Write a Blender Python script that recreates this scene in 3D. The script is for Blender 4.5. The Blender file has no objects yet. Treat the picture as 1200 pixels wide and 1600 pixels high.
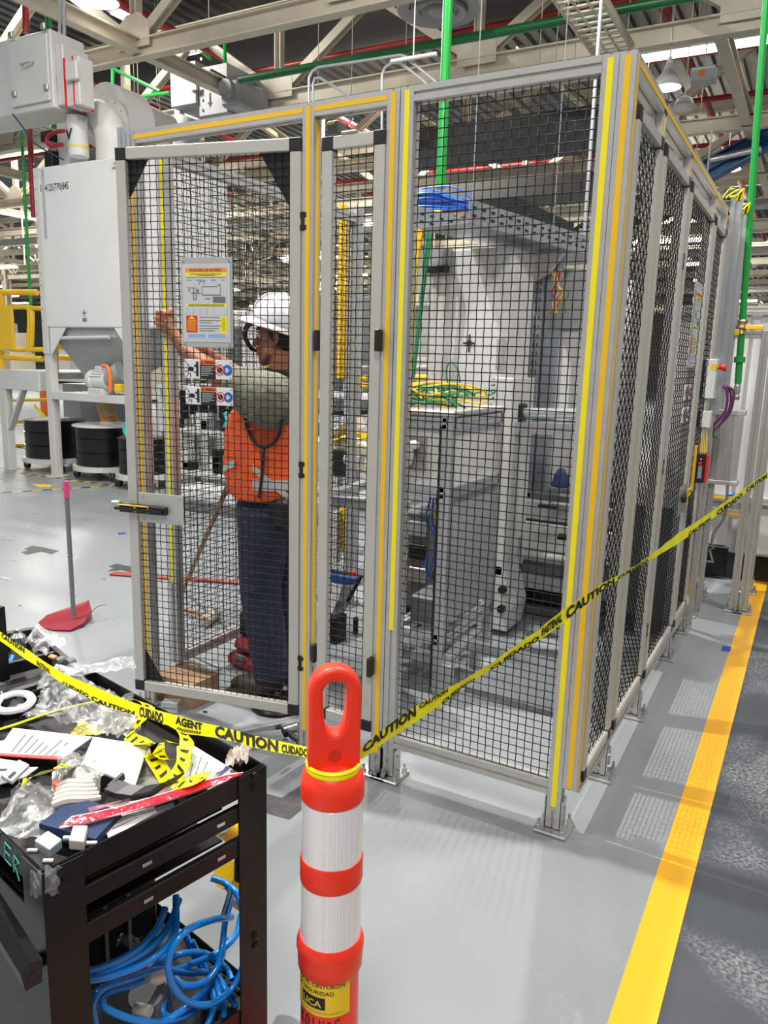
import bpy, math, random
import numpy as np
from mathutils import Vector, Matrix, Euler
random.seed(7)
R = math.radians
C = bpy.context.scene.collection
# ------------------------------------------------------------------ camera
F_PX = 1202.84
CAM = Vector((0.5914, -2.2843, 1.5))
YAW, PIT, ROL = -0.50434, 0.196227, 0.027556
fw = Vector((math.sin(YAW)*math.cos(PIT), math.cos(YAW)*math.cos(PIT), -math.sin(PIT)))
r0 = Vector((math.cos(YAW), -math.sin(YAW), 0)); u0 = r0.cross(fw)
rt = r0*math.cos(ROL) + u0*math.sin(ROL); up = -r0*math.sin(ROL) + u0*math.cos(ROL)
cd = bpy.data.cameras.new('camera'); cam = bpy.data.objects.new('camera', cd); C.objects.link(cam)
cd.sensor_fit = 'VERTICAL'; cd.sensor_height = 36.0; cd.lens = 36.0*F_PX/1600
cd.clip_start = 0.02; cd.clip_end = 300
M4 = Matrix((rt, up, -fw)).transposed().to_4x4(); M4.translation = CAM
cam.matrix_world = M4
bpy.context.scene.camera = cam
# ------------------------------------------------------------------ world, lights, exposure
W = bpy.data.worlds.new('world'); bpy.context.scene.world = W; W.use_nodes = True
W.node_tree.nodes['Background'].inputs[0].default_value = (0.93, 0.96, 1.0, 1)
W.node_tree.nodes['Background'].inputs[1].default_value = 0.36
vs = bpy.context.scene.view_settings
vs.view_transform = 'Standard'; vs.look = 'None'; vs.gamma = 1; vs.exposure = 0.28
vs.use_curve_mapping = False
def area(name, loc, size, power, col=(1, .97, .92), aim=None):
    l = bpy.data.lights.new(name, 'AREA'); l.shape = 'DISK'; l.size = size; l.energy = power; l.color = col
    o = bpy.data.objects.new(name, l); C.objects.link(o); o.location = loc
    if aim is not None:
        o.rotation_euler = (Vector(aim)-Vector(loc)).to_track_quat('-Z', 'Y').to_euler()
    return o
area('overhead_light', (-3.6, 0.1, 7.2), 0.10, 470, aim=(-.5, 0.1, 0))
area('overhead_light', (-.7, 2.7, 7.2), 0.14, 280, aim=(-.5, 0.5, 0))
area('overhead_light', (1.6, -4.6, 7.0), 1.4, 230, aim=(0, -.5, 0.3))  # front fill added above the camera; the lights after it are added fill too
area('overhead_light', (-5.5, -3.5, 7.2), 1.0, 190, aim=(-2, 0, 0))
area('overhead_light', (2.2, 1.8, 7.2), 0.8, 200, aim=(0.5, 2.5, 0))
area('overhead_light', (-10.5, 6.2, 7.4), 1.2, 520, aim=(-8, 5, 0))
area('overhead_light', (-8, 14, 7.4), 2.0, 1000)
area('overhead_light', (-20, 14, 7.4), 3.0, 2000)
area('overhead_light', (-4, 26, 7.4), 3.0, 2000)
area('overhead_light', (-22, 32, 7.4), 3.0, 2400)
area('overhead_light', (-40, 20, 7.4), 4.0, 3200)

def at(u, v, X=None, Y=None, Z=None, D=None):
    """the place in the hall seen at (u, v) of the 1200x1600 frame, on a known real plane"""
    d = fw + rt*((u-600)/F_PX) - up*((v-800)/F_PX)
    if X is not None: t = (X-CAM.x)/d.x
    elif Y is not None: t = (Y-CAM.y)/d.y
    elif Z is not None: t = (Z-CAM.z)/d.z
    else: t = D
    return CAM + d*t
def rectY(u0_, v0_, u1_, v1_, Y):
    um, vm = (u0_+u1_)/2, (v0_+v1_)/2
    return at(u0_, vm, Y=Y).x, at(u1_, vm, Y=Y).x, at(um, v1_, Y=Y).z, at(um, v0_, Y=Y).z
# ------------------------------------------------------------------ materials
MATS = {}
def mat(name, col, rough=.5, metal=0., noise=0., nscale=8., bump=0., bscale=60., spec=.5, emit=0., coat=0., noise2=None):
    if name in MATS: return MATS[name]
    m = bpy.data.materials.new(name); m.use_nodes = True
    nt = m.node_tree; b = nt.nodes['Principled BSDF']
    b.inputs['Base Color'].default_value = (*col, 1); b.inputs['Roughness'].default_value = rough
    b.inputs['Metallic'].default_value = metal; b.inputs['Specular IOR Level'].default_value = spec
    b.inputs['Coat Weight'].default_value = coat
    if emit: b.inputs['Emission Color'].default_value = (*col, 1); b.inputs['Emission Strength'].default_value = emit
    tc = nt.nodes.new('ShaderNodeTexCoord')
    if noise:
        n = nt.nodes.new('ShaderNodeTexNoise'); n.inputs['Scale'].default_value = nscale; n.inputs['Detail'].default_value = 5
        nt.links.new(tc.outputs['Object'], n.inputs['Vector'])
        r = nt.nodes.new('ShaderNodeValToRGB'); r.color_ramp.elements[0].position = .3; r.color_ramp.elements[1].position = .7
        c2 = noise2 or tuple(c*(1-noise) for c in col)
        r.color_ramp.elements[0].color = (*c2, 1); r.color_ramp.elements[1].color = (*tuple(min(1, c*(1+noise*.3)) for c in col), 1)
        nt.links.new(n.outputs['Fac'], r.inputs['Fac']); nt.links.new(r.outputs['Color'], b.inputs['Base Color'])
    if bump:
        n2 = nt.nodes.new('ShaderNodeTexNoise'); n2.inputs['Scale'].default_value = bscale; n2.inputs['Detail'].default_value = 4
        nt.links.new(tc.outputs['Object'], n2.inputs['Vector'])
        bp = nt.nodes.new('ShaderNodeBump'); bp.inputs['Strength'].default_value = bump; bp.inputs['Distance'].default_value = .01
        nt.links.new(n2.outputs['Fac'], bp.inputs['Height']); nt.links.new(bp.outputs['Normal'], b.inputs['Normal'])
    MATS[name] = m; return m
alu = mat('anodised_aluminium', (.56, .55, .52), .38, .55, noise=.08, nscale=30)
alu2 = mat('bare_aluminium', (.60, .62, .64), .3, .7, noise=.08, nscale=20)
frame_m = mat('champagne_aluminium', (.56, .54, .49), .42, .3, noise=.05, nscale=12)
zinc = mat('zinc_steel', (.62, .62, .6), .28, .85, noise=.25, nscale=25)
steel = mat('galvanised_steel', (.42, .44, .46), .4, .6, noise=.2, nscale=20)
black = mat('black_plastic', (.012, .012, .013), .45)
wire_m = mat('black_wire_coating', (.010, .010, .011), .5, spec=.3)
yel = mat('yellow_slot_cover', (.93, .80, .01), .4)
org = mat('amber_slot_cover', (.88, .52, .012), .4)
cream = mat('cream_painted_steel', (.57, .515, .40), .5, noise=.12, nscale=2.5)
deck_m = mat('grey_roof_deck', (.10, .115, .12), .5, .3, noise=.2, nscale=1.5)
dkduct = mat('dark_duct_paint', (.05, .05, .05), .6)
white = mat('white_powder_coat', (.64, .64, .63), .42, noise=.05, nscale=2)
offw = mat('light_grey_powder_coat', (.56, .56, .54), .42, noise=.07, nscale=3)
grey = mat('grey_machine_paint', (.36, .37, .37), .45, noise=.1, nscale=3)
dgrey = mat('dark_grey_paint', (.13, .135, .14), .45, noise=.15, nscale=5)
green = mat('green_pipe_paint', (.01, .30, .045), .3)
dgreen = mat('dark_green_pipe_paint', (.012, .16, .045), .35)
red_m = mat('red_pipe_paint', (.28, .012, .015), .4)
dred = mat('dark_red_plastic', (.24, .008, .02), .45, noise=.15, nscale=8)
redp = mat('bright_red_plastic', (.75, .02, .015), .35)
blackst = mat('black_painted_steel', (.006, .006, .006), .42, noise=.35, nscale=14, spec=.35)
orange = mat('orange_polyethylene', (1.0, .042, .014), .38, spec=.5, noise=.04, nscale=20)
bluep = mat('blue_hose', (.005, .21, .66), .25, coat=.3)
bluec = mat('blue_cable', (.01, .12, .55), .4)
yelp = mat('yellow_paint', (.80, .50, .015), .4, noise=.08, nscale=6)
yelc = mat('yellow_cable', (.85, .55, .02), .4)
greenc = mat('green_cable', (.03, .22, .09), .4)
orangec = mat('orange_cable', (.75, .16, .02), .4)
purple = mat('purple_cable', (.13, .03, .12), .4)
card = mat('cardboard', (.33, .20, .115), .8, noise=.12, nscale=6)
paper = mat('white_paper', (.60, .60, .59), .7, noise=.04, nscale=9)
ink = mat('black_ink', (.012, .012, .012), .6)
inkb = mat('navy_ink', (.03, .05, .16), .6)
gline = mat('grey_ink', (.16, .16, .18), .6)
oran_ink = mat('orange_print', (.85, .17, .03), .5)
yel_ink = mat('yellow_print', (.93, .80, .02), .5)
red_ink = mat('red_print', (.72, .04, .03), .5)
blue_ink = mat('blue_print', (.02, .13, .45), .5)
ltblue = mat('pale_blue_print', (.55, .66, .85), .5)
tape_m = mat('yellow_barricade_tape', (1.0, .92, .0), .35, bump=.25, bscale=40)
wood = mat('worn_wood', (.42, .22, .10), .6, noise=.45, nscale=30)
denim = mat('navy_work_trousers', (.018, .026, .055), .85, noise=.35, nscale=14, bump=.5, bscale=25)
skin = mat('skin', (.36, .14, .075), .5, noise=.12, nscale=25)
hair = mat('dark_hair', (.012, .009, .008), .6)
shirt = mat('olive_grey_shirt', (.19, .185, .135), .85, noise=.2, nscale=18, bump=.5, bscale=30)
vest = mat('orange_vest_fabric', (.93, .115, .02), .7, noise=.12, nscale=25, bump=.4, bscale=50)
vsil = mat('silver_reflective_trim', (.52, .50, .50), .4)
navy = mat('charcoal_fabric', (.02, .02, .025), .85)
helm = mat('white_helmet_shell', (.78, .78, .80), .3, coat=.4)
limey = mat('lime_plastic', (.45, .6, .03), .5)
teal = mat('teal_plastic', (.02, .45, .38), .4)
tealink = mat('teal_marker', (.10, .42, .36), .6)
brass = mat('brass', (.45, .33, .18), .35, .8)
bluebag = mat('blue_cloth', (.012, .035, .11), .8, noise=.4, nscale=10)
tan = mat('tan_canvas_sleeve', (.48, .34, .17), .8, noise=.3, nscale=15, bump=.6, bscale=30)
beige = mat('clay_beige_fabric', (.62, .55, .49), .8, noise=.15, nscale=20)
powery = mat('power_tool_yellow', (.80, .50, .01), .4)
clearw = mat('frosted_container', (.6, .6, .58), .3)
def film(name, col, alpha, rough=.12):
    m = bpy.data.materials.new(name); m.use_nodes = True; nt = m.node_tree
    b = nt.nodes['Principled BSDF']; b.inputs['Base Color'].default_value = (*col, 1); b.inputs['Roughness'].default_value = rough
    b.inputs['Specular IOR Level'].default_value = 1.0; out = nt.nodes['Material Output']
    tr_ = nt.nodes.new('ShaderNodeBsdfTransparent'); tr_.inputs[0].default_value = (.94, .95, .95, 1); mx = nt.nodes.new('ShaderNodeMixShader')
    tc = nt.nodes.new('ShaderNodeTexCoord'); n2 = nt.nodes.new('ShaderNodeTexNoise'); n2.inputs['Scale'].default_value = 15; n2.inputs['Detail'].default_value = 3; n2.inputs['Distortion'].default_value = 2.5
    nt.links.new(tc.outputs['Object'], n2.inputs['Vector'])
    mr = nt.nodes.new('ShaderNodeMapRange'); mr.inputs['From Min'].default_value = .44; mr.inputs['From Max'].default_value = .66
    mr.inputs['To Min'].default_value = alpha*.45; mr.inputs['To Max'].default_value = min(1, alpha*2.2)
    nt.links.new(n2.outputs['Fac'], mr.inputs['Value']); nt.links.new(mr.outputs['Result'], mx.inputs['Fac'])
    nt.links.new(tr_.outputs[0], mx.inputs[1]); nt.links.new(b.outputs[0], mx.inputs[2]); nt.links.new(mx.outputs[0], out.inputs['Surface'])
    return m
clear = film('clear_plastic_film', (.88, .89, .89), .30, .08)
clear2 = film('milky_plastic_film', (.72, .70, .68), .55, .2)
clearred = film('red_printed_film', (.75, .03, .05), .85, .2)
def lampmat(name, col, s):
    m = bpy.data.materials.new(name); m.use_nodes = True; b = m.node_tree.nodes['Principled BSDF']
    b.inputs['Emission Color'].default_value = (*col, 1); b.inputs['Emission Strength'].default_value = s
    b.inputs['Base Color'].default_value = (.8, .8, .8, 1); return m
glow = lampmat('lit_lamp_lens', (1, .93, .85), 9.0)
glow2 = lampmat('lit_tube_lens', (1, .98, .95), 4.0)
def reflective():
    m = bpy.data.materials.new('prismatic_reflective_sleeve'); m.use_nodes = True; nt = m.node_tree
    b = nt.nodes['Principled BSDF']; b.inputs['Roughness'].default_value = .22; b.inputs['Coat Weight'].default_value = .6
    tc = nt.nodes.new('ShaderNodeTexCoord'); mp = nt.nodes.new('ShaderNodeMapping')
    mp.inputs['Scale'].default_value = (260, 260, 260)
    vo = nt.nodes.new('ShaderNodeTexVoronoi'); vo.inputs['Scale'].default_value = 1.0; vo.inputs['Randomness'].default_value = 0.15
    nt.links.new(tc.outputs['Object'], mp.inputs['Vector']); nt.links.new(mp.outputs['Vector'], vo.inputs['Vector'])
    r = nt.nodes.new('ShaderNodeValToRGB'); r.color_ramp.elements[0].color = (1.0, .97, .93, 1); r.color_ramp.elements[1].color = (.84, .80, .84, 1)
    r.color_ramp.elements[0].position = .2; r.color_ramp.elements[1].position = .75
    nt.links.new(vo.outputs['Distance'], r.inputs['Fac']); nt.links.new(r.outputs['Color'], b.inputs['Base Color'])
    bp = nt.nodes.new('ShaderNodeBump'); bp.inputs['Strength'].default_value = .25; bp.inputs['Distance'].default_value = .002
    nt.links.new(vo.outputs['Distance'], bp.inputs['Height']); nt.links.new(bp.outputs['Normal'], b.inputs['Normal'])
    return m
refl = reflective()
def floormat(name, c1, c2, c3, rough, scuff, sc2=5.5, di2=2.2, sc3=40):
    m = bpy.data.materials.new(name); m.use_nodes = True; nt = m.node_tree; b = nt.nodes['Principled BSDF']
    tc = nt.nodes.new('ShaderNodeTexCoord')
    def noise(sc, det=6, dist=0.):
        n = nt.nodes.new('ShaderNodeTexNoise'); n.inputs['Scale'].default_value = sc; n.inputs['Detail'].default_value = det
        n.inputs['Distortion'].default_value = dist
        nt.links.new(tc.outputs['Object'], n.inputs['Vector']); return n
    n1 = noise(1.3, 6, .6); r = nt.nodes.new('ShaderNodeValToRGB')
    r.color_ramp.elements[0].position = .3; r.color_ramp.elements[1].position = .72
    r.color_ramp.elements[0].color = (*c1, 1); r.color_ramp.elements[1].color = (*c2, 1)
    nt.links.new(n1.outputs['Fac'], r.inputs['Fac'])
    n2 = noise(sc2, 9, di2); r2 = nt.nodes.new('ShaderNodeValToRGB'); r2.color_ramp.elements[0].position = scuff; r2.color_ramp.elements[1].position = scuff+.16
    n3 = noise(sc3, 9, .5); mu = nt.nodes.new('ShaderNodeMath'); mu.operation = 'MULTIPLY'
    nt.links.new(n2.outputs['Fac'], r2.inputs['Fac']); nt.links.new(r2.outputs['Color'], mu.inputs[0])
    r3 = nt.nodes.new('ShaderNodeValToRGB'); r3.color_ramp.elements[0].position = .4; r3.color_ramp.elements[1].position = .75
    nt.links.new(n3.outputs['Fac'], r3.inputs['Fac']); nt.links.new(r3.outputs['Color'], mu.inputs[1])
    mx = nt.nodes.new('ShaderNodeMix'); mx.data_type = 'RGBA'
    nt.links.new(mu.outputs[0], mx.inputs['Factor']); nt.links.new(r.outputs['Color'], mx.inputs['A']); mx.inputs['B'].default_value = (*c3, 1)
    nt.links.new(mx.outputs['Result'], b.inputs['Base Color'])
    b.inputs['Roughness'].default_value = rough
    n4 = noise(3, 4); mr = nt.nodes.new('ShaderNodeMapRange'); mr.inputs['To Min'].default_value = rough-.1; mr.inputs['To Max'].default_value = rough+.12
    nt.links.new(n4.outputs['Fac'], mr.inputs['Value']); nt.links.new(mr.outputs['Result'], b.inputs['Roughness'])
    return m
fl_grey = floormat('grey_epoxy_floor', (.235, .257, .268), (.278, .302, .314), (.335, .36, .375), .30, .60)
fl_dark = floormat('dark_sealed_concrete', (.034, .041, .048), (.052, .061, .070), (.30, .31, .32), .45, .50, 2.6, .4, 90)
fl_yel = floormat('yellow_line_paint', (.82, .40, .02), (.87, .45, .025), (.60, .30, .03), .35, .66)
# ------------------------------------------------------------------ mesh builder
class MB:
    def __init__(s): s.v = []; s.f = []; s.sm = False
    def add(s, vs, fs):
        n = len(s.v); s.v.extend([tuple(x) for x in vs]); s.f.extend([tuple(i+n for i in f) for f in fs]); return s
    def box(s, x0, x1, y0, y1, z0, z1, M=None):
        v = [Vector((x, y, z)) for z in (z0, z1) for y in (y0, y1) for x in (x0, x1)]
        if M is not None: v = [M @ a for a in v]
        return s.add(v, [(0, 2, 3, 1), (4, 5, 7, 6), (0, 1, 5, 4), (1, 3, 7, 5), (3, 2, 6, 7), (2, 0, 4, 6)])
    def cbox(s, x0, x1, y0, y1, z0, z1, b=.004, M=None):
        """box with its vertical and horizontal edges chamfered"""
        v = []
        for z, i in ((z0, b), (z0+b, 0), (z1-b, 0), (z1, b)):
            xa, xb, ya, yb = x0+i, x1-i, y0+i, y1-i; c = b if i == 0 else b*.4
            v += [Vector(p) for p in ((xa+c, ya, z), (xb-c, ya, z), (xb, ya+c, z), (xb, yb-c, z), (xb-c, yb, z), (xa+c, yb, z), (xa, yb-c, z), (xa, ya+c, z))]
        if M is not None: v = [M @ a for a in v]
        f = [tuple(range(7, -1, -1)), tuple(range(24, 32))]
        for k in range(3):
            for i in range(8): j = (i+1) % 8; f.append((k*8+i, k*8+j, k*8+8+j, k*8+8+i))
        return s.add(v, f)
    def prism(s, poly, p0, p1, ref=(0, 0, 1), closed=True):
        """extrude a 2-D outline from p0 to p1"""
        p0, p1 = Vector(p0), Vector(p1); d = (p1-p0).normalized(); ref = Vector(ref)
        if abs(d.dot(ref)) > .95: ref = Vector((0, 1, 0)) if abs(d.y) < .9 else Vector((1, 0, 0))
        x = (ref - d*ref.dot(d)).normalized(); y = d.cross(x); n = len(poly)
        v = [p0 + x*a + y*b for a, b in poly] + [p1 + x*a + y*b for a, b in poly]
        f = [(i, (i+1) % n, n+(i+1) % n, n+i) for i in range(n)] + [tuple(range(n-1, -1, -1)), tuple(range(n, 2*n))]
        return s.add(v, f)
    def cyl(s, p0, p1, r, n=12, r1=None):
        p0, p1 = Vector(p0), Vector(p1); d = (p1-p0).normalized()
        ref = Vector((0, 0, 1)) if abs(d.z) < .9 else Vector((1, 0, 0))
        x = d.cross(ref).normalized(); y = d.cross(x); r1 = r if r1 is None else r1
        v = [p0 + (x*math.cos(a)+y*math.sin(a))*r for a in [2*math.pi*i/n for i in range(n)]]
        v += [p1 + (x*math.cos(a)+y*math.sin(a))*r1 for a in [2*math.pi*i/n for i in range(n)]]
        return s.add(v, [(i, (i+1) % n, n+(i+1) % n, n+i) for i in range(n)] + [tuple(range(n-1, -1, -1)), tuple(range(n, 2*n))])
    def tube(s, pts, r, n=8, smooth=0, sq=None):
        pts = [Vector(p) for p in pts]
        rs = list(r) if hasattr(r, '__len__') else [r]*len(pts)
        if smooth:
            P = [pts[0]*2-pts[1]]+pts+[pts[-1]*2-pts[-2]]; Rr = [rs[0]]+rs+[rs[-1]]; q = []; qr = []
            for i in range(1, len(P)-2):
                for k in range(smooth):
                    t = k/smooth; a, b, c, d = P[i-1:i+3]
                    q.append(.5*((2*b)+(-a+c)*t+(2*a-5*b+4*c-d)*t*t+(-a+3*b-3*c+d)*t**3)); qr.append(Rr[i]*(1-t)+Rr[i+1]*t)
            q.append(pts[-1]); qr.append(rs[-1]); pts, rs = q, qr
        v = []; x = None; m = len(pts)
        for i, p in enumerate(pts):
            d = (pts[min(i+1, m-1)]-pts[max(i-1, 0)])
            d = d.normalized() if d.length > 1e-9 else Vector((0, 0, 1))
            if x is None:
                ref = Vector((0, 0, 1)) if abs(d.z) < .9 else Vector((1, 0, 0)); x = d.cross(ref).normalized()
            else:
                x = x - d*x.dot(d); x = x.normalized() if x.length > 1e-6 else d.orthogonal().normalized()
            y = d.cross(x)
            for k in range(n):
                a = 2*math.pi*k/n; ry = rs[i]*(sq or 1)
                v.append(p + x*math.cos(a)*rs[i] + y*math.sin(a)*ry)
        f = [(i*n+k, i*n+(k+1) % n, (i+1)*n+(k+1) % n, (i+1)*n+k) for i in range(m-1) for k in range(n)]
        f += [tuple(range(n-1, -1, -1)), tuple(range((m-1)*n, m*n))]
        return s.add(v, f)
    def lathe(s, prof, c=(0, 0, 0), n=32, M=None, cap=True):
        v = []; m = len(prof)
        for r_, z in prof:
            for k in range(n):
                a = 2*math.pi*k/n; p = Vector((r_*math.cos(a), r_*math.sin(a), z))
                v.append((M @ p if M is not None else p) + Vector(c))
        f = [(i*n+k, i*n+(k+1) % n, (i+1)*n+(k+1) % n, (i+1)*n+k) for i in range(m-1) for k in range(n)]
        if cap: f += [tuple(range(n-1, -1, -1)), tuple(range((m-1)*n, m*n))]
        return s.add(v, f)
    def ell(s, c, rx, ry, rz, n=16, m=10, M=None):
        v = []; c = Vector(c)
        for i in range(m+1):
            ph = math.pi*(i/m)*.998+.003
            for k in range(n):
                a = 2*math.pi*k/n; p = Vector((rx*math.sin(ph)*math.cos(a), ry*math.sin(ph)*math.sin(a), rz*math.cos(ph)))
                v.append(c + (M @ p if M is not None else p))
        f = [(i*n+k, (i+1)*n+k, (i+1)*n+(k+1) % n, i*n+(k+1) % n) for i in range(m) for k in range(n)]
        f += [tuple(range(n)), tuple(range(m*n+n-1, m*n-1, -1))]
        return s.add(v, f)
    def loft(s, secs, n=20):
        """secs: (centre, axis_a, axis_b) ellipses"""
        v = []; m = len(secs)
        for c, a_, b_ in secs:
            for k in range(n):
                t = 2*math.pi*k/n; v.append(Vector(c)+Vector(a_)*math.cos(t)+Vector(b_)*math.sin(t))
        f = [(i*n+k, i*n+(k+1) % n, (i+1)*n+(k+1) % n, (i+1)*n+k) for i in range(m-1) for k in range(n)]
        f += [tuple(range(n-1, -1, -1)), tuple(range((m-1)*n, m*n))]
        return s.add(v, f)
    def grid(s, fn, nu, nv):
        v = [fn(i/nu, j/nv) for j in range(nv+1) for i in range(nu+1)]; w = nu+1
        return s.add(v, [(j*w+i, j*w+i+1, (j+1)*w+i+1, (j+1)*w+i) for j in range(nv) for i in range(nu)])
def setp(o, label=None, cat=None, group=None, kind=None):
    if label: o['label'] = label
    if cat: o['category'] = cat
    if group: o['group'] = group
    if kind: o['kind'] = kind
    return o
def obj(name, mb, m, parent=None, smooth=False, label=None, world=True, kind=None):
    """one mesh object; with a parent the geometry is in world coordinates unless world=False"""
    me = bpy.data.meshes.new(name); V = mb.v; off = Vector((0, 0, 0))
    if parent is None and world and V:
        a = np.array([tuple(x) for x in V]); off = Vector(((a[:, 0].min()+a[:, 0].max())/2, (a[:, 1].min()+a[:, 1].max())/2, a[:, 2].min()))
        V = [tuple(x) for x in (a - np.array(off))]
    me.from_pydata(V, [], mb.f); me.update()
    import bmesh
    bm = bmesh.new(); bm.from_mesh(me); bmesh.ops.recalc_face_normals(bm, faces=bm.faces); bm.to_mesh(me); bm.free()
    if smooth:
        me.polygons.foreach_set('use_smooth', [True]*len(me.polygons))
        me.set_sharp_from_angle(angle=R(38))
    if m is not None: me.materials.append(m)
    o = bpy.data.objects.new(name, me); C.objects.link(o); o.location = off
    if parent is not None:
        o.parent = parent
        if world: o.matrix_parent_inverse = world_matrix(parent).inverted()
    if label: o['label'] = label
    if kind: o['kind'] = kind
    return o
def world_matrix(o):
    m = Matrix.LocRotScale(o.location, o.rotation_euler, o.scale)
    return m if o.parent is None else world_matrix(o.parent) @ o.matrix_parent_inverse @ m
def thing(name, label, cat, loc=(0, 0, 0), rotz=0, group=None, kind=None):
    o = bpy.data.objects.new(name, None); C.objects.link(o); o.location = loc; o.rotation_euler = (0, 0, rotz)
    o.empty_display_size = .05
    return setp(o, label, cat, group, kind)
def one(name, label, cat, mb, m, smooth=False, group=None, kind=None):
    return setp(obj(name, mb, m, None, smooth), label, cat, group, kind)
def struct(name, mb, m, parent=None, smooth=False):
    o = obj(name, mb, m, parent, smooth)
    if parent is None: o['kind'] = 'structure'
    return o
def bevel(o, w=.003, seg=2):
    b = o.modifiers.new('bevel', 'BEVEL'); b.width = w; b.segments = seg; b.limit_method = 'ANGLE'; b.angle_limit = R(35); return o
def remesh(o, vox, it=4):
    r = o.modifiers.new('remesh', 'REMESH'); r.mode = 'VOXEL'; r.voxel_size = vox; r.use_smooth_shade = True
    if it: s_ = o.modifiers.new('smooth', 'SMOOTH'); s_.factor = .5; s_.iterations = it
    return o
def crv(mb, fn, pts, r, n=8, smooth=6): return mb.tube([fn(*p) for p in pts], r, n, smooth)
# T-slot profile outline
def tslot(w, slot=.009, dep=.006):
    h, a, b = w/2, slot/2, w/2-dep
    q = [(-h, -h), (-a, -h), (-a, -b), (a, -b), (a, -h)]; out = []
    for k in range(4):
        c, s_ = [(1, 0), (0, 1), (-1, 0), (0, -1)][k]
        out += [(x*c-y*s_, x*s_+y*c) for x, y in q]
    return out
TS = tslot(.045)
TS2 = tslot(.045, .010, .007)
def hsec(w, h, t=.012):
    a, b = h/2, w/2
    return [(-a, -b), (-a+t, -b), (-a+t, -t/2), (a-t, -t/2), (a-t, -b), (a, -b), (a, b), (a-t, b), (a-t, t/2), (-a+t, t/2), (-a+t, b), (-a, b)]
def sq(w, h=None):
    h = h or w; return [(-w/2, -h/2), (w/2, -h/2), (w/2, h/2), (-w/2, h/2)]
# text geometry: list of (x, y) and faces; cached
TX = {}
def text_geo(s, bold=0.0, spacing=1.0):
    k = (s, bold, spacing)
    if k in TX: return TX[k]
    cu = bpy.data.curves.new('t', 'FONT'); cu.body = s; cu.resolution_u = 2; cu.offset = bold; cu.space_character = spacing
    o = bpy.data.objects.new('t', cu); C.objects.link(o)
    dg = bpy.context.evaluated_depsgraph_get(); me = bpy.data.meshes.new_from_object(o.evaluated_get(dg))
    v = [(p.co.x, p.co.y) for p in me.vertices]; f = [tuple(p.vertices) for p in me.polygons]
    bpy.data.objects.remove(o); bpy.data.meshes.remove(me)
    xs = [a for a, b in v]; x0 = min(xs); w = max(xs)-x0
    TX[k] = ([(a-x0, b) for a, b in v], f, w); return TX[k]
def text(mb, s, fn, x0, y0, h, bold=0., spacing=1., width=None):
    """writes s at (x0, y0) of a surface fn(x, y) -> point, capital height h"""
    v, f, w = text_geo(s, bold, spacing); k = h/.72; kx = k if width is None else width/w
    mb.add([fn(x0+a*kx, y0+b*k) for a, b in v], f); return w*kx
def quadf(mb, fn, x0, y0, x1, y1): mb.add([fn(x0, y0), fn(x1, y0), fn(x1, y1), fn(x0, y1)], [(0, 1, 2, 3)])
def wiremesh(o, ex, wd, z0, z1, pitch=.027, r=.0017, amp=.0022, mb=None):
    """crimped wire mesh in the vertical plane through o along ex"""
    mb = mb or MB(); o = Vector(o); ex = Vector(ex).normalized(); nn = ex.cross(Vector((0, 0, 1)))
    nx = max(1, round(wd/pitch)); nz = round((z1-z0)/pitch); px = wd/nx; pz = (z1-z0)/nz
    def wire(pts, a, b):
        n = len(pts); v = []
        for p in pts: v += [p+a*r, p+b*r, p-a*r, p-b*r]
        mb.add(v, [(i*4+k, i*4+(k+1) % 4, i*4+4+(k+1) % 4, i*4+4+k) for i in range(n-1) for k in range(4)])
    Z = Vector((0, 0, 1))
    for i in range(nx):
        wire([o+ex*(px*(i+.5))+Z*(z0+j*pz/1.)+nn*(amp*(1 if (i+j) % 2 else -1)) for j in range(nz+1)], ex, nn)
    for j in range(nz):
        wire([o+ex*(px*i)+Z*(z0+pz*(j+0))+nn*(-amp*.5*(1 if (i+j) % 2 else -1)) for i in range(nx+1)], Z, nn)
    return mb
# ================================================================== STRUCTURE
struct('floor', MB().box(-70, .337, -4, 62, -.1, 0), fl_grey)
struct('floor', MB().box(.437, 9, -4, 62, -.1, 0), fl_dark)
struct('trim_1', MB().box(.337, .437, -4, 62, -.1, .0006), fl_yel)
# roof deck, corrugated
mb = MB(); xs = np.arange(-70, 9, .30); v = []; f = []
for x in xs:
    for dx, z in ((0, 8.2), (.16, 8.2), (.19, 8.275), (.27, 8.275)): v += [(x+dx, -4, z), (x+dx, 62, z)]
f = [(2*i, 2*i+1, 2*i+3, 2*i+2) for i in range(len(v)//2-1)]
mb.add(v, f); struct('ceiling', mb, deck_m)
struct('wall_far', MB().box(-70, 9, 62, 62.2, 0, 8.3), mat('far_wall_paint', (.42, .42, .40), .6, noise=.15, nscale=.6))
struct('wall_left', MB().box(-70.2, -70, -4, 62, 0, 8.3), MATS['far_wall_paint'])
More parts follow.
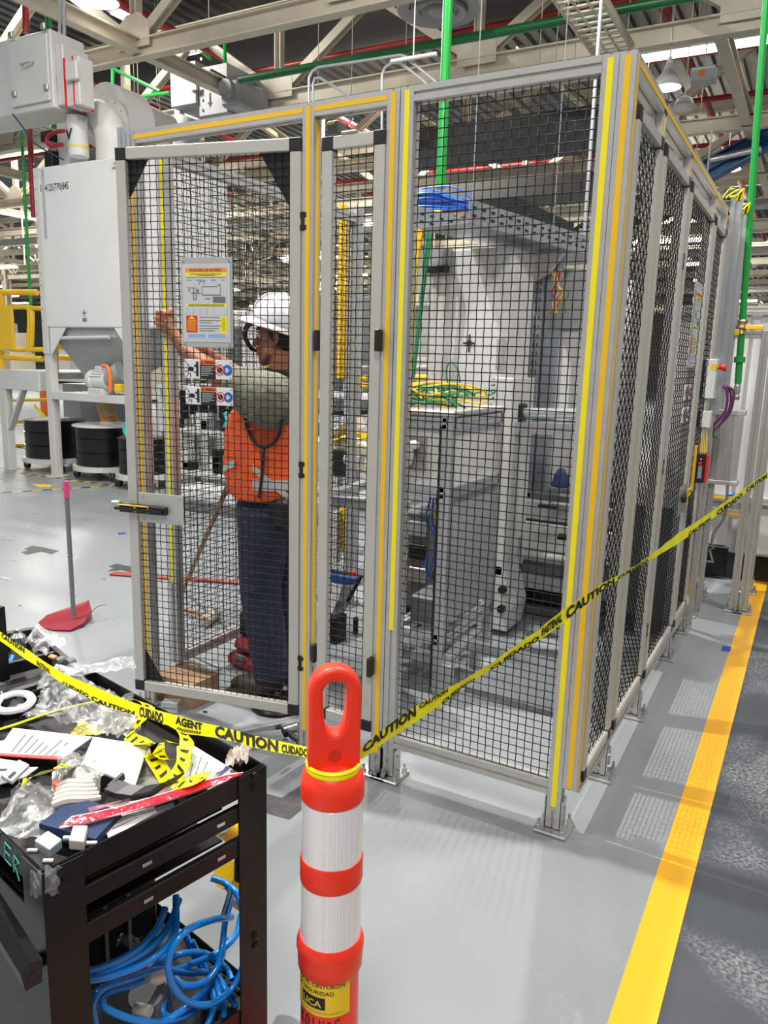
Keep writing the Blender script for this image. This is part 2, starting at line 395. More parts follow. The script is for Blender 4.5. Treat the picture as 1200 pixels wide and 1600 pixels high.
# trusses parallel to x
ZB, ZT = 5.5, 7.05
def truss(y, x0, x1, node0, label, group, fine=True, zb=ZB):
    t = thing('roof_truss', label, 'truss', ((x0+x1)/2, y, zb), group=group); step = 3.5
    mb = MB().prism(hsec(.16, .24, .02), (x0, y, zb+.12), (x1, y, zb+.12)); obj('bottom_chord', mb, cream, t)
    mb = MB().prism(hsec(.16, .2, .02), (x0, y, ZT-.1), (x1, y, ZT-.1)); obj('top_chord', mb, cream, t)
    k0 = math.ceil((x0-node0)/step); k1 = math.floor((x1-node0)/step)
    if fine:
        for k in range(k0, k1+1):
            x = node0+k*step
            obj('vertical_strut', MB().prism(hsec(.12, .12, .014), (x, y, zb+.24), (x, y, ZT-.2), (1, 0, 0)), cream, t)
            obj('gusset_plate', MB().prism([(-.13, -.30), (.16, -.30), (.30, -.12), (.30, .12), (.16, .30), (-.13, .30)], (x, y-.07, zb+.26), (x, y-.05, zb+.26), (0, 0, 1)), cream, t)
            for s in (-1, 1):
                xb = x+s*step/2
                if x0 < xb < x1:
                    obj('diagonal_brace', MB().prism(hsec(.13, .13, .014), (x+s*.1, y, zb+.26), (xb-s*.05, y, ZT-.22), (0, 1, 0)), cream, t)
    else:
        mb = MB()
        for k in range(k0, k1+1):
            x = node0+k*step; mb.prism(sq(.12), (x, y, zb+.24), (x, y, ZT-.2))
            for s in (-1, 1): mb.prism(sq(.12), (x, y, zb+.26), (x+s*step/2, y, ZT-.22), (0, 1, 0))
        obj('web_bracing', mb, cream, t)
truss(6.26, -22, 4, -8.25, 'nearest cream roof truss, its beam crossing top left above the grey duct unit', None, zb=5.5)
truss(8.8, -24, 5, -7.7, 'second cream roof truss, with gusset plates just above the cage top rail', None)
truss(13.0, -26, 6, -6.2, 'third cream roof truss seen through the wire mesh and right of the tall corner post', None)
truss(16.6, -28, 6, -6.2, 'fourth cream roof truss, low behind the blue lift boom', None)
for i, y in enumerate((20.4, 24.2, 28, 32, 36, 40, 45, 50, 55, 60)):
    truss(y, -66, 8, -6.2, 'far cream roof truss deep in the hall', 'far roof trusses', fine=False)
# joists parallel to y, between trusses
for i, (x, y0, y1, lb) in enumerate(((-8.2, -1, 8.7, 'cream joist meeting the nearest truss at its top-left node'), (-12.4, 0, 62, None), (-4.3, 8.9, 62, None), (-1.0, 9, 62, None),
                          (-17, 0, 62, None), (-22, 0, 62, None), (-28, 0, 62, None), (-34, 0, 62, None), (-42, 0, 62, None), (-50, 0, 62, None), (2.4, 8, 62, None))):
    one('roof_joist', lb or 'cream joist running back under the roof', 'joist', MB().prism(hsec(.16, .2, .02), (x, y0, 5.64), (x, y1, 5.64)), cream, group=None if lb else 'roof joists running back')
for x in (-3.2, -10, -15, -30):
    mb = MB()
    for y in range(10, 55, 4): mb.prism(sq(.1), (x, y, 5.7), (x-1.6, y+2, 7), (1, 0, 0)).prism(sq(.1), (x-1.6, y+2, 7), (x, y+4, 5.7), (1, 0, 0))
    one('sway_bracing', 'zigzag cream sway bracing between the trusses', 'bracing', mb, cream, group='sway bracing runs')
# columns of the hall
for k, (x, y) in enumerate(((-17, 16.6), (-28, 16.6), (-17, 28), (-42, 28), (-28, 40), (-6.2, 40), (-50, 16), (2.4, 40), (-36, 10))):
    one('steel_column', 'cream steel hall column in the far background', 'column', MB().prism(hsec(.35, .35, .03), (x, y, 0), (x, y, 8)), cream, group='far hall columns')
# ducts and pipes overhead
one('round_duct', 'long dark roof duct running across behind the second truss', 'duct', MB().cyl((-26, 11, 7.56), (4, 11, 7.56), .45, 18), dkduct, True)
one('round_duct', 'long silver duct running back into the hall at the right', 'duct', MB().cyl((-2.6, 12, 5.2), (-2.2, 30, 5.2), .14, 16), steel, True)
one('ceiling_duct', 'wide dark rectangular duct hung behind the cable ladder', 'duct', MB().cbox(-6.5, -2.6, 10.2, 11.6, 5.0, 5.35, .02), dkduct)
one('ceiling_duct', 'dark rectangular duct deep behind the mesh above the white column', 'duct', MB().cbox(-8.6, -3.4, 14.5, 15.6, 5.0, 5.5, .02), dkduct)
def pipe(pts, r, m, lb, cat='pipe', grp=None, name='overhead_pipe', n=12, sm=0): return one(name, lb, cat, MB().tube(pts, r, n, sm), m, True, grp)
pipe([(at(375, 123, Y=7.5).x, 7.5, 5.5), (3, 7.55, 5.5)], .055, dgreen, 'long dark green pipe crossing above the whole cage')
for k, q_ in enumerate((((205, 153), (265, 145)), ((150, 95), (250, 143)), ((176, 80), (176, 138)), ((352, 112), (351, 62), (296, 70), (330, 92)))):
    pipe([at(u, v, Y=8.2) for u, v in q_], .03, green if k != 1 else dgreen, ('thin green pipe left of the rear filter unit', 'dark green pipe sloping behind the near truss', 'short upright green pipe above the fan', 'green pipe bracket bent over the rear filter unit')[k], n=8)
pipe([(-9.6, 5.9, 7.6), (-9.6, 5.9, 4.7), (-9.6, 9.5, 4.7)], .05, dgreen, 'short dark green pipe behind the fan duct')
gx, gy = -1.84, 2.8
t = thing('air_drop_pipe', 'bright green vertical pipe dropping into the cage to the blue cables', 'pipe', (gx, gy, 2.7))
obj('riser', MB().tube([(gx, gy, 2.66), (gx, gy, 4.25), (gx+.2, gy+.5, 4.62), (gx+1.6, gy+3.2, 5.5)], .034, 14), green, t, True)
obj('tee_branch', MB().cyl((gx-.05, gy, 4.25), (gx-.55, gy-.1, 4.62), .02, 10), dgreen, t, True)
obj('coupling', MB().cyl((gx, gy, 4.16), (gx, gy, 4.30), .044, 14), green, t, True)
for i, y in enumerate((9.6, 11.8, 14, 17)):
    pipe([(-20, y, 6.45-.05*i), (5, y, 6.45-.05*i)], .05, red_m, 'dark red sprinkler pipe under the roof deck', grp='sprinkler mains')
for i, x in enumerate((-12.5, -9.2, -5.4, -2.0)):
    pipe([(x, 6, 6.6), (x, 40, 6.6)], .07 if i != 2 else .1, red_m, 'dark red sprinkler pipe running back under the roof', grp='sprinkler branch pipes')
# thin white hanger rods
for k, (u, v0, v1, Y) in enumerate(((688, 130, 0, 8), (632, 150, 92, 9), (643, 150, 96, 9), (868, 100, 0, 8), (842, 105, 0, 8), (898, 90, 20, 8), (922, 80, 8, 9), (1030, 60, 0, 9), (1048, 55, 0, 9), (980, 60, 0, 9), (1091, 40, 0, 9), (210, 150, 92, 9), (216, 150, 95, 9), (246, 165, 120, 9), (250, 172, 115, 9), (497, 130, 0, 8), (549, 150, 0, 8), (327, 62, 0, 7), (1005, 200, 110, 11), (1082, 300, 140, 11))):
    a, b = at(u, v0, Y=Y), at(u, v1, Y=Y); b.x = a.x
    one('hanger_rod', 'thin pale hanger rod hanging from the roof', 'rod', MB().cyl(a, (a.x, a.y, 8.2), .005, 6), cream, group='hanger rods')
# lamps
def highbay(x, y, z, lb, rim, r=.22):
    t = thing('high_bay_lamp', lb, 'lamp', (x, y, z))
    obj('reflector', MB().lathe([(r, 0), (r*1.02, .03), (r*.86, .1), (r*.35, .22), (r*.18, .34), (.02, .36)], (x, y, z), 24), rim, t, True)
    obj('lens', MB().lathe([(0.01, -.02), (r*.7, -.018), (r*.95, -.002)], (x, y, z), 24), glow, t, True)
    obj('hanger', MB().cyl((x, y, z+.3), (x, y, 8.2), .012, 6), steel, t)
p_ = at(157, 3, Z=5.9); highbay(p_.x, p_.y, 5.9, 'lit lamp with copper-red rim at the top left above the near truss', red_m, .24)
p_ = at(1043, 137, Z=5.0); highbay(p_.x, p_.y, 5.0, 'lit white lamp hanging beside the silver duct right of the corner post', white, .17)
p_ = at(1136, 265, Z=5.4); highbay(p_.x, p_.y, 5.4, 'lit lamp with red rim below the blue lift boom', red_m, .27)
p_ = at(1068, 172, Z=5.0); one('round_loudspeaker', 'small round white speaker under the silver duct', 'speaker', MB().cyl(p_+Vector((0, 0, .18)), (p_.x, p_.y, 8.2), .008, 6).lathe([(.02, 0), (.12, .0), (.15, .04), (.1, .14), (.03, .18)], p_, 20), white, True)
for u, v, Z in ((212, 32, 7.2), (280, 72, 7.0), (237, 73, 7.0)):
    p_ = at(u, v, Z=Z); t = thing('panel_light', {212: 'lit rectangular ceiling panel beside the red-rimmed lamp', 280: 'lit rectangular ceiling panel above the second duct unit', 237: 'small lit ceiling panel left of another one'}[u], 'light', p_)
    obj('housing', MB().cbox(p_.x-.22, p_.x+.22, p_.y-.45, p_.y+.45, Z+.01, Z+.1, .01), white, t)
    obj('lens', MB().box(p_.x-.18, p_.x+.18, p_.y-.4, p_.y+.4, Z-.01, Z+.01), glow, t)
t = thing('tube_light_row', 'long bright strip light glaring above the beam at the top right', 'light', (-1, 11, 6.1))
obj('housing', MB().cbox(-2.6, 1.2, 10.75, 11.05, 6.14, 6.3, .01), white, t); obj('lens', MB().box(-2.55, 1.15, 10.8, 11.0, 6.1, 6.14), glow, t)
k = 0
for y in range(18, 60, 6):
    for x in range(-60, 4, 7):
        sl = one('strip_light', 'lit strip light under the far hall roof', 'light', MB().box(x-.9, x+.9, y-.13, y+.13, 5.3, 5.4), glow, group='far strip lights'); k += 1
        for q in (-.7, .7): obj('hanger', MB().cyl((x+q, y, 5.4), (x+q, y, 8.2), .012, 5), steel, sl)
# round air diffuser, concentric rings
p_ = at(685, 18, Z=5.6); t = thing('air_diffuser', 'round grey ceiling air diffuser with concentric rings at the top', 'vent', p_)
for r_, z, nm in ((.50, .0, 'outer_ring'), (.34, -.03, 'middle_ring'), (.2, -.05, 'inner_ring')):
    obj(nm, MB().lathe([(r_*.70, z+.04), (r_*.98, z-.0), (r_, z+.02), (r_*.97, z+.05), (r_*.72, z+.08), (r_*.70, z+.04)], p_, 40, None, False), mat('diffuser_grey', (.34, .33, .33), .45), t, True)
obj('core', MB().lathe([(.01, -.05), (.08, -.05), (.11, -.02), (.45, .10), (.45, .16), (.2, .4), (.2, 2.5), (.01, 2.5)], p_, 32), MATS['diffuser_grey'], t, True)
# cable ladder
lx_ = at(930, 35, Z=5.15); ly1 = at(972, 78, Z=5.15).y; LX = lx_.x
t = thing('cable_ladder', 'pale cable ladder descending from the top toward the corner post', 'cable tray', (-2.4, 7.8, 5.2))
for s in (-.22, .22): obj('side_rail', MB().prism(sq(.10, .03), (LX+s, ly1-3, 5.15), (LX+s, ly1, 5.15)), cream, t)
for i in range(20): obj('rung', MB().prism(sq(.02, .05), (LX-.21, ly1-.05-i*.15, 5.12), (LX+.21, ly1-.05-i*.15, 5.12)), cream, t)
for s in (-.07, .07): obj('inner_stringer', MB().prism(sq(.02, .02), (LX+s, ly1-3, 5.13), (LX+s, ly1, 5.13)), cream, t)
c_ = at(925, 200, Y=3.2)
one('conduit', 'slim silver conduit dropping in front of the cable ladder', 'conduit', MB().cyl((c_.x, 3.2, 1.0), (c_.x, 3.2, 8.2), .012, 10), alu2, True)
# bent silver conduits above the cage
def conduit(pts, lb, Y=5.2): one('bent_conduit', lb, 'conduit', MB().tube([at(u, v, Y=Y) for u, v in pts], .014, 8), alu2, True)
conduit([(482, 330), (483, 122), (488, 111), (497, 105), (625, 86), (632, 88), (683, 130)], 'tall bent silver conduit forming the larger arch above the narrow door')
conduit([(488, 330), (489, 130), (492, 122), (499, 121), (546, 150)], 'small bent silver conduit nested inside the larger arch')
conduit([(596, 320), (597, 118), (601, 106), (612, 98), (626, 98), (670, 134)], 'bent silver conduit rising just above the twin posts')
one('white_tube_lamp', 'short white tube mounted on the conduit above the twin posts', 'tube', MB().cyl(at(611, 96, Y=5.15), at(682, 84, Y=5.15), .02, 10).cyl(at(646, 90, Y=5.15), at(646, 90, Y=5.15)+Vector((0, 0, 3.7)), .006, 6), white, True)
one('junction_box', 'grey junction box with an orange sticker under the right beam', 'box', MB().cbox(*rectY(1079, 103, 1117, 127, 9)[:2], 9, 9.2, *rectY(1079, 103, 1117, 127, 9)[2:], .01), grey)
jb_ = rectY(1079, 103, 1117, 127, 9); one('junction_box_hanger', 'thin rod holding the grey junction box under the right beam', 'rod', MB().cyl(((jb_[0]+jb_[1])/2, 9.1, jb_[3]), ((jb_[0]+jb_[1])/2, 9.1, 8.2), .008, 6), steel)
one('orange_warning_sticker', 'orange sticker on the grey junction box under the right beam', 'sticker', MB().cbox(jb_[0]+.1, jb_[1]-.12, 8.996, 8.9995, jb_[2]+.06, jb_[3]-.05, .0005), orangec)
# blue scissor lift boom
t = thing('lift_boom', 'blue steel lift boom reaching down behind the side fence', 'lift', at(1150, 230, Y=13.9))
for (a, b) in (((1204, 208), (1098, 262)), ((1204, 222), (1108, 275))):
    obj('boom_arm', MB().prism(hsec(.3, .2, .03), at(*a, Y=13.9), at(*b, Y=13.9)), mat('blue_lift_paint', (.015, .10, .28), .4), t)
obj('hydraulic_ram', MB().cyl(at(1190, 232, Y=13.75), at(1110, 250, Y=13.75), .06, 10), alu2, t, True)
# ================================================================== CAGE (front fence y = 0, side fence x = 0.05)
H = 2.32
def foot(t, x, y, s=1., m=zinc, wide=.055):
    fz = thing; b = MB().cbox(x-wide, x+wide, y-wide, y+wide, 0, .012, .003); o = obj('base_plate', b, m, t)
    for dx, dy, w, l in ((-.028, 0, .004, .045), (.028, 0, .004, .045), (0, .028, .045, .004)):
        obj('bracket_plate', MB().box(x+dx-w/2, x+dx+w/2, y+dy-l/2, y+dy+l/2, .01, .115), m, o)
    for dx, dy in ((-.04, -.04), (.04, -.04), (.04, .04), (-.04, .04)):
        obj('anchor_bolt', MB().cyl((x+dx, y+dy, .01), (x+dx, y+dy, .045), .005, 8).cyl((x+dx, y+dy, .012), (x+dx, y+dy, .024), .010, 6), m, o)
    for dz in (.04, .085): obj('bracket_bolt', MB().cyl((x-.036, y-.0, dz), (x+.036, y, dz), .006, 8).cyl((x, y-.03, dz), (x, y+.03, dz), .006, 8), m, o)
def post(x, y, lb, strips=(), z0=.015, z1=H, feet=True, grp=None, name='fence_post'):
    t = thing(name, lb, 'post', (x, y, 0), group=grp)
    obj('profile', MB().prism(TS, (x, y, z0), (x, y, z1), (1, 0, 0)), alu, t)
    for (dx, dy, m, a, b) in strips:
        h = .0225
        if dx == 0: bx_ = (x-.0085, x+.0085, y+dy*(h-.003), y+dy*(h+.0012))
        else: bx_ = (x+dx*(h-.003), x+dx*(h+.0012), y-.0085, y+.0085)
        obj('slot_cover', MB().box(min(bx_[0:2]), max(bx_[0:2]), min(bx_[2:4]), max(bx_[2:4]), a, b), m, t)
    if feet: foot(t, x, y)
    return t
post(0, 0, 'tall corner post with bright yellow strip and foot on the floor nearest the camera', [(0, -1, yel, .09, H-.01)])
post(.0465, .0, 'amber-striped corner profile hanging clear of the floor beside the yellow one', [(0, -1, org, .17, H-.01), (1, 0, org, .17, H-.01)], z0=.165, feet=False)
post(-.615, 0, 'front post with short bright yellow strip, right one of the twin posts', [(0, -1, yel, .57, H-.01)])
post(-.6635, 0, 'front post with amber strip, left one of the twin posts', [(0, -1, org, .09, H-.01)])
post(-.983, 0, 'front post between the open door and the narrow door', [(0, -1, org, .09, H-.01), (1, 0, org, .35, H-.05)])
post(-1.80, 0, 'front-left corner post of the cage behind the open door edge', [(0, -1, org, .15, H-.1)])
post(-1.80, .155, 'second left post with yellow strip that the worker grips', [(0, -1, yel, .5, H-.05)], z0=.13, feet=False)
one('corner_profile_stub', 'short silver tube end standing above the door corner on the left post', 'profile', MB().prism(TS, (-1.848, .0, .1), (-1.848, .0, H+.02), (1, 0, 0)), alu2)
def rail(a, b, lb, strip=None, w=.045, m=alu, grp=None):
    t = thing('fence_rail', lb, 'rail', a, group=grp); a = Vector(a); b = Vector(b)
    obj('profile', MB().prism(TS, a, b, (0, 0, 1)), m, t)
    if strip:
        n, sm = strip; n = Vector(n); d = (b-a).normalized()
        s = MB(); c = n*.0215; q = d.cross(n)*.0075
        s.add([a+c+q, a+c-q, b+c-q, b+c+q, a+c*1.1+q, a+c*1.1-q, b+c*1.1-q, b+c*1.1+q], [(0, 1, 2, 3), (7, 6, 5, 4), (0, 4, 5, 1), (1, 5, 6, 2), (2, 6, 7, 3), (3, 7, 4, 0)])
        obj('slot_cover', s, sm, t)
    return t
Zr = H-.0225
rail((-1.78, 0, Zr), (-1.005, 0, Zr), 'amber-striped top rail above the open door', ((0, -1, 0), org))
rail((-.96, 0, Zr), (-.686, 0, Zr), 'amber-striped short top rail above the narrow door', ((0, -1, 0), org))
rail((-.592, 0, Zr), (-.0235, 0, Zr), 'plain top rail of the big front mesh panel')
rail((-.592, 0, .15), (-.0235, 0, .15), 'plain bottom rail of the big front mesh panel')
rail((.0465, .0235, Zr), (.0465, 2.23, Zr), 'amber-striped top rail running back along the side fence', ((1, 0, 0), org))
rail((.0465, 2.27, Zr-.03), (.0465, 3.2, Zr-.03), 'far part of the side top rail behind the bundled conduits', ((1, 0, 0), org))
rail((-1.80, .18, .15), (-1.80, 1.6, .15), 'bottom rail of the left fence running back behind the worker')
rail((-1.80, .18, Zr-.03), (-1.80, 1.6, Zr-.03), 'top rail of the left fence running back behind the worker')
rail((.0465, .0235, .16), (.0465, 3.1, .10), 'bottom rail of the side fence above the floor')
def meshpanel(o, ex, wd, z0, z1, lb, grp=None, pitch=.027, rot=None):
    mb = wiremesh(o, ex, wd, z0, z1, pitch); return one('wire_mesh_panel', lb, 'mesh panel', mb, wire_m, group=grp)
meshpanel((-.592, 0, 0), (1, 0, 0), .57, .172, Zr-.022, 'big black wire mesh panel between the twin posts and the corner post')
meshpanel((-1.80, .18, 0), (0, 1, 0), 1.42, .172, Zr-.05, 'black wire mesh of the left fence behind the worker')
post(-1.80, 1.62, 'far end post of the left fence, mostly behind the worker', z0=.02, feet=True)
# framed leaves: local frame x along leaf, origin bottom hinge corner
def leaf(name, label, cat, loc, rotz, w, z0, z1, fw_=.04, corner=black, plates=(), grp=None, hinges=(), hside=1, gus=False):
    t = thing(name, label, cat, loc, rotz, grp); d = .03; m = frame_m
    def B(nm, x0, x1, za, zb, mm=m, y0=-d/2, y1=d/2, b=.002): return obj(nm, MB().cbox(x0, x1, y0, y1, za, zb, b), mm, t, world=False)
    c = fw_+.002
    B('frame_rail', c, w-c, z0, z0+fw_); B('frame_rail', c, w-c, z1-fw_, z1)
    B('frame_stile', 0, fw_, z0+c, z1-c); B('frame_stile', w-fw_, w, z0+c, z1-c)
    for x in (0, w-c):
        for z in (z0, z1-c): B('corner_cap', x-.001, x+c+.001, z-.001, z+c+.001, corner, -d/2-.001, d/2+.001)
    obj('wire_mesh', wiremesh((fw_-.005, 0, 0), (1, 0, 0), w-2*fw_+.01, z0+fw_-.005, z1-fw_+.005), wire_m, t, world=False)
    for z in hinges:
        xh = w if hside > 0 else 0
        obj('hinge', MB().cyl((xh+hside*.008, -.008, z-.03), (xh+hside*.008, -.008, z+.03), .009, 10).box(xh-.012+hside*.01, xh+.012+hside*.01, -.017, -.006, z-.028, z-.012).box(xh-.012+hside*.01, xh+.012+hside*.01, -.017, -.006, z+.012, z+.028), black, t, world=False)
    if gus:
        for sx in (0, 1):
            for sz in (0, 1):
                if sz == 0 and sx == 1: continue
                s = .13 if not (sx and sz) else .19
                x = fw_ if sx == 0 else w-fw_; z = z0+fw_ if sz == 0 else z1-fw_; a = 1 if sx == 0 else -1; b = 1 if sz == 0 else -1
                obj('corner_gusset', MB().add([(x, .005, z), (x+a*s*.62, .005, z), (x, .005, z+b*s), (x, .009, z), (x+a*s*.62, .009, z), (x, .009, z+b*s)], [(0, 1, 2), (5, 4, 3), (0, 3, 4, 1), (1, 4, 5, 2), (2, 5, 3, 0)]), black, t, world=False)
    return t
# the open door, hinged on the post at x = -.983
hx, hy = -1.012, -.012; lx, ly = -1.712, -.17
ang = math.atan2(hy-ly, hx-lx); DW = math.hypot(hx-lx, hy-ly)
door = leaf('access_door', 'large open mesh door with access placard in front of the worker', 'door', (lx, ly, 0), ang, DW, .145, 2.215, hinges=(.36, 1.1, 1.95), gus=True)
def dl(u, v):
    """door-plane coordinates (x along door, z) of a frame point"""
    n = Vector((-math.sin(ang), math.cos(ang), 0)); d = fw + rt*((u-600)/F_PX) - up*((v-800)/F_PX)
    o = Vector((lx, ly, 0)); t_ = (o-CAM).dot(n)/d.dot(n); p = CAM+d*t_-o
    return p.x*math.cos(ang)+p.y*math.sin(ang), p.z
DM = Matrix.Translation((lx, ly, 0)) @ Matrix.Rotation(ang, 4, 'Z')
leaf('narrow_door', 'narrow mesh door leaf between the two amber-striped posts', 'door', (-.925, -.012, 0), 0, .238, .165, 2.205, hinges=(), hside=1)
def sensor(u, v, X, Y, lb): 
    z = at(u, v, Y=Y).z; one('magnetic_switch', lb, 'switch', MB().cbox(X-.008, X+.008, Y-.02, Y+.01, z-.035, z+.035, .002), black)
sensor(501, 532, -.945, -.005, 'upper black switch block on the left edge of the narrow door')
sensor(595, 532, -.689-.0+.003, -.035, 'upper black switch block on the right edge of the narrow door')
sensor(495, 1020, -.945, -.005, 'lower black switch block on the left edge of the narrow door')
sensor(582, 1042, -.686, -.035, 'lower black switch block on the right edge of the narrow door')
t = thing('chain_hook', 'chain link and pale hook hanging above the narrow door', 'hook', at(549, 190, Y=-.0))
p_ = at(549, 178, Y=.0)
for i in range(3):
    c = at(549, 176+i*9, Y=.0); obj('chain_link', MB().tube([c+Vector((.008*math.cos(a), .004*math.sin(a)*(i % 2), .010*math.sin(a))) for a in [k*math.pi/6 for k in range(13)]], .0022, 6), zinc, t, True)
c = at(549, 204, Y=-.012); obj('hook_pad', MB().cbox(c.x-.03, c.x+.03, c.y-.02, c.y+.02, 2.206, 2.216, .004), cream, t)
one('sensor_box', 'small dark box with a lime label inside the narrow door top', 'box', MB().cbox(*rectY(510, 188, 528, 208, .05)[:2], .05, .1, *rectY(510, 188, 528, 208, .05)[2:], .003), dgrey)
one('sensor_label', 'lime label stripe on the small dark box', 'label', MB().cbox(*rectY(511, 190, 523, 195, .047)[:2], .046, .049, *rectY(511, 190, 523, 195, .047)[2:], .001), limey)
# side fence
def sidey(u, v, X=.07): return at(u, v, X=X).y
for i, (y, lb) in enumerate(((.423, 'first side-fence post behind the corner, with its own floor bracket'), (1.003, 'second side-fence post, with black hinge blocks'), (1.79, 'third side-fence post beside the door lock'), (2.27, 'fourth side-fence post behind the emergency stop box'), (2.62, 'fifth side-fence post under the bundled conduits'), (3.12, 'farthest side-fence post before the light cabinet'))):
    post(.0465, y, lb, [(0, -1, yel if i % 2 else org, .12, .22), (1, 0, org, 2.0, H-.05)] if i else [(0, -1, org, .12, .3), (1, 0, yel, .2, H-.05)], .015, H if i < 4 else H-.04)
for i, (ya, yb, lb) in enumerate(((.03, .395, 'narrow side mesh leaf right beside the corner post'), (.45, .975, 'second side mesh leaf from the corner post'), (1.03, 1.76, 'third side mesh leaf carrying the small placard and the lock'), (1.815, 2.245, 'fourth side mesh leaf behind the emergency stop box'), (2.65, 3.09, 'last side mesh leaf before the light cabinet'))):
    leaf('side_leaf', lb, 'mesh leaf', (.062, ya, 0), R(90), yb-ya, .175 if i < 2 else .165, 2.2, fw_=.035, hinges=(.4, 1.1, 1.9) if i == 1 else ())
# tall extrusions bundled at the far corner posts
for i, (x, y, lb) in enumerate(((.101, 2.35, 'wide grey cable trunk standing at the emergency stop box'), (.101, 2.74, 'second grey cable trunk farther along the side fence'))):
    t = thing('wiring_trunking', lb, 'cable duct', (x, y, 0))
    obj('trunk_body', MB().prism(tslot(.055, .012, .010), (x, y, 1.25 if i == 0 else 1.1), (x, y, H+.06), (1, 0, 0)), alu2, t)
    obj('trunk_stem', MB().prism(tslot(.03), (x-.01, y, .012), (x-.01, y, 1.24 if i == 0 else 1.09), (1, 0, 0)), alu, t)
    for k in range(5):
        a = Vector((x-.02+.01*k, y-.01*k, H+.04)); obj('cable', MB().tube([a, a+Vector((.01, -.01, .05)), a+Vector((-.02, -.04, .055-.01*k)), a+Vector((-.05, -.05, .01))], .005, 6, 5), (limey, ink, tape_m, black, tape_m)[k], t, True)
# ------------------------------------------------------------------ placard and warning signs on the open door
def place_sign(nm, lb, cat, x0, x1, z0, z1, M, back, th=.004, off=-.02):
    t = thing(nm, lb, cat, M @ Vector(((x0+x1)/2, off, z0)))
    def fn(a, b, o=0): return M @ Vector((x0+(x1-x0)*a, off-th/2-.0006-o, z0+(z1-z0)*b))
    pl_ = obj('plate', MB().cbox(x0, x1, off-th/2, off+th/2, z0, z1, .001, M), back, t)
    return pl_, fn
def placard(M, x0, x1, z0, z1, lb, off=-.022):
    t, fn = place_sign('access_placard', lb, 'sign', x0, x1, z0, z1, M, mat('placard_holder_metal', (.50, .52, .48), .4, .3), off=off)
    def q(m, nm, a0, b0, a1, b1, o): mb = MB(); quadf(mb, lambda a, b: fn(a, b, o), a0, b0, a1, b1); return obj(nm, mb, m, t)
    q(paper, 'sheet_cover', .04, .06, .96, .93, .0012); 
    q(paper, 'sheet', .1, .09, .9, .88, .0016)
    q(oran_ink if False else mat('orange_header', (.88, .30, .06), .5), 'header_band', .1, .835, .9, .882, .0020)
    q(yel_ink, 'yellow_band', .1, .79, .9, .832, .0020); q(yel_ink, 'yellow_band', .1, .455, .9, .487, .0020)
    q(ltblue, 'table_band', .1, .365, .9, .45, .0020); q(paper, 'table_cells', .115, .37, .885, .432, .0022)
    q(red_ink, 'red_box', .1, .165, .32, .355, .0020); q(yel_ink, 'yellow_box', .76, .16, .9, .345, .0020); q(ltblue, 'footer_band', .1, .095, .9, .15, .0020)
    mb = MB(); A = (x1-x0); B = (z1-z0); g = lambda a, b: fn(a/A, b/B, .0026)
    text(mb, 'PLACARD DE ACCESO', g, .2*A, .845*B, .026*B, .012, width=.6*A)
    for k, w_ in ((.812, .6), (.797, .35)): quadf(mb, lambda a, b: fn(a, b, .0026), .5-w_/2, k, .5+w_/2, k+.006)
    for k in (.475, .463): quadf(mb, lambda a, b: fn(a, b, .0026), .15, k, .85, k+.005)
    for k, w_ in ((.335, .4), (.30, .42), (.275, .25), (.24, .42), (.21, .38), (.185, .3)): quadf(mb, lambda a, b: fn(a, b, .0026), .36, k, .36+w_, k+.005)
    for k in range(6): quadf(mb, lambda a, b: fn(a, b, .0026), .79, .32-.025*k, .87, .325-.025*k)
    obj('lettering', mb, ink, t, kind='stuff')
    mb = MB(); G = lambda a, b: fn(a, b, .0026)
    for a0, b0, a1, b1 in ((.12, .745, .22, .75), (.3, .745, .5, .75), (.6, .745, .7, .75), (.8, .745, .86, .75), (.12, .775, .88, .779)): quadf(mb, G, a0, b0, a1, b1)
    for k in range(5): quadf(mb, G, .12+.13*k, .365, .124+.13*k, .45)
    for k in (.14, .125, .11): quadf(mb, G, .13, k, .48, k+.004); quadf(mb, G, .52, k, .87, k+.004)
    obj('blue_lines', mb, blue_ink, t)
    mb = MB(); L = lambda a0, b0, a1, b1: quadf(mb, G, a0, b0, a1, b1)
    for a0, b0, a1, b1 in ((.42, .58, .78, .59), (.42, .67, .72, .68), (.42, .58, .43, .68), (.77, .58, .78, .70), (.72, .69, .78, .70), (.12, .66, .3, .665), (.25, .53, .265, .66), (.3, .53, .315, .66), (.25, .53, .31, .537), (.2, .6, .4, .607), (.37, .70, .38, .735), (.46, .70, .47, .735), (.37, .73, .47, .735), (.48, .54, .58, .55), (.16, .62, .18, .65), (.33, .61, .36, .65)): L(a0, b0, a1, b1)
    quadf(mb, G, .63, .5, .87, .565); obj('machine_drawing', mb, gline, t)
    mb = MB(); quadf(mb, lambda a, b: fn(a, b, .0022), .43, .59, .77, .67); obj('drawing_fill', mb, mat('pale_grey_print', (.6, .6, .6), .6), t)
    mb = MB(); mb.add([fn(.15, .32, .0026), fn(.27, .32, .0026), fn(.21, .35, .0026)], [(0, 1, 2)])
    for k in range(6): quadf(mb, G, .13, .30-.022*k, .29, .306-.022*k)
    obj('red_box_lettering', mb, yel_ink, t)
    for a, b in ((.06, .96), (.94, .96), (.06, .03), (.94, .03)):
        c = fn(a, b); n = (fn(a, b, 1)-c); obj('rivet', MB().cyl(c, c+n*.004, .004, 8), zinc, t, True)
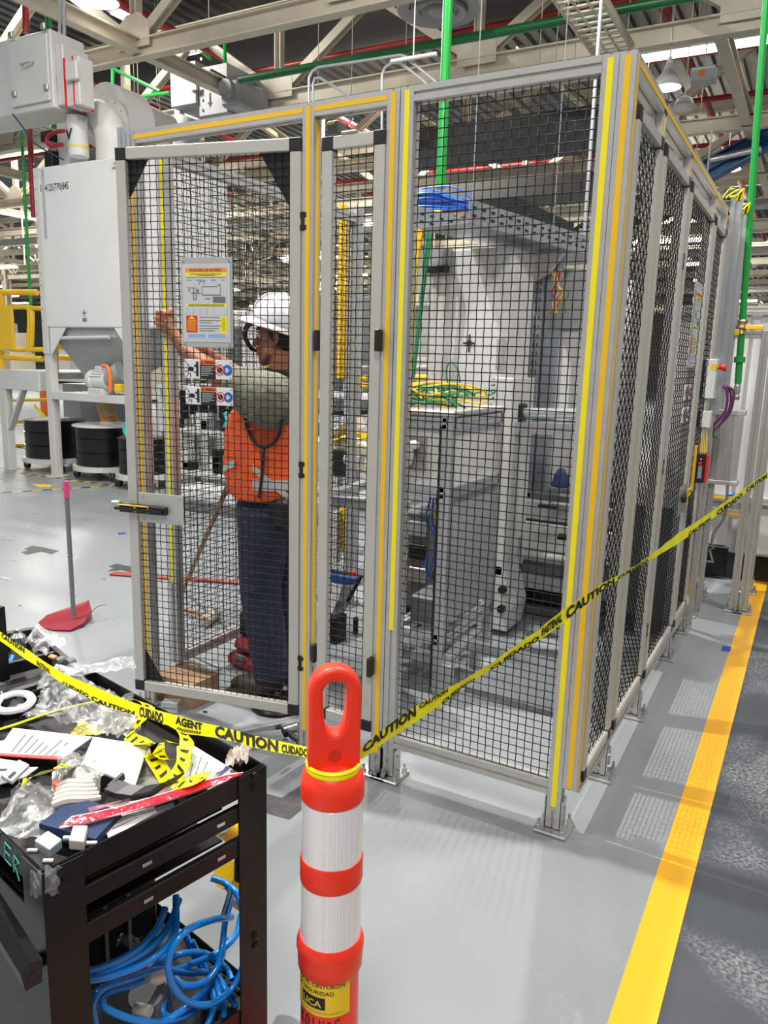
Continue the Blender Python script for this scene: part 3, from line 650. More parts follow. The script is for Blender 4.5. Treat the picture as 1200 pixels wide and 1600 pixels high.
def warning(M, x0, x1, z0, z1, lb, word, off=-.02):
    t, fn = place_sign('warning_sign', lb, 'sign', x0, x1, z0, z1, M, mat('sign_white', (.78, .78, .77), .4), th=.003, off=off)
    A = x1-x0; B = z1-z0; G = lambda a, b: fn(a, b, .0008); g2 = lambda a, b: fn(a/A, b/B, .0014)
    mb = MB(); quadf(mb, G, .33, .0, .66, .73); obj('black_field', mb, ink, t)
    mb = MB(); quadf(mb, G, .33, .73, .66, 1.0); obj('orange_header', mb, oran_ink, t)
    mb = MB(); text(mb, word, g2, .42*A, .79*B, .14*B, .03, width=.22*A)
    mb.add([g2(.35*A, .78*B), g2(.40*A, .78*B), g2(.375*A, .95*B)], [(0, 1, 2)]); obj('header_lettering', mb, ink, t)
    mb = MB()
    for k in range(6): quadf(mb, lambda a, b: fn(a, b, .0014), .36, .62-.09*k, .36+(.27, .22, .26, .2, .25, .15)[k], .65-.09*k)
    obj('white_lettering', mb, paper, t)
    mb = MB()   # crush pictogram: press plate, hand, impact rays
    quadf(mb, G, .25, .12, .30, .88); quadf(mb, G, .21, .3, .25, .36); quadf(mb, G, .21, .6, .25, .72)
    mb.add([G(.08, .38), G(.20, .38), G(.20, .58), G(.14, .62), G(.08, .58)], [(0, 1, 2, 3, 4)])
    for a in range(5):
        th = R(200+a*35-70); c, s_ = math.cos(th), math.sin(th); p = (.13+.06*c, .48+.2*s_); e = (.13+.115*c, .48+.42*s_)
        mb.add([G(p[0]-.01*s_, p[1]+.03*c), G(p[0]+.01*s_, p[1]-.03*c), G(e[0]+.006*s_, e[1]-.02*c), G(e[0]-.006*s_, e[1]+.02*c)], [(0, 1, 2, 3)])
    obj('crush_pictogram', mb, ink, t)
    def disc(cx, r0_, r1_, m, nm, o=.0008):
        mb = MB(); n = 24; v = []
        for k in range(n):
            a = 2*math.pi*k/n; v += [fn(cx+r1_/A*math.cos(a), .48+r1_/B*math.sin(a), o), fn(cx+r0_/A*math.cos(a), .48+r0_/B*math.sin(a), o)]
        mb.add(v, [(2*k, 2*((k+1) % n), 2*((k+1) % n)+1, 2*k+1) for k in range(n)]); return obj(nm, mb, m, t)
    r_ = B*.28
    disc(.745, 0.0005, r_*.55, ink, 'hand_symbol'); disc(.745, r_*.82, r_, red_ink, 'prohibition_ring', .0010)
    mb = MB(); mb.add([fn(.745-r_*.7/A, .48+r_*.55/B, .0014), fn(.745-r_*.55/A, .48+r_*.7/B, .0014), fn(.745+r_*.7/A, .48-r_*.55/B, .0014), fn(.745+r_*.55/A, .48-r_*.7/B, .0014)], [(0, 1, 2, 3)]); obj('prohibition_bar', mb, red_ink, t)
    disc(.905, .0005, r_, blue_ink, 'blue_disc'); mb = MB(); quadf(mb, lambda a, b: fn(a, b, .0014), .868, .36, .92, .6); quadf(mb, lambda a, b: fn(a, b, .0014), .925, .42, .945, .54); obj('book_symbol', mb, ltblue, t)
    for a, b in ((.03, .9), (.97, .9), (.03, .1), (.97, .1)):
        c = fn(a, b); n = (fn(a, b, 1)-c); obj('rivet', MB().cyl(c, c+n*.003, .003, 8), zinc, t, True)
xa, za = dl(287, 404); xb, zb = dl(369, 545); za2 = dl(328, 403)[1]; zb2 = dl(330, 543)[1]
placard(DM, xa, xb, zb2, za2, 'access placard with orange header on the open door')
xa, _ = dl(293, 576); xb, _ = dl(367, 576)
warning(DM, xa, xb, dl(330, 592)[1], dl(330, 562)[1], 'upper of two crush warning signs on the open door', 'WARNING')
warning(DM, xa+.002, xb+.002, dl(330, 632.5)[1], dl(330, 604.5)[1], 'lower of two crush warning signs on the open door', 'ADVERTENCIA')
# lock plate and bolt on the open door
xa, _ = dl(222, 795); xb, _ = dl(291, 795); z1_ = dl(260, 771)[1]; z0_ = dl(260, 817)[1]
t = thing('lock_plate', 'square metal plate on the left edge of the open door', 'plate', DM @ Vector((xa, -.02, z0_)))
obj('plate', MB().cbox(xa, xb, -.021, -.017, z0_, z1_, .001, DM), mat('placard_holder_metal', (.5, .52, .48)), t)
for a in (.1, .9):
    for b in (.12, .88): c = DM @ Vector((xa+(xb-xa)*a, -.021, z0_+(z1_-z0_)*b)); obj('rivet', MB().cyl(c, c+DM.to_3x3() @ Vector((0, -.004, 0)), .004, 8), zinc, t)
t = thing('slide_bolt', 'black slide bolt with yellow-edged bracket on the open door plate', 'lock', DM @ Vector((xa-.06, -.03, z0_+.05)))
zc = dl(225, 792)[1]; xl_ = dl(185, 792)[0]; xr_ = dl(268, 792)[0]
obj('bolt_body', MB().cbox(xl_+.03, xr_, -.045, -.022, zc-.018, zc+.014, .003, DM), black, t)
obj('bolt_end', MB().cbox(xl_, xl_+.04, -.05, -.02, zc-.016, zc+.024, .004, DM), zinc, t)
for dx, w_ in ((.035, .07), (.11, .055)): obj('yellow_bracket', MB().tube([DM @ Vector((xl_+dx, -.047, zc-.012)), DM @ Vector((xl_+dx, -.05, zc+.012)), DM @ Vector((xl_+dx+w_, -.05, zc+.012)), DM @ Vector((xl_+dx+w_, -.047, zc-.012))], .003, 6), powery, t)
obj('bolt_shaft', MB().cyl(DM @ Vector((xl_+.02, -.05, zc-.002)), DM @ Vector((xr_-.01, -.05, zc-.004)), .006, 10), blackst, t)
# signs on the side fence: plane x = .085 facing +x
SM = Matrix.Translation((.085, 0, 0)) @ Matrix.Rotation(R(90), 4, 'Z')
placard(SM, 1.30, 1.50, 1.50, 1.86, 'access placard seen edge-on on the side fence', off=.0)
warning(SM, 1.30, 1.46, 1.36, 1.425, 'upper crush warning sign on the side fence under the slanted placard', 'WARNING', off=.0)
warning(SM, 1.30, 1.46, 1.26, 1.325, 'lower crush warning sign on the side fence', 'ADVERTENCIA', off=.0)
# devices on the side fence
def xrect(u0_, v0_, u1_, v1_, X):
    a = at(u0_, (v0_+v1_)/2, X=X).y; b = at(u1_, (v0_+v1_)/2, X=X).y; um = (u0_+u1_)/2
    return a, b, at(um, v1_, X=X).z, at(um, v0_, X=X).z
zt = at(1112, 562, Y=2.2).z; zb_ = at(1100, 622, Y=2.2).z; xa = at(1097, 590, Y=2.2).x; xb = at(1117, 590, Y=2.2).x
t = thing('emergency_stop_box', 'white and black switch box with red mushroom button on the side fence', 'switch box', ((xa+xb)/2, 2.2, zb_))
obj('black_back', MB().cbox(xa-.012, xa+.010, 2.2, 2.3, zb_, zt, .002), black, t); obj('white_cover', MB().cbox(xa+.011, xb+.004, 2.2, 2.3, zb_-.002, zt+.003, .003), white, t)
zc = at(1125, 574, Y=2.23).z
obj('yellow_label', MB().box(xb-.028, xb+.0045, 2.199, 2.245, zc-.014, zc+.016), org, t)
obj('button_collar', MB().cyl((xb, 2.23, zc), (xb+.018, 2.23, zc), .012, 14), steel, t, True)
obj('mushroom_button', MB().lathe([(.012, 0), (.013, .012), (.021, .026), (.021, .034), (.01, .037)], (xb+.012, 2.23, zc), 20, Matrix.Rotation(R(90), 3, 'Y')), redp, t, True)
zt2 = at(1098, 642, Y=2.2).z; zb2_ = at(1098, 668, Y=2.2).z; xa2 = at(1088, 655, Y=2.2).x; xb2 = at(1110, 655, Y=2.2).x
t = thing('small_switch_box', 'smaller white and black box right below the emergency stop box', 'switch box', (xa2, 2.2, zb2_))
obj('black_back', MB().cbox(xa2, xa2+.018, 2.2, 2.28, zb2_, zt2, .002), black, t); obj('white_cover', MB().cbox(xa2+.019, xb2, 2.2, 2.28, zb2_, zt2, .002), white, t)
for k, (p0, p1, p2, p3, m) in enumerate((((1128, 604), (1141, 612), (1139, 640), (1120, 668), purple), ((1130, 601), (1146, 612), (1140, 645), (1116, 672), purple), ((1126, 600), (1136, 612), (1134, 640), (1117, 662), purple), ((1118, 622), (1112, 650), (1115, 665), (1112, 684), ink))):
    one('looped_cable', ('outermost purple cable looping beside the switch boxes', 'middle purple cable looping beside the switch boxes', 'innermost purple cable looping beside the switch boxes', 'black cable hanging from the emergency stop box')[k], 'cable', MB().tube([at(*q, Y=2.42-.02*k) for q in (p0, p1, p2, p3)], .007, 8, 6), m, True)
for k in range(4):
    one('thin_cable', ('leftmost', 'second', 'third', 'rightmost')[k]+' thin yellow cable between the small switch box and the red-edged lock', 'cable', MB().tube([at(1093+3*k, 668, Y=2.22), at(1092+4*k, 685, Y=2.21), at(1096+2.5*k, 712, Y=2.2)], .003, 6, 4), yelc, True)
xa = at(1087, 730, Y=2.15).x; xb = at(1105, 730, Y=2.15).x; z0_ = at(1095, 755, Y=2.15).z; z1_ = at(1095, 709, Y=2.15).z
t = thing('safety_lock', 'black interlock box with red edge and red button on the side fence', 'lock', (xa, 2.15, z0_))
obj('lock_body', MB().cbox(xa, xb-.012, 2.15, 2.24, z0_, z1_, .003), black, t); obj('red_cover', MB().cbox(xb-.012, xb, 2.155, 2.235, z0_+.004, z1_-.004, .002), redp, t)
zm = z0_+(z1_-z0_)*.68; xm = (xa+xb-.012)/2
obj('red_button', MB().cyl((xm, 2.151, zm), (xm, 2.143, zm), .009, 14), redp, t, True); obj('indicator', MB().cyl((xm, 2.151, zm+.022), (xm, 2.145, zm+.022), .004, 10), white, t, True)
obj('rating_label', MB().box(xm-.010, xm+.010, 2.1485, 2.1505, z0_+.025, zm-.014), steel, t)
one('yellow_lock_handle', 'long yellow sliding lock handle beside the red-edged lock', 'handle', MB().cbox(.082, .094, 1.83, 1.87, at(1080, 768, X=.085).z, at(1085, 697, X=.085).z, .003), org)
a0 = at(1070, 773, X=.09)
t = thing('side_lock_plate', 'square metal plate and bolt on the side fence', 'lock', a0)
obj('plate', MB().cbox(.082, .085, a0.y-.13, a0.y+.08, a0.z-.09, a0.z+.05, .001), zinc, t)
obj('bolt_body', MB().cbox(.086, .105, a0.y-.06, a0.y+.16, a0.z-.03, a0.z+.0, .003), black, t)
obj('yellow_bracket', MB().tube([(.106, a0.y-.03, a0.z-.04), (.108, a0.y-.03, a0.z+.03), (.108, a0.y+.04, a0.z+.03), (.108, a0.y+.04, a0.z+.0), (.106, a0.y-.02, a0.z-.0)], .004, 6), powery, t)
# ------------------------------------------------------------------ light cabinet at the end of the side fence
t = thing('machine_cabinet', 'large light grey enclosure at the right end of the side fence', 'cabinet', (.1, 3.6, 0))
xc0, xc1 = -.25, .30
def panel_(x0, x1, z0, z1, nm='panel', m=offw, y=3.62, b=.004): return obj(nm, MB().cbox(x0, x1, y, y+.02, z0, z1, b), m, t)
panel_(-.35, .14, .62, 1.86); panel_(-.35, .14, .25, .58); panel_(.20, .50, .22, 1.86)
obj('enclosure_body', MB().cbox(-.4, .52, 3.645, 5.2, .2, 1.9, .01), white, t)
obj('base_cover', MB().cbox(-.35, .16, 3.61, 3.64, .03, .24, .004), blackst, t); obj('base_cover', MB().cbox(.22, .50, 3.70, 3.72, .03, .2, .004), blackst, t)
obj('plinth', MB().cbox(-.35, .5, 3.76, 5.1, 0, .2, .004), dgrey, t)
for x in (.51,): obj('corner_profile', MB().prism(TS, (x, 3.60, .05), (x, 3.6, 1.92), (1, 0, 0)), alu, t)
for z in (1.895, .60): obj('cross_profile', MB().prism(TS, (-.38, 3.60, z), (.52, 3.6, z)), alu, t)
obj('amber_strip', MB().box(-.38, .14, 3.574, 3.577, .592, .61), org, t)
for z in (1.6, 1.2, .8, .4): obj('panel_screw', MB().cyl((.24, 3.615, z), (.24, 3.62, z), .006, 8), dgrey, t)
one('red_barrel', 'dark red thing cut off at the right edge behind the cabinet', 'container', MB().cyl((.66, 4.6, .12), (.66, 4.6, .75), .12, 20), mat('dusty_red', (.42, .08, .10), .5), True)
for i, (x, y, lb) in enumerate(((.282, 2.87, 'left one of two free posts in front of the light cabinet'), (.336, 2.87, 'right one of two free posts in front of the light cabinet'), (.33, 3.37, 'rear free post standing closest to the light cabinet'))):
    post(x, y, lb, z1=1.72 if i < 2 else 1.9)
rail((-.0, 2.87, .62), (.262, 2.87, .62), 'low amber-striped crossbar between the side fence and the free posts', ((0, -1, 0), org))
rail((-.0, 2.87, 1.70), (.262, 2.87, 1.70), 'upper crossbar between the side fence and the free posts')
# green drop pipe with yellow valve, ending on a silver cylinder
gx, gy = .20, 2.72
gtop = at(1197, 0, Y=gy)
t = thing('green_air_pipe', 'bright green vertical air pipe at the right edge with a valve', 'pipe', (gx, gy, 1.45))
zz = at(1153, 598, Y=gy).z; xx = at(1153, 598, Y=gy).x; xt = gtop.x
L_ = lambda z: (xx+(xt-xx)*(z-zz)/(gtop.z-zz), gy, z)
obj('pipe_run', MB().cyl(L_(zz), L_(5.9), .019, 16), green, t, True)
zv = at(1157, 512, Y=gy).z; zk = at(1155, 562, Y=gy).z
obj('ball_valve', MB().lathe([(.022, -.04), (.03, -.035), (.026, -.015), (.034, 0), (.026, .02), (.03, .035), (.022, .045)], L_(zv), 16), brass, t, True)
obj('valve_lever', MB().cbox(L_(zv)[0]+.02, L_(zv)[0]+.115, gy-.045, gy-.035, zv-.012, zv+.014, .003), org, t)
obj('valve_key', MB().cbox(L_(zv)[0]-.035, L_(zv)[0]-.008, gy-.045, gy-.04, zv-.045, zv-.01, .003), powery, t)
obj('coupling', MB().lathe([(.02, -.018), (.031, -.015), (.031, .015), (.02, .018)], L_(zk), 16), green, t, True)
obj('quick_coupler', MB().lathe([(.016, -.10), (.02, -.08), (.014, -.07), (.018, -.05), (.018, -.02), (.015, -.01), (.02, 0)], L_(zz), 14), zinc, t, True)
x0_, x1_, z0_, z1_ = rectY(1112, 640, 1157, 757, gy)
t = thing('ribbed_cylinder_housing', 'ribbed grey aluminium housing under the green pipe', 'housing', ((x0_+x1_)/2, gy, z0_))
obj('body', MB().prism([(-.045, -.03), (-.03, -.032), (-.028, -.028), (-.01, -.032), (-.008, -.028), (.01, -.032), (.012, -.028), (.03, -.032), (.045, -.03), (.045, .05), (-.045, .05)], ((x0_+x1_)/2+.012, gy, z0_+.02), ((x0_+x1_)/2+.005, gy, z1_-.03), (1, 0, 0)), alu, t)
obj('side_face', MB().cbox(x0_-.03, x0_+.005, gy-.02, gy+.06, z0_-.0, z1_, .004), dgrey, t)
obj('end_cap', MB().cbox(x0_+.0, x1_+.01, gy-.036, gy+.05, z1_-.03, z1_, .003), alu, t); obj('end_cap', MB().cbox(x0_+.0, x1_+.01, gy-.036, gy+.05, z0_, z0_+.025, .003), alu, t)
one('flexible_hose', 'grey flexible hose dropping from the ribbed housing', 'hose', MB().tube([at(1137, 758, Y=2.7), at(1135, 790, Y=2.7), at(1130, 812, Y=2.72), at(1116, 832, Y=2.76), at(1112, 850, Y=2.8)], .009, 8, 6), steel, True)
one('valve_knob', 'small blue valve knob beside the flexible hose', 'knob', MB().cyl(at(1137, 772, Y=2.69), at(1146, 773, Y=2.68), .009, 12), bluep, True)
one('wire_tangle', 'bent silver wire hanging below the amber-striped crossbar', 'wire', MB().tube([at(*q, Y=2.8) for q in ((1114, 850), (1110, 862), (1115, 878), (1098, 876), (1113, 880), (1108, 858), (1116, 856))], .003, 6), zinc)
# ================================================================== INSIDE THE CAGE
def boxpx(mb, u0_, v0_, u1_, v1_, Y, dep, b=.004):
    x0, x1, z0, z1 = rectY(u0_, v0_, u1_, v1_, Y); return mb.cbox(x0, x1, Y, Y+dep, z0, z1, b)
# white machine column with tapered foot
t = thing('machine_column', 'tall white machine column with a black cross mark behind the big mesh panel', 'machine', (-1.1, 1.6, 0))
x0, x1, z0, z1 = rectY(703, 388, 797, 640, 1.62)
obj('upper_panel', MB().cbox(x0-.12, x1, 1.62, 1.95, z0-.02, z1, .006), white, t)
xe0, xe1, ze0, ze1 = rectY(764, 640, 792, 900, 1.60)
obj('front_web', MB().cbox(xe0, xe1, 1.60, 1.95, .35, 1.42, .004), offw, t)
fx0 = at(745, 900, Y=1.6).x; fx1 = at(788, 900, Y=1.6).x
obj('tapered_foot', MB().prism([(.40, fx0+.02), (.40, fx1-.01), (.18, fx1+.05), (.04, fx1+.03), (.04, fx0), (.2, fx0-.02)][::-1], (0, 1.60, 0), (0, 1.85, 0), (0, 0, 1)), offw, t)
o = obj('rounded_leg', MB().cyl(at(728, 780, Y=1.75), Vector((at(728, 780, Y=1.75).x, 1.75, .1)), .085, 24), white, t, True)
obj('wide_gusset', MB().prism([(.55, at(735, 880, Y=1.8).x), (.55, at(690, 900, Y=1.8).x), (.35, at(640, 940, Y=1.8).x), (.12, at(640, 960, Y=1.8).x), (.12, at(740, 960, Y=1.8).x)], (0, 1.84, 0), (0, 1.86, 0), (0, 0, 1)), offw, t)
for z in (.28, .17): c = Vector((fx1-.0, 1.598, z)); obj('knob', MB().cyl(c, c+Vector((0, -.03, 0)), .022, 14), black, t, True)
mb = MB(); c = at(733, 536, Y=1.617)
mb.box(c.x-.035, c.x+.035, 1.615, 1.6195, c.z-.004, c.z+.004).box(c.x-.004, c.x+.004, 1.615, 1.6195, c.z-.045, c.z+.045).box(c.x-.012, c.x+.012, 1.6145, 1.6195, c.z-.012, c.z+.012)
obj('cross_mark', mb, ink, t)
mb = MB(); rnd = random.Random(3)
for k in range(26):
    p = at(771-k*.75, 592+k*10, Y=1.597); w_ = .014+.008*rnd.random(); h_ = .010
    mb.box(p.x-w_/2, p.x+w_/2, 1.5965, 1.5995, p.z-h_/2, p.z-h_/2+.004); 
    if k % 3: mb.box(p.x-w_/2, p.x-w_/2+.004, 1.5965, 1.5995, p.z-h_/2, p.z+h_/2)
    if k % 2: mb.box(p.x+w_/2-.006, p.x+w_/2, 1.5965, 1.5995, p.z-h_/2, p.z+h_/2+.003)
obj('worn_lettering', mb, ink, t, kind='stuff')
boxpx(m2 := MB(), 775, 528, 786, 578, 1.598, .012, .002); obj('terminal_cover', m2, alu2, t)
boxpx(m2 := MB(), 662, 388, 704, 430, 1.60, .3); obj('top_bracket', m2, grey, t)
boxpx(m2 := MB(), 667, 414, 701, 426, 1.585, .012); obj('dark_slot', m2, black, t)
# amber strut behind
for k, (u, w_, m) in enumerate(((670, 5, alu), (679, 3, yelp), (690, 7, alu))):
    boxpx(m2 := MB(), u, 425, u+w_, 640, 1.9, .04, .002); one('inner_strut', ('left grey strut behind the white column', 'thin yellow strut behind the white column', 'right grey strut touching the white column')[k], 'strut', m2, m)
# work table
t = thing('work_table', 'aluminium framed cabinet table with light panels behind the big mesh panel', 'table', (-1.0, .75, 0))
yf = .72; xr = at(692, 900, Y=yf).x; ztop = at(660, 648, Y=yf).z; zmid = at(660, 766, Y=yf).z; xl = xr-.24; yb = 1.30
obj('table_top', MB().cbox(xl, xr+.03, yf-.03, yb+.03, ztop, ztop+.022, .004), alu, t)
for (x, y) in ((xr, yf), (xl, yf), (xr, yb), (xl, yb)): obj('leg', MB().prism(TS, (x, y, .03), (x, y, ztop), (1, 0, 0)), alu2, t); 
for (x, y) in ((xr, yf), (xl, yf), (xr, yb), (xl, yb)): obj('leg_foot', MB().cyl((x, y, 0), (x, y, .035), .03, 14, .02), zinc, t)
for z in (ztop-.03, zmid, .27):
    obj('frame_rail', MB().prism(TS, (xl, yf, z), (xr, yf, z)), alu2, t); obj('frame_rail', MB().prism(TS, (xr, yf, z), (xr, yb, z)), alu2, t); obj('frame_rail', MB().prism(TS, (xl, yf, z), (xl, yb, z)), alu2, t); obj('frame_rail', MB().prism(TS, (xl, yb, z), (xr, yb, z)), alu2, t)
obj('front_panel', MB().box(xl+.02, xr-.02, yf-.004, yf+.004, zmid+.02, ztop-.05), white, t)
obj('side_panel', MB().box(xr-.004, xr+.004, yf+.02, yb-.02, zmid+.02, ztop-.05), white, t)
obj('lower_side_panel', MB().box(xr-.004, xr+.004, yf+.03, yb-.02, .34, zmid-.03), grey, t)
obj('black_seal', MB().box(xr-.031, xr-.0235, yf-.026, yf-.0226, .05, ztop-.04), black, t)
c = at(648, 708, Y=yf-.01)
obj('handle_recess', MB().box(c.x-.05, c.x+.055, yf-.008, yf-.003, c.z-.075, c.z+.07), mat('warm_grey', (.33, .29, .27), .5), t)
obj('lobed_handle', MB().ell(c+Vector((-.02, -.03, .0)), .03, .022, .06, 14, 8).ell(c+Vector((.01, -.03, .04)), .028, .02, .02, 12, 8), mat('bright_polymer', (.85, .85, .84), .25), t, True)
boxpx(m2 := MB(), 634, 800, 668, 950, 1.45, .3, .01)
t = thing('drive_unit', 'dark drive unit standing under the work table behind the hanging cables', 'machine', at(650, 960, Y=1.5)); obj('housing', m2, dgrey, t)
for k in range(3): boxpx(m2 := MB(), 638, 815+36*k, 664, 838+36*k, 1.43, .02, .004); obj('cover', m2, (grey, blackst, zinc)[k], t)
x_ = at(650, 900, Y=1.5).x; obj('foot', MB().cbox(x_-.06, x_+.06, 1.5, 1.7, 0, at(650, 949, Y=1.45).z, .004), blackst, t)
one('control_block', 'grey valve block on the lower frame of the work table', 'valve block', MB().cbox(xl+.03, xl+.2, yf+.1, yf+.3, .293, .42, .01), dgrey)
for k in range(6):
    a = Vector((xr-.12+.012*k, yf+.10, zmid-.04)); one('hanging_cable', 'tangled cable hanging under the work table panel', 'cable', MB().tube([a, a+Vector((-.03+.02*k % .05, .02, -.12)), a+Vector((.03, .03, -.22)), a+Vector((-.02+.01*k, .01, -.32-.02*k)), a+Vector((.0, .03, -.40))], .005, 6, 6), (bluec, bluec, ink, yelc, yelc, orangec)[k], True, 'cables under the work table')
rnd = random.Random(11)
for k in range(14):
    cx_, cy_ = xr-.22+rnd.uniform(-.10, .12), yf+.2+rnd.uniform(-.08, .12); rr = rnd.uniform(.05, .15); zc = ztop+.035+.006*k; ph = rnd.uniform(0, 6)
    pts = [(cx_+rr*1.3*math.cos(ph+a), cy_+rr*.6*math.sin(ph+a), zc+.02*math.sin(2*a+ph)) for a in [i*.7 for i in range(11)]]
    one('coiled_cable', ('green', 'yellow', 'green')[k % 3]+' cable coil heaped on the work table', 'cable', MB().tube(pts, .005, 6, 4), (greenc, yelc, greenc)[k % 3], True, ('green', 'yellow', 'green')[k % 3]+' cables on the work table')
one('cable_loop', 'tall green cable loop standing up from the heap on the work table', 'cable', MB().tube([at(*q, Y=.95) for q in ((713, 640), (700, 600), (698, 575), (706, 566), (716, 580), (718, 610), (708, 632))], .004, 6, 6), greenc, True)
# low aluminium frame on the floor
t = thing('floor_base_frame', 'low aluminium base frame on the floor inside the cage', 'frame', (-1.0, 1.3, .2))
z = .2; A_ = [at(618, 978, Z=z), at(668, 962, Z=z), at(745, 985, Z=z), at(700, 1032, Z=z)]
for i in range(3): obj('frame_bar', MB().prism(TS, A_[i], A_[i+1]), alu2, t)
obj('frame_bar', MB().prism(TS, at(622, 1015, Z=.14), at(700, 1034, Z=.14)), alu2, t); obj('frame_bar', MB().prism(TS, at(735, 1008, Z=z), at(905, 1052, Z=z)), alu2, t)
for p in A_+[at(900, 1050, Z=z)]: obj('leg', MB().prism(TS, (p.x, p.y, 0), (p.x, p.y, z-.02), (1, 0, 0)), alu2, t)
# perforated uprights and white back panel
t = thing('perforated_upright', 'blue-grey perforated steel upright left of the yellow corner strip', 'upright', (-.8, 1.9, .7))
x0, x1, z0, z1 = rectY(826, 398, 862, 780, 2.1); gb = mat('blue_grey_steel', (.27, .30, .33), .4, .3)
obj('channel', MB().cbox(x0, x0+.055, 2.10, 2.16, z0, z1, .003), gb, t); obj('flat_strip', MB().cbox(x0+.06, x1, 2.12, 2.2, z0, z1, .003), gb, t)
mb = MB()
for k in range(int((z1-z0)/.05)):
    z = z0+.03+.05*k; mb.box(x0+.012, x0+.018, 2.0985, 2.1005, z, z+.025).box(x0+.034, x0+.040, 2.0985, 2.1005, z, z+.025)
obj('slots', mb, ink, t, kind='stuff')
obj('triangle_gusset', MB().prism([(z1, x0-.01), (z1, x0+.17), (z1-.10, x0+.10), (z1-.16, x0-.01)], (0, 2.08, 0), (0, 2.09, 0), (0, 0, 1)), white, t)
x0, x1, z0, z1 = rectY(862, 440, 935, 768, 2.3)
t = thing('back_panel', 'white ribbed enclosure panel just left of the yellow corner strip', 'panel', (x0, 2.3, z0))
obj('panel', MB().cbox(x0, x1+.15, 2.3, 2.34, z0, z1, .006), white, t)
for k in range(3): obj('rib', MB().cbox(x0+.02+.12*k, x0+.035+.12*k, 2.285, 2.30, z0, z1, .002), offw, t)
boxpx(m2 := MB(), 860, 420, 930, 515, 2.28, .05); one('grey_hood', 'grey sheet hood with wires above the white ribbed panel', 'hood', m2, grey)
boxpx(m2 := MB(), 796, 405, 824, 780, 2.35, .3); one('dark_gap_box', 'dark box put in for the dark gap between the white column and the perforated upright', 'rack', m2, dgrey)  # dark grey box stands in for the dark gap beside the column
rnd = random.Random(5)
for k in range(12):
    u = 862+rnd.uniform(0, 20); p = [at(u+rnd.uniform(-8, 8), 425+j*16, Y=2.0) for j in range(5)]
    if k >= 7: u = 806+rnd.uniform(0, 14); p = [at(u+rnd.uniform(-6, 6), 405+j*22, Y=2.0) for j in range(5)]
    one('loose_wire', 'loose coloured wire hanging at the upper rack', 'wire', MB().tube(p, .0045, 6, 4), (orangec, orangec, paper, purple, yelc, greenc, orangec)[k % 7], True, 'loose wires at the upper rack')
for k, (u, v, w_, h_, m) in enumerate(((800, 600, 16, 10, white), (797, 615, 22, 12, blackst), (800, 520, 20, 14, grey), (803, 545, 12, 20, zinc), (795, 690, 28, 30, grey), (802, 730, 16, 26, yelp))):
    boxpx(m2 := MB(), u, v, u+w_, v+h_, 2.22, .08, .006); one('gap_component', ('small white terminal module in the dark gap', 'black clamp in the dark gap', 'upper grey relay in the dark gap', 'silver connector in the dark gap', 'lower grey box in the dark gap', 'yellow valve lowest in the dark gap')[k], 'component', m2, m)
a, b = at(820, 645, Y=1.75), at(930, 647, Y=1.75)
t = thing('pneumatic_cylinder', 'polished horizontal cylinder behind the mesh beside the corner post', 'cylinder', a)
obj('barrel', MB().cyl(a, b, .028, 24), alu2, t, True); obj('end_block', MB().cbox(a.x-.10, a.x+.0, 1.7, 1.8, a.z-.05, a.z+.05, .01), black, t); obj('second_rod', MB().cyl(a-Vector((0, 0, .055)), b-Vector((0, 0, .055)), .013, 16), alu2, t, True); obj('piston_rod', MB().cyl(a-Vector((.24, 0, 0)), a, .012, 16), alu2, t, True)
a, b = at(765, 667, Y=1.7), at(940, 672, Y=1.7)
one('beam_profile', 'long aluminium beam under the polished cylinder', 'beam', MB().prism(tslot(.06), a, b), alu2)
# machine bed: stacked slabs
t = thing('machine_bed', 'layered grey machine bed low behind the mesh left of the corner post', 'machine', (-.5, 2, 0))
for k, (v0, v1, Y, d, m) in enumerate(((785, 815, 2.06, .8, grey), (820, 862, 2.04, .7, offw), (866, 872, 2.0, .7, zinc), (872, 900, 2.0, .7, dgrey), (903, 925, 1.97, .7, grey), (928, 945, 2.02, .7, blackst), (948, 965, 2.06, .6, dgrey))):
    x0, x1, z0, z1 = rectY(786-(4 if k % 2 else 0), v0, 935, v1, Y); obj('bed_slab', MB().cbox(x0, min(x1+.1, .0), Y, Y+d, z0, z1, .006), m, t)
obj('bed_body', MB().cbox(at(800, 900, Y=2.1).x, -.02, 2.1, 2.7, .1, .75, .01), dgrey, t); obj('round_roll', MB().cyl(at(790, 862, Y=1.98), at(935, 885, Y=1.98), .03, 20), grey, t, True)
obj('bed_foot', MB().cbox(-.7, -.6, 2.1, 2.6, 0, .1, .01), blackst, t); obj('bed_foot', MB().cbox(-.2, -.1, 2.1, 2.6, 0, .1, .01), blackst, t)
boxpx(m2 := MB(), 800, 838, 813, 869, 1.84, .03); one('slot_bracket', 'small grey bracket on the machine bed beside the amber cables', 'bracket', m2, gb)
for k in range(5):
    one('amber_cable', 'amber cable coiled at the left end of the machine bed', 'cable', MB().tube([at(775+rnd.uniform(0, 4)+q[0], q[1]+rnd.uniform(-3, 3), Y=1.82) for q in ((18, 842), (14, 862), (4, 872), (-2, 860), (8, 848), (16, 865))], .006, 6, 5), orangec if k % 2 else yelc, True, 'amber cables at the machine bed')
c = at(876, 752, Y=1.88)
one('blue_cloth', 'dark blue cone-shaped cloth bag standing on the machine bed', 'bag', MB().lathe([(.045, -.03), (.05, -.02), (.038, .03), (.022, .065), (.006, .075)], c, 16), bluebag, True)
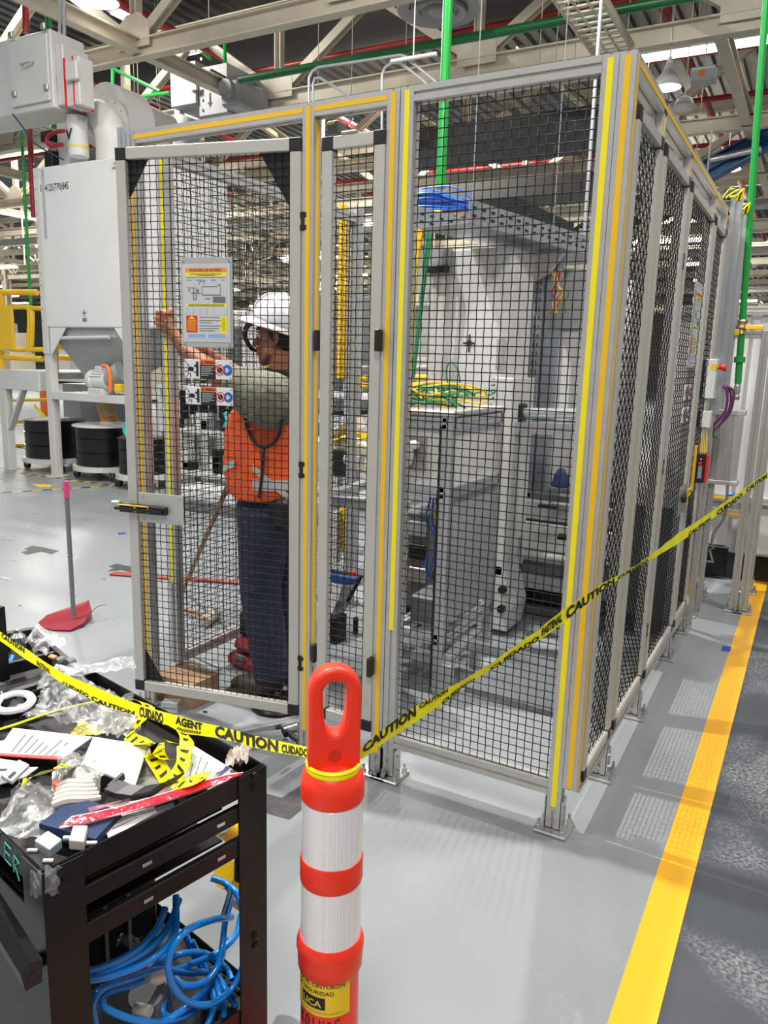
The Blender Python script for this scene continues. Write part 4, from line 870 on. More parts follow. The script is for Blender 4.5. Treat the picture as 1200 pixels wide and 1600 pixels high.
for k, (u, v, w_, h_) in enumerate(((840, 790, 30, 4), (870, 838, 45, 8))):
    boxpx(m2 := MB(), u, v, u+w_, v+h_, 1.8, .04, .002); one('black_clip', ('black slot strip on top of the machine bed', 'black bracket hanging below the machine bed top')[k], 'bracket', m2, blackst)
# overhead cable tray in the cage
a, b = at(690, 352, Z=2.12), at(925, 412, Z=2.12); d = (b-a).normalized(); n_ = Vector((-d.y, d.x, 0))
t = thing('perforated_cable_tray', 'perforated grey cable tray carrying blue cables inside the cage', 'cable tray', a)
obj('tray_floor', MB().prism(sq(.004, .30), a, b, (0, 0, 1)), steel, t)
obj('tray_wall', MB().prism(sq(.10, .004), a-n_*.15+Vector((0, 0, .05)), b-n_*.15+Vector((0, 0, .05)), (0, 0, 1)), steel, t)
obj('tray_wall', MB().prism(sq(.10, .004), a+n_*.15+Vector((0, 0, .05)), b+n_*.15+Vector((0, 0, .05)), (0, 0, 1)), steel, t)
mb = MB()
L = (b-a).length
for k in range(int(L/.08)):
    for s in (-.153, .147):
        c = a+d*(.04+.08*k)+n_*s+Vector((0, 0, .07)); mb.prism(sq(.010, .006), c-d*.014, c+d*.014, (0, 0, 1)); c = c-Vector((0, 0, .035)); mb.prism(sq(.010, .006), c-d*.014, c+d*.014, (0, 0, 1))
obj('perforations', mb, ink, t, kind='stuff')
for k in range(2):
    c = a+d*(.5+.9*k); one('tray_support', ('near', 'far')[k]+' hanger rod of the perforated cable tray', 'rod', MB().cyl(c+n_*.17+Vector((0, 0, -.01)), c+n_*.17+Vector((0, 0, 5.9)), .0025, 6), steel)
a2, b2 = at(785, 322, Z=2.45), at(880, 362, Z=2.45); one('black_duct', 'black plastic cable duct above the perforated tray', 'cable tray', MB().prism(sq(.10, .16), a2, b2), blackst)
rnd = random.Random(21)
for k in range(16):
    o_ = -14+28*k/15; e = rnd.uniform(-9, 9); yo = rnd.uniform(-.06, .06)
    p = [at(636, 314+o_, Y=1.72+yo), at(675, 312+o_+rnd.uniform(-5, 3), Y=1.74+yo), at(705, 317+o_*.8, Y=1.78+yo), at(742, 322+e, Y=1.85+yo)]
    one('blue_cable', 'blue cable in the bundle on the cage tray', 'cable', MB().tube(p, .0065, 6, 4), bluec, True, 'blue cable bundle on the tray')
one('blue_cable_arch', 'single thin blue cable arching above the blue bundle', 'cable', MB().tube([at(*q, Y=1.8) for q in ((640, 300), (665, 294), (700, 291), (725, 300), (745, 318))], .005, 6, 5), bluec, True)
for k in range(9):
    o_ = rnd.uniform(-5, 5); g = k % 3 == 2
    p = [at(690, 335+o_, Y=1.6), at(668+rnd.uniform(-4, 6), 338+o_, Y=1.55), at((655 if not g else 668)+o_, 365, Y=1.52), at((648 if not g else 661)+o_*.6, 440, Y=1.52), at((644 if not g else 652)+o_*.5, 520, Y=1.52), at((642 if not g else 645)+o_*.3, 590, Y=1.5)]
    one('drop_cable', ('yellow' if not g else 'green')+' cable dropping from the tray left of the white column', 'cable', MB().tube(p, .007, 6, 5), yelc if not g else greenc, True, ('yellow' if not g else 'green')+' drop cables')
# things seen through the narrow door
boxpx(m2 := MB(), 527, 318, 534, 592, 2.6, .05, .004); one('yellow_post', 'yellow post behind the narrow door mesh', 'post', m2, yelp)
p_ = at(550, 640, Y=2.7); t = thing('grey_profile_post', 'thick grey aluminium post behind the narrow door mesh', 'post', (p_.x, 2.7, 0)); obj('profile', MB().prism(tslot(.09), (p_.x, 2.7, .02), (p_.x, 2.7, at(550, 325, Y=2.7).z), (1, 0, 0)), alu2, t); foot(t, p_.x, 2.7, wide=.08)
for k, (v, m) in enumerate(((591, yelp), (603, yelp), (576, grey))):
    a, b = at(540, v, Y=2.9), at(700, v-2, Y=2.9); one('background_rail', ('upper yellow rail behind the grey post', 'lower yellow rail behind the grey post', 'grey rail above two yellow rails behind the narrow door')[k], 'rail', MB().cyl(a, b, .022, 12), m, True)
boxpx(m2 := MB(), 470, 690, 582, 735, 1.9, .5, .01); one('cream_machine_head', 'cream machine housing behind the narrow door at waist height', 'machine', m2, cream)
t = thing('wrapped_bundle', 'light grey cloth-wrapped bundle on the cream machine housing', 'bundle', at(545, 665, Y=1.95))
obj('wrap', MB().loft([(at(524, 690, Y=2.0), (.02, 0, 0), (0, .03, .0)), (at(530, 672, Y=2.0), (.09, 0, .03), (0, .1, 0)), (at(548, 660, Y=2.0), (.07, 0, .04), (0, .09, 0)), (at(562, 672, Y=2.0), (.03, 0, .02), (0, .05, 0))], 14), beige, t, True)
for k in range(5): one('yellow_hose_end', 'yellow cable lying on the cream machine housing', 'cable', MB().tube([at(520, 688+k, Y=1.88), at(545, 682-k, Y=1.88+.02*k), at(565, 676+2*k, Y=1.86), at(582, 680+k, Y=1.9)], .008, 6, 5), yelc, True, 'yellow cables on the cream housing')
boxpx(m2 := MB(), 520, 704, 545, 745, 1.85, .06); one('black_terminal_block', 'black ribbed terminal block below the cream housing', 'component', m2, blackst)
a, b = at(540, 718, Y=1.83), at(566, 716, Y=1.83); one('chrome_cylinder_end', 'chrome tube end below the cream housing', 'cylinder', MB().cyl(a, b, .03, 18).cyl(a+Vector((-.01, 0, 0)), a, .018, 14), zinc, True)
boxpx(m2 := MB(), 545, 728, 582, 738, 2.0, .1); one('blue_bar', 'bright blue bar behind the chrome tube end', 'bar', m2, mat('bright_blue_paint', (.01, .06, .6), .4))
boxpx(m2 := MB(), 548, 720, 556, 900, 1.95, .04); one('slim_strut', 'slim grey strut under the chrome tube end', 'strut', m2, alu2)
A_ = [at(521, 773, Z=.80), at(585, 752, Z=.80)]; B_ = [at(521, 782, Z=.78), at(640, 790, Z=.78)]
one('profile_bar', 'bright aluminium bar slanting up behind the narrow door', 'bar', MB().prism(TS, *A_), alu2); one('profile_bar', 'bright aluminium bar lying level behind the narrow door', 'bar', MB().prism(TS, *B_), alu2)
boxpx(m2 := MB(), 519, 800, 527, 880, 1.9, .05); one('slim_strut', 'pale strut low behind the left side of the narrow door', 'strut', m2, alu)
boxpx(m2 := MB(), 529, 790, 540, 860, 1.95, .05); one('slim_strut', 'yellow-brown strut low behind the narrow door', 'strut', m2, yelp)
t = thing('black_stand', 'black folding stand with a blue panel and white sheet behind the narrow door', 'stand', at(540, 1040, Y=1.1))
obj('frame_tube', MB().tube([at(517, 892, Y=1.15), at(565, 900, Y=1.15), at(532, 960, Y=1.15), at(517, 962, Y=1.15)], .013, 8), blackst, t, True)
boxpx(m2 := MB(), 516, 900, 556, 914, 1.2, .02); obj('blue_panel', m2, mat('panel_blue', (.02, .06, .3), .4), t); boxpx(m2 := MB(), 545, 893, 553, 898, 1.12, .02); obj('red_tag', m2, redp, t)
obj('tray_plate', MB().add([at(535, 915, Y=1.17), at(558, 912, Y=1.2), at(535, 960, Y=1.1), at(518, 960, Y=1.1), at(535, 917, Y=1.18), at(558, 914, Y=1.21), at(535, 962, Y=1.11), at(518, 962, Y=1.11)], [(0, 1, 2, 3), (7, 6, 5, 4), (0, 4, 5, 1), (2, 6, 7, 3)]), dgrey, t)
obj('white_sheet', MB().add([at(519, 915, Y=1.12), at(534, 914, Y=1.12), at(528, 940, Y=1.10), at(518, 948, Y=1.10)], [(0, 1, 2, 3)]), paper, t)
boxpx(m2 := MB(), 515, 965, 526, 1040, 1.0, .1); obj('leg', m2, blackst, t); obj('leg', MB().cyl(at(556, 965, Y=1.2), Vector((at(556, 965, Y=1.2).x, 1.2, 0)), .015, 8), blackst, t)
# ================================================================== THINGS ON THE FLOOR
def fbox(u0_, v0_, u1_, v1_, h, dep, ang_, lb, nm, cat, m, b=.004):
    a = at(u0_, v0_, Z=0); c = at(u1_, v1_, Z=0); w_ = (c-a).length; th = math.atan2((c-a).y, (c-a).x)
    Mx = Matrix.Translation(a) @ Matrix.Rotation(th, 4, 'Z'); return Mx, w_
Mx, w_ = fbox(243, 1090, 300, 1110, 0, 0, 0, '', '', '', None)
t = thing('cardboard_box', 'small brown cardboard box under the lower edge of the open door', 'box', Mx.translation)
obj('carton', MB().cbox(0, w_, 0, .17, 0, .11, .002, Mx), card, t)
obj('flap', MB().box(-.001, w_+.001, .0, .083, .1095, .113, Mx), card, t); obj('flap', MB().box(-.001, w_+.001, .087, .17, .1095, .113, Mx), card, t)
mb = MB(); text(mb, 'ABB', lambda a, b: Mx @ Vector((a, -.0012, b)), .02, .08, .012, .01); obj('red_print', mb, red_ink, t, kind='stuff') if False else None
t = thing('red_tool_box', 'dark red plastic tool case with black cover beside the worker boots', 'tool case', at(390, 1055, Z=0))
a = at(352, 1040, Z=0); Mx = Matrix.Translation(a) @ Matrix.Rotation(R(-10), 4, 'Z')
obj('case_base', MB().cbox(0, .24, 0, .16, 0.005, .075, .02, Mx), dred, t); obj('case_lid', MB().cbox(.015, .20, .02, .15, .076, .15, .03, Mx), dred, t)
obj('black_cover', MB().cbox(.03, .19, .06, .17, .15, .27, .01, Mx), blackst, t); obj('latch', MB().cbox(.08, .15, -.008, .002, .06, .09, .004, Mx), dgrey, t)
def rod(a, b, r, m, nm, lb, cat, n=10): return one(nm, lb, cat, MB().cyl(a, b, r, n), m, True)
a, b = at(172, 897, Z=.01), at(396, 913, Z=.01)
for k in range(3): rod(a+Vector((.0, .02*k, 0)), b+Vector((0, .02*k, 0)), .009, mat('copper_red', (.33, .06, .035), .4), 'red_rod', ('nearest', 'middle', 'farthest')[k]+' of three long red rods lying on the floor', 'rod')
t = thing('rubber_mallet', 'pale mallet with wooden handle lying on the floor beyond the left fence', 'mallet', at(320, 965, Z=0))
obj('handle', MB().cyl(at(285, 952, Z=.03), at(322, 962, Z=.03), .011, 10), wood, t, True); obj('head', MB().cyl(at(318, 972, Z=.035), at(338, 957, Z=.035), .034, 18), mat('pale_rubber', (.55, .47, .38), .6), t, True)
t = thing('broom_handle', 'worn wooden broom handle leaning beside the worker', 'handle', at(286, 922, Z=0)); obj('stick', MB().cyl(at(287, 920, Z=.02), at(362, 745, Y=.42), .013, 12), wood, t, True); obj('dark_ferrule', MB().cyl(at(352, 770, Y=.43), at(362, 745, Y=.42), .0145, 12), dgrey, t, True)
for k, (p, q) in enumerate((((285, 1024), (338, 1048)), ((292, 1020), (345, 1044)), ((283, 1034), (330, 1058)))):
    one('loose_profile', ('nearest', 'middle', 'farthest')[(2, 0, 1)[k]] and ('middle loose aluminium strip on the floor behind the door', 'farthest loose aluminium strip on the floor behind the door', 'nearest loose aluminium strip on the floor behind the door')[k], 'strip', MB().prism(sq(.012, .02), at(*p, Z=.012+.0*k), at(*q, Z=.012)), alu2)
for k, (p, q) in enumerate((((365, 1150), (470, 1128)), ((380, 1160), (440, 1152)), ((255, 1102), (280, 1104)))):
    one('loose_profile', ('long loose aluminium profile lying just in front of the open door', 'short loose aluminium profile near the dropped hammer', 'short silver profile end beside the cardboard box')[k], 'profile', MB().prism(TS, at(*p, Z=.0245), at(*q, Z=.0245)), alu2)
t = thing('hammer', 'small black-headed hammer lying on the floor near the middle posts', 'hammer', at(445, 1145, Z=0))
obj('head', MB().cyl(at(434, 1136, Z=.03), at(448, 1148, Z=.03), .012, 12), blackst, t, True); obj('grip', MB().tube([at(448, 1142, Z=.03), at(456, 1150, Z=.03), at(466, 1156, Z=.026)], [.008, .012, .013], 10), black, t, True); obj('shaft', MB().cyl(at(438, 1141, Z=.03), at(478, 1128, Z=.035), .006, 10), zinc, t, True)
one('black_mat', 'flat round black base plate on the floor under the open door', 'plate', MB().lathe([(.02, .03), (.10, .028), (.125, .015), (.125, 0), (.01, 0)][::-1], at(437, 1102, Z=0), 28), blackst, True)
def flatpoly(px, lb, m, nm='floor_tape', cat='tape', z=.0015):
    P_ = [at(u, v, Z=0) for u, v in px]; n = len(P_)
    one(nm, lb, cat, MB().add([p+Vector((0, 0, z)) for p in P_]+P_, [tuple(range(n))]+[(i, i+n, (i+1) % n+n, (i+1) % n) for i in range(n)]), m)
fp = mat('dark_floor_tape', (.075, .075, .08), .5, noise=.4, nscale=30)
flatpoly([(50, 853), (66, 855), (92, 861), (80, 866), (64, 862), (42, 867), (33, 863), (46, 860), (38, 858)], 'dark cross-shaped floor tape mark left of the dustpan stick', fp)
flatpoly([(182, 881), (212, 887), (214, 897), (190, 891), (168, 893), (178, 888), (170, 885)], 'dark cross-shaped floor tape mark just left of the open door', fp)
flatpoly([(375, 918), (400, 922), (400, 932), (372, 928)], 'dark floor tape mark seen through the left fence mesh', fp)
flatpoly([(415, 1240), (440, 1247), (470, 1228), (500, 1242), (452, 1281), (400, 1266)], 'big dark floor tape mark between the cart and the orange bollard', fp)
flatpoly([(183, 833), (196, 832), (198, 834), (186, 836)], 'small blue floor tape dash left of the door', mat('blue_floor_tape', (.03, .05, .4), .5))
flatpoly([(1129, 1009), (1143, 1011), (1141, 1018), (1127, 1017)], 'small blue floor tape square beside the amber line', MATS['blue_floor_tape'])
flatpoly([(48, 756), (82, 757), (78, 761), (62, 761)], 'small amber floor mark in front of the drums', org)
ht = MATS['black_plastic']
t = thing('hazard_floor_tape', 'yellow and black striped floor tape around the black drums', 'tape', at(90, 740, Z=0), kind='thing')
def hazard(a, b, w=.05):
    a, b = at(*a, Z=.001), at(*b, Z=.001); d = (b-a); L = d.length; d.normalize(); n = Vector((-d.y, d.x, 0)); k = int(L/.1)
    m1, m2_ = MB(), MB()
    for i in range(k):
        (m1 if i % 2 else m2_).add([a+d*(.1*i)-n*w/2, a+d*(.1*i+.1)-n*w/2, a+d*(.1*i+.13)+n*w/2, a+d*(.1*i+.03)+n*w/2], [(0, 1, 2, 3)])
    obj('yellow_stripes', m1, yelp, t, kind='stuff'); obj('black_stripes', m2_, ink, t, kind='stuff')
hazard((18, 733), (128, 728)); hazard((95, 745), (200, 737)); hazard((0, 770), (205, 757)); hazard((30, 739), (205, 762))
# pink-handled dustpan
t = thing('dustpan', 'dark red dustpan with a long grey stick and pink grip standing on the floor', 'dustpan', at(112, 975, Z=0))
A_ = [(60, 974), (75, 967), (110, 961), (138, 955), (142, 967), (130, 978), (110, 985), (85, 984), (66, 979)]
P_ = [at(u, v+2, Z=0) for u, v in A_]; ctr = sum(P_, Vector())/len(P_); n = len(P_)
mb = MB(); hs = [.008, .03, .055, .075, .06, .03, .012, .008, .006]
V = [p+Vector((0, 0, .002)) for p in P_]+[p+(p-ctr)*.05+Vector((0, 0, h)) for p, h in zip(P_, hs)]+[ctr+(p-ctr)*.85+Vector((0, 0, max(.012, h*.75))) for p, h in zip(P_, hs)]
mb.add(V, [tuple(range(n-1, -1, -1)), tuple(range(2*n, 3*n))]+[(i, (i+1) % n, n+(i+1) % n, n+i) for i in range(n)]+[(n+i, n+(i+1) % n, 2*n+(i+1) % n, 2*n+i) for i in range(n)])
obj('pan', mb, dred, t, True)
hb = at(115, 962, Z=.05); ht_ = at(103, 752, Y=hb.y+.02); hm_ = hb+(ht_-hb)*.88
obj('stick', MB().cyl(hb, hm_, .013, 14), mat('stick_grey', (.22, .22, .23), .4, .5), t, True); obj('grip', MB().cyl(hm_, ht_, .016, 14), mat('pink_grip', (.7, .06, .22), .4), t, True)
obj('thin_wire', MB().tube([at(142, 958, Z=.05), at(152, 948, Z=.09), at(166, 945, Z=.08)], .0022, 6, 4), dgrey, t)
for k, (u, v) in enumerate(((28, 946), (0, 903), (160, 905), (316, 1113))):
    one('floor_scrap', ('tiny metal scrap left of the dustpan', 'white plastic scrap at the left frame edge', 'tiny pale crumb left of the door', 'tiny black crumb beside the cardboard box')[k], 'scrap', MB().cbox(0, .02 if k != 1 else .10, 0, .012, 0, .006, .002, Matrix.Translation(at(u, v, Z=0))), (zinc, paper, card, ink)[k])
# ================================================================== LEFT BACKGROUND: dust collector and drums
Y0 = 3.8
t = thing('dust_collector', 'large white sheet-metal dust collector housing left of the open door', 'machine', at(130, 750, Y=Y0))
x0, x1, z0, z1 = rectY(62, 252, 200, 512, Y0)
x1 += .25
obj('housing', MB().cbox(x0, x1, Y0, Y0+1.3, z0, z1, .012), white, t)
obj('edge_flange', MB().cbox(x0-.03, x0+.07, Y0-.012, Y0-.002, z0-.3, z1, .003), offw, t)
for k in range(14): obj('rivet', MB().cyl((x0, Y0-.013, z0+.08+k*.13), (x0, Y0-.02, z0+.08+k*.13), .010, 6), grey, t)
obj('paint_run', MB().cbox(x0+.10, x0+.14, Y0-.006, Y0-.001, z1-.75, z1-.02, .001), grey, t)
S_ = lambda a, b: Vector((a, Y0-.002, b))
mb = MB(); p = at(60, 296, Y=Y0); text(mb, 'BT 4125(TP0)845', S_, p.x+.02, p.z-.03, .075, .01, width=at(107, 290, Y=Y0).x-p.x-.02); p = at(175, 258, Y=Y0); text(mb, 'LIFT', S_, p.x+.02, p.z+.0, .03, .01); text(mb, 'HERE', S_, p.x, p.z-.045, .03, .01)
obj('stencil_lettering', mb, ink, t, kind='stuff')
mb = MB(); p = at(132, 494, Y=Y0); quadf(mb, S_, p.x-.035, p.z-.06, p.x+.035, p.z-.02); quadf(mb, S_, p.x-.008, p.z-.01, p.x+.008, p.z+.07); quadf(mb, S_, p.x-.04, p.z+.03, p.x+.04, p.z+.04); obj('lifting_symbol', mb, gline, t)
# frame legs
for u, w_ in ((66, .10), (200, .10)):
    xx = at(u+10, 600, Y=Y0).x; obj('leg', MB().cbox(xx-.05, xx+.05, Y0, Y0+.10, .015, z0, .004), offw, t); obj('leg_plate', MB().cbox(xx-.09, xx+.09, Y0-.05, Y0+.15, 0, .015, .003), offw, t)
    obj('rear_leg', MB().cbox(xx-.05, xx+.05, Y0+1.2, Y0+1.3, 0, z0, .004), offw, t)
xa, xb = at(75, 520, Y=Y0).x, at(210, 520, Y=Y0).x
for sx, x_ in ((1, xa+.04), (-1, xb-.02)): obj('corner_plate', MB().prism([(z0, x_), (z0-.32, x_), (z0, x_+sx*.28)], (0, Y0-.006, 0), (0, Y0+.004, 0), (0, 0, 1)), white, t)
zz_ = at(140, 621, Y=Y0).z
obj('crossbar', MB().cbox(xa, xb, Y0-.01, Y0+.05, zz_-.05, zz_+.04, .004), offw, t); obj('motor_shelf', MB().cbox(xa, xb, Y0+.05, Y0+.7, zz_+.0, zz_+.03, .004), offw, t)
# hopper
hx0, hx1 = at(78, 515, Y=Y0).x, at(200, 515, Y=Y0).x; bx0, bx1 = at(150, 600, Y=Y0+.5).x, at(185, 600, Y=Y0+.5).x; zh = at(150, 598, Y=Y0+.5).z
obj('hopper', MB().add([(hx0, Y0+.05, z0), (hx1, Y0+.05, z0), (hx1, Y0+1.2, z0), (hx0, Y0+1.2, z0), (bx0, Y0+.4, zh), (bx1, Y0+.4, zh), (bx1, Y0+.7, zh), (bx0, Y0+.7, zh), (hx0, Y0+.05, z0-.1), (hx1, Y0+.05, z0-.1), (hx1, Y0+1.2, z0-.1), (hx0, Y0+1.2, z0-.1)],
    [(0, 1, 2, 3), (0, 8, 9, 1), (1, 9, 10, 2), (2, 10, 11, 3), (3, 11, 8, 0), (8, 4, 5, 9), (9, 5, 6, 10), (10, 6, 7, 11), (11, 7, 4, 8), (4, 7, 6, 5)]), grey, t)
obj('hopper_rim', MB().cyl((hx0, Y0+.02, z0-.12), (hx0+.95, Y0+.02, z0-.10), .02, 8), offw, t)
# blower motor
c = at(158, 594, Y=Y0-.0+.15)
t = thing('blower_motor', 'small white electric motor with an orange hose on the collector shelf', 'motor', (c.x, c.y, zz_+.03))
obj('motor_body', MB().cyl(c+Vector((-.10, 0, .0)), c+Vector((.14, 0, 0)), .105, 24), white, t, True)
obj('fan_cover', MB().lathe([(.03, -.02), (.09, -.015), (.115, .02), (.118, .08), (.10, .09)], c+Vector((-.16, 0, 0)), 24, Matrix.Rotation(R(90), 3, 'Y')), white, t, True)
for k in range(8): a = k*math.pi/4; obj('fan_slot', MB().box(-.002, .002, -.012, .012, .03, .085, Matrix.Translation(c+Vector((-.182, 0, 0))) @ Matrix.Rotation(a, 4, 'X')), gline, t)
for k in range(9): a = R(20+k*17); obj('cooling_fin', MB().box(-.08, .12, -.004, .004, .10, .118, Matrix.Translation(c) @ Matrix.Rotation(a-R(90), 4, 'X')), offw, t)
obj('foot', MB().cbox(c.x-.12, c.x+.12, c.y-.1, c.y+.1, zz_+.03, c.z-.09, .01), offw, t); obj('terminal_box', MB().cbox(c.x-.05, c.x+.06, c.y-.05, c.y+.05, c.z+.09, c.z+.16, .01), offw, t)
obj('gearbox', MB().cyl(c+Vector((.14, 0, .02)), c+Vector((.30, .05, .10)), .10, 18, .13), grey, t, True)
one('orange_hose', 'orange hose hanging over the small white motor', 'hose', MB().tube([at(*q, Y=Y0-.02) for q in ((160, 571), (168, 574), (172, 590), (172, 612))], .022, 10, 6), orangec, True)
boxpx(m2 := MB(), 178, 600, 186, 612, Y0, .08); one('yellow_label_box', 'small yellow box beside the white motor', 'box', m2, powery)
# canvas sleeve, drums
p0 = at(163, 628, Y=4.15); p1 = at(171, 662, Y=4.15)
t = thing('canvas_sleeve', 'tan canvas sleeve dropping into the right drum', 'sleeve', p1)
obj('sleeve', MB().tube([p0+Vector((0, 0, .12)), p0, p0+(p1-p0)*.4+Vector((.01, 0, 0)), p0+(p1-p0)*.8, p1], [.10, .095, .11, .09, .10], 18, 4), tan, t, True); obj('clamp', MB().cyl(p1+Vector((0, 0, .05)), p1+Vector((0, 0, .075)), .102, 18), orangec, t, True); obj('spout', MB().cyl(p1+Vector((0, 0, -.03)), p1+Vector((0, 0, .03)), .108, 18), white, t, True)
def drum(u0_, u1_, v0_, v1_, y, lb, lid):
    cx = (at(u0_, v1_, Y=y).x+at(u1_, v1_, Y=y).x)/2; r = (at(u1_, v1_, Y=y).x-at(u0_, v1_, Y=y).x)/2*.98; zb = .17; zt = at((u0_+u1_)/2, v0_, Y=y-r).z
    t = thing('steel_drum', lb, 'drum', (cx, y, zb)); r *= .95; h = zt-zb
    obj('shell', MB().lathe([(r-.01, zb), (r, zb+.01), (r, zb+h*.33), (r+.012, zb+h*.345), (r, zb+h*.36), (r, zb+h*.68), (r+.012, zb+h*.695), (r, zb+h*.71), (r, zt-.02), (r+.01, zt-.012), (r+.01, zt), (r-.01, zt)], (cx, y, 0), 32), mat('gloss_black_drum', (.006, .006, .007), .25, spec=.4), t, True)
    obj('lid', MB().lathe([(.01, zt+.01), (r*.9, zt+.01), (r+.03 if lid else r, zt), (r+.03 if lid else r, zt-.015)], (cx, y, 0), 32), white if lid else mat('drum_lid', (.05, .05, .055), .3), t, True)
    d = thing('drum_dolly', lb.replace('black steel drum', 'grey caster dolly under the black drum'), 'dolly', (cx, y, 0))
    obj('ring', MB().lathe([(r*.7, .11), (r+.04, .11), (r+.04, .168), (r*.7, .168), (r*.7, .11)], (cx, y, 0), 28, None, False), offw, d, True)
    for a in (30, 150, 210, 330):
        wx, wy = cx+(r+.02)*math.cos(R(a)), y+(r+.02)*math.sin(R(a))
        obj('caster', MB().cyl((wx, wy-.018, .05), (wx, wy+.018, .05), .05, 14), black, d, True); obj('fork', MB().box(wx-.025, wx-.02, wy-.03, wy+.03, .05, .11).box(wx+.02, wx+.025, wy-.03, wy+.03, .05, .11), zinc, d)
drum(58, 120, 662, 720, 4.25, 'left black steel drum under the dust collector', False)
drum(134, 199, 670, 730, 4.15, 'middle black steel drum under the canvas sleeve', True)
drum(197, 256, 690, 738, 3.95, 'right black steel drum mostly behind the door edge', False)
boxpx(m2 := MB(), 100, 600, 127, 715, 5.2, .4); one('grey_cabinet', 'light grey cabinet standing behind the drums', 'cabinet', m2, offw)
boxpx(m2 := MB(), 120, 615, 200, 720, 5.6, .4); one('grey_cabinet', 'dark grey cabinet behind the middle drum', 'cabinet', m2, grey)
# upper air handling parts
t = thing('filter_unit', 'big grey filter box with latched access panel in the top left corner', 'duct unit', at(40, 180, Y=4.0))
x0, x1, z0, z1 = rectY(-60, 62, 82, 182, 3.9)
obj('body', MB().cbox(x0, x1, 3.9, 4.35, z0, z1, .01), offw, t); obj('access_panel', MB().cbox(x1-.66, x1-.03, 3.87, 3.9, z0+.07, z1-.05, .006), offw, t)
c = Vector((x1-.34, 3.86, z1-.32)); obj('handle', MB().tube([c+Vector((-.09, .01, .02)), c+Vector((-.08, -.04, 0)), c+Vector((.08, -.04, 0)), c+Vector((.09, .01, .02))], .010, 8), grey, t, True)
for dz in (.2, .8):
    for dx in (.06, .60): obj('latch', MB().cbox(x1-.66+dx-.03, x1-.66+dx+.04, 3.84, 3.87, z0+dz-.03, z0+dz+.03, .006), zinc, t)
obj('transition', MB().cbox(x1, x1+.12, 3.95, 4.3, z0+.03, z1-.15, .01), offw, t)
for k, dx in enumerate((.13, .27)): obj('red_gasket', MB().box(x1+dx, x1+dx+.015, 3.94, 4.2, z0+.0, z1-.3), redp, t)
obj('damper_box', MB().cbox(x1+.145, x1+.36, 3.95, 4.15, z0-.0, z1-.3, .01), offw, t); obj('damper_cover', MB().cbox(x1+.2, x1+.38, 3.90, 3.95, z1-.55, z1-.36, .01), offw, t)
obj('stand_pipe', MB().cyl((x1-.0, 4.2, z0-.02), (x1-.0, 4.2, at(75, 252, Y=4.2).z), .115, 24), offw, t, True)
pz = at(66, 218, Y=4.08); obj('arrow_mark', MB().add([(x1-.05, 4.08, pz.z+.06), (x1-.02, 4.075, pz.z+.06), (x1, 4.075, pz.z), (x1+.03, 4.08, pz.z+.07), (x1+.05, 4.085, pz.z+.07), (x1, 4.072, pz.z-.06)], [(0, 1, 2, 5), (2, 3, 4, 5)]), ink, t)
obj('yellow_band', MB().cyl((x1, 4.2, at(75, 240, Y=4.2).z), (x1, 4.2, at(75, 243, Y=4.2).z+.04), .118, 24), powery, t, True)
# centrifugal fan
c = at(158, 184, Y=4.75); t = thing('centrifugal_fan', 'grey snail-shaped fan with flanged elbow duct above the dust collector', 'fan', (c.x, 4.9, 3.6))
rr = .46
obj('scroll', MB().prism([(rr*1.0*(1-.25*k/30)*math.cos(R(100-k*12)), rr*1.0*(1-.25*k/30)*math.sin(R(100-k*12))) for k in range(30)], (c.x, 4.78, c.z), (c.x, 5.2, c.z), (1, 0, 0)), offw, t, True)
ce = at(168, 196, Y=4.7)
obj('inlet_ring', MB().lathe([(.17, 0), (.29, .0), (.29, .04), (.22, .08), (.17, .10)], (ce.x, 4.76, ce.z), 32, Matrix.Rotation(R(90), 3, 'X')), offw, t, True)
for k in range(12): a = k*math.pi/6; p = Vector((ce.x+.265*math.cos(a), 4.718, ce.z+.265*math.sin(a))); obj('flange_bolt', MB().cyl(p, p+Vector((0, -.02, 0)), .012, 6), zinc, t)
zt_ = at(200, 238, Y=4.5).z
obj('elbow', MB().tube([(ce.x, 4.68, ce.z), (ce.x+.02, 4.55, ce.z+.01), (ce.x+.12, 4.47, ce.z+.02), (ce.x+.26, 4.46, ce.z-.08), (ce.x+.33, 4.46, ce.z-.25), (ce.x+.33, 4.46, zt_-.1)], .185, 26, 6), offw, t, True)
obj('fan_stand', MB().cbox(c.x-.62, c.x-.42, 4.6, 4.9, zt_-.15, c.z+.05, .01), offw, t)
obj('motor_bracket', MB().cbox(c.x-.80, c.x-.62, 4.5, 4.8, c.z-.25, c.z-.12, .01), blackst, t); obj('motor_bracket', MB().cbox(c.x-.75, c.x-.60, 4.5, 4.8, c.z-.55, c.z-.36, .01), blackst, t)
one('red_cable', 'short red looped cable below the filter unit', 'cable', MB().tube([at(*q, Y=4.05) for q in ((100, 205), (88, 206), (76, 212), (73, 222), (80, 228), (98, 226))], .022, 10, 5), red_m, True)
one('silver_duct', 'light sloping duct behind the elbow of the fan', 'duct', MB().cyl(at(190, 168, Y=5.2), at(262, 198, Y=6.4), .16, 20), offw, True)
one('thin_blue_cable', 'thin blue cable trailing from the filter unit', 'cable', MB().tube([at(*q, Y=3.75) for q in ((20, 178), (35, 198), (52, 222), (80, 240), (100, 250))], .008, 6, 5), bluebag, True)
for (u0_, u1_, lb) in ((94, 92, 'left silver conduit pair hanging over the filter box'), (101, 102, 'right silver conduit hanging over the filter box')):
    one('conduit', lb, 'conduit', MB().cyl(at(u0_, 108, Y=4.3), at(u0_-1, 0, Y=4.3), .02, 10), grey, True)
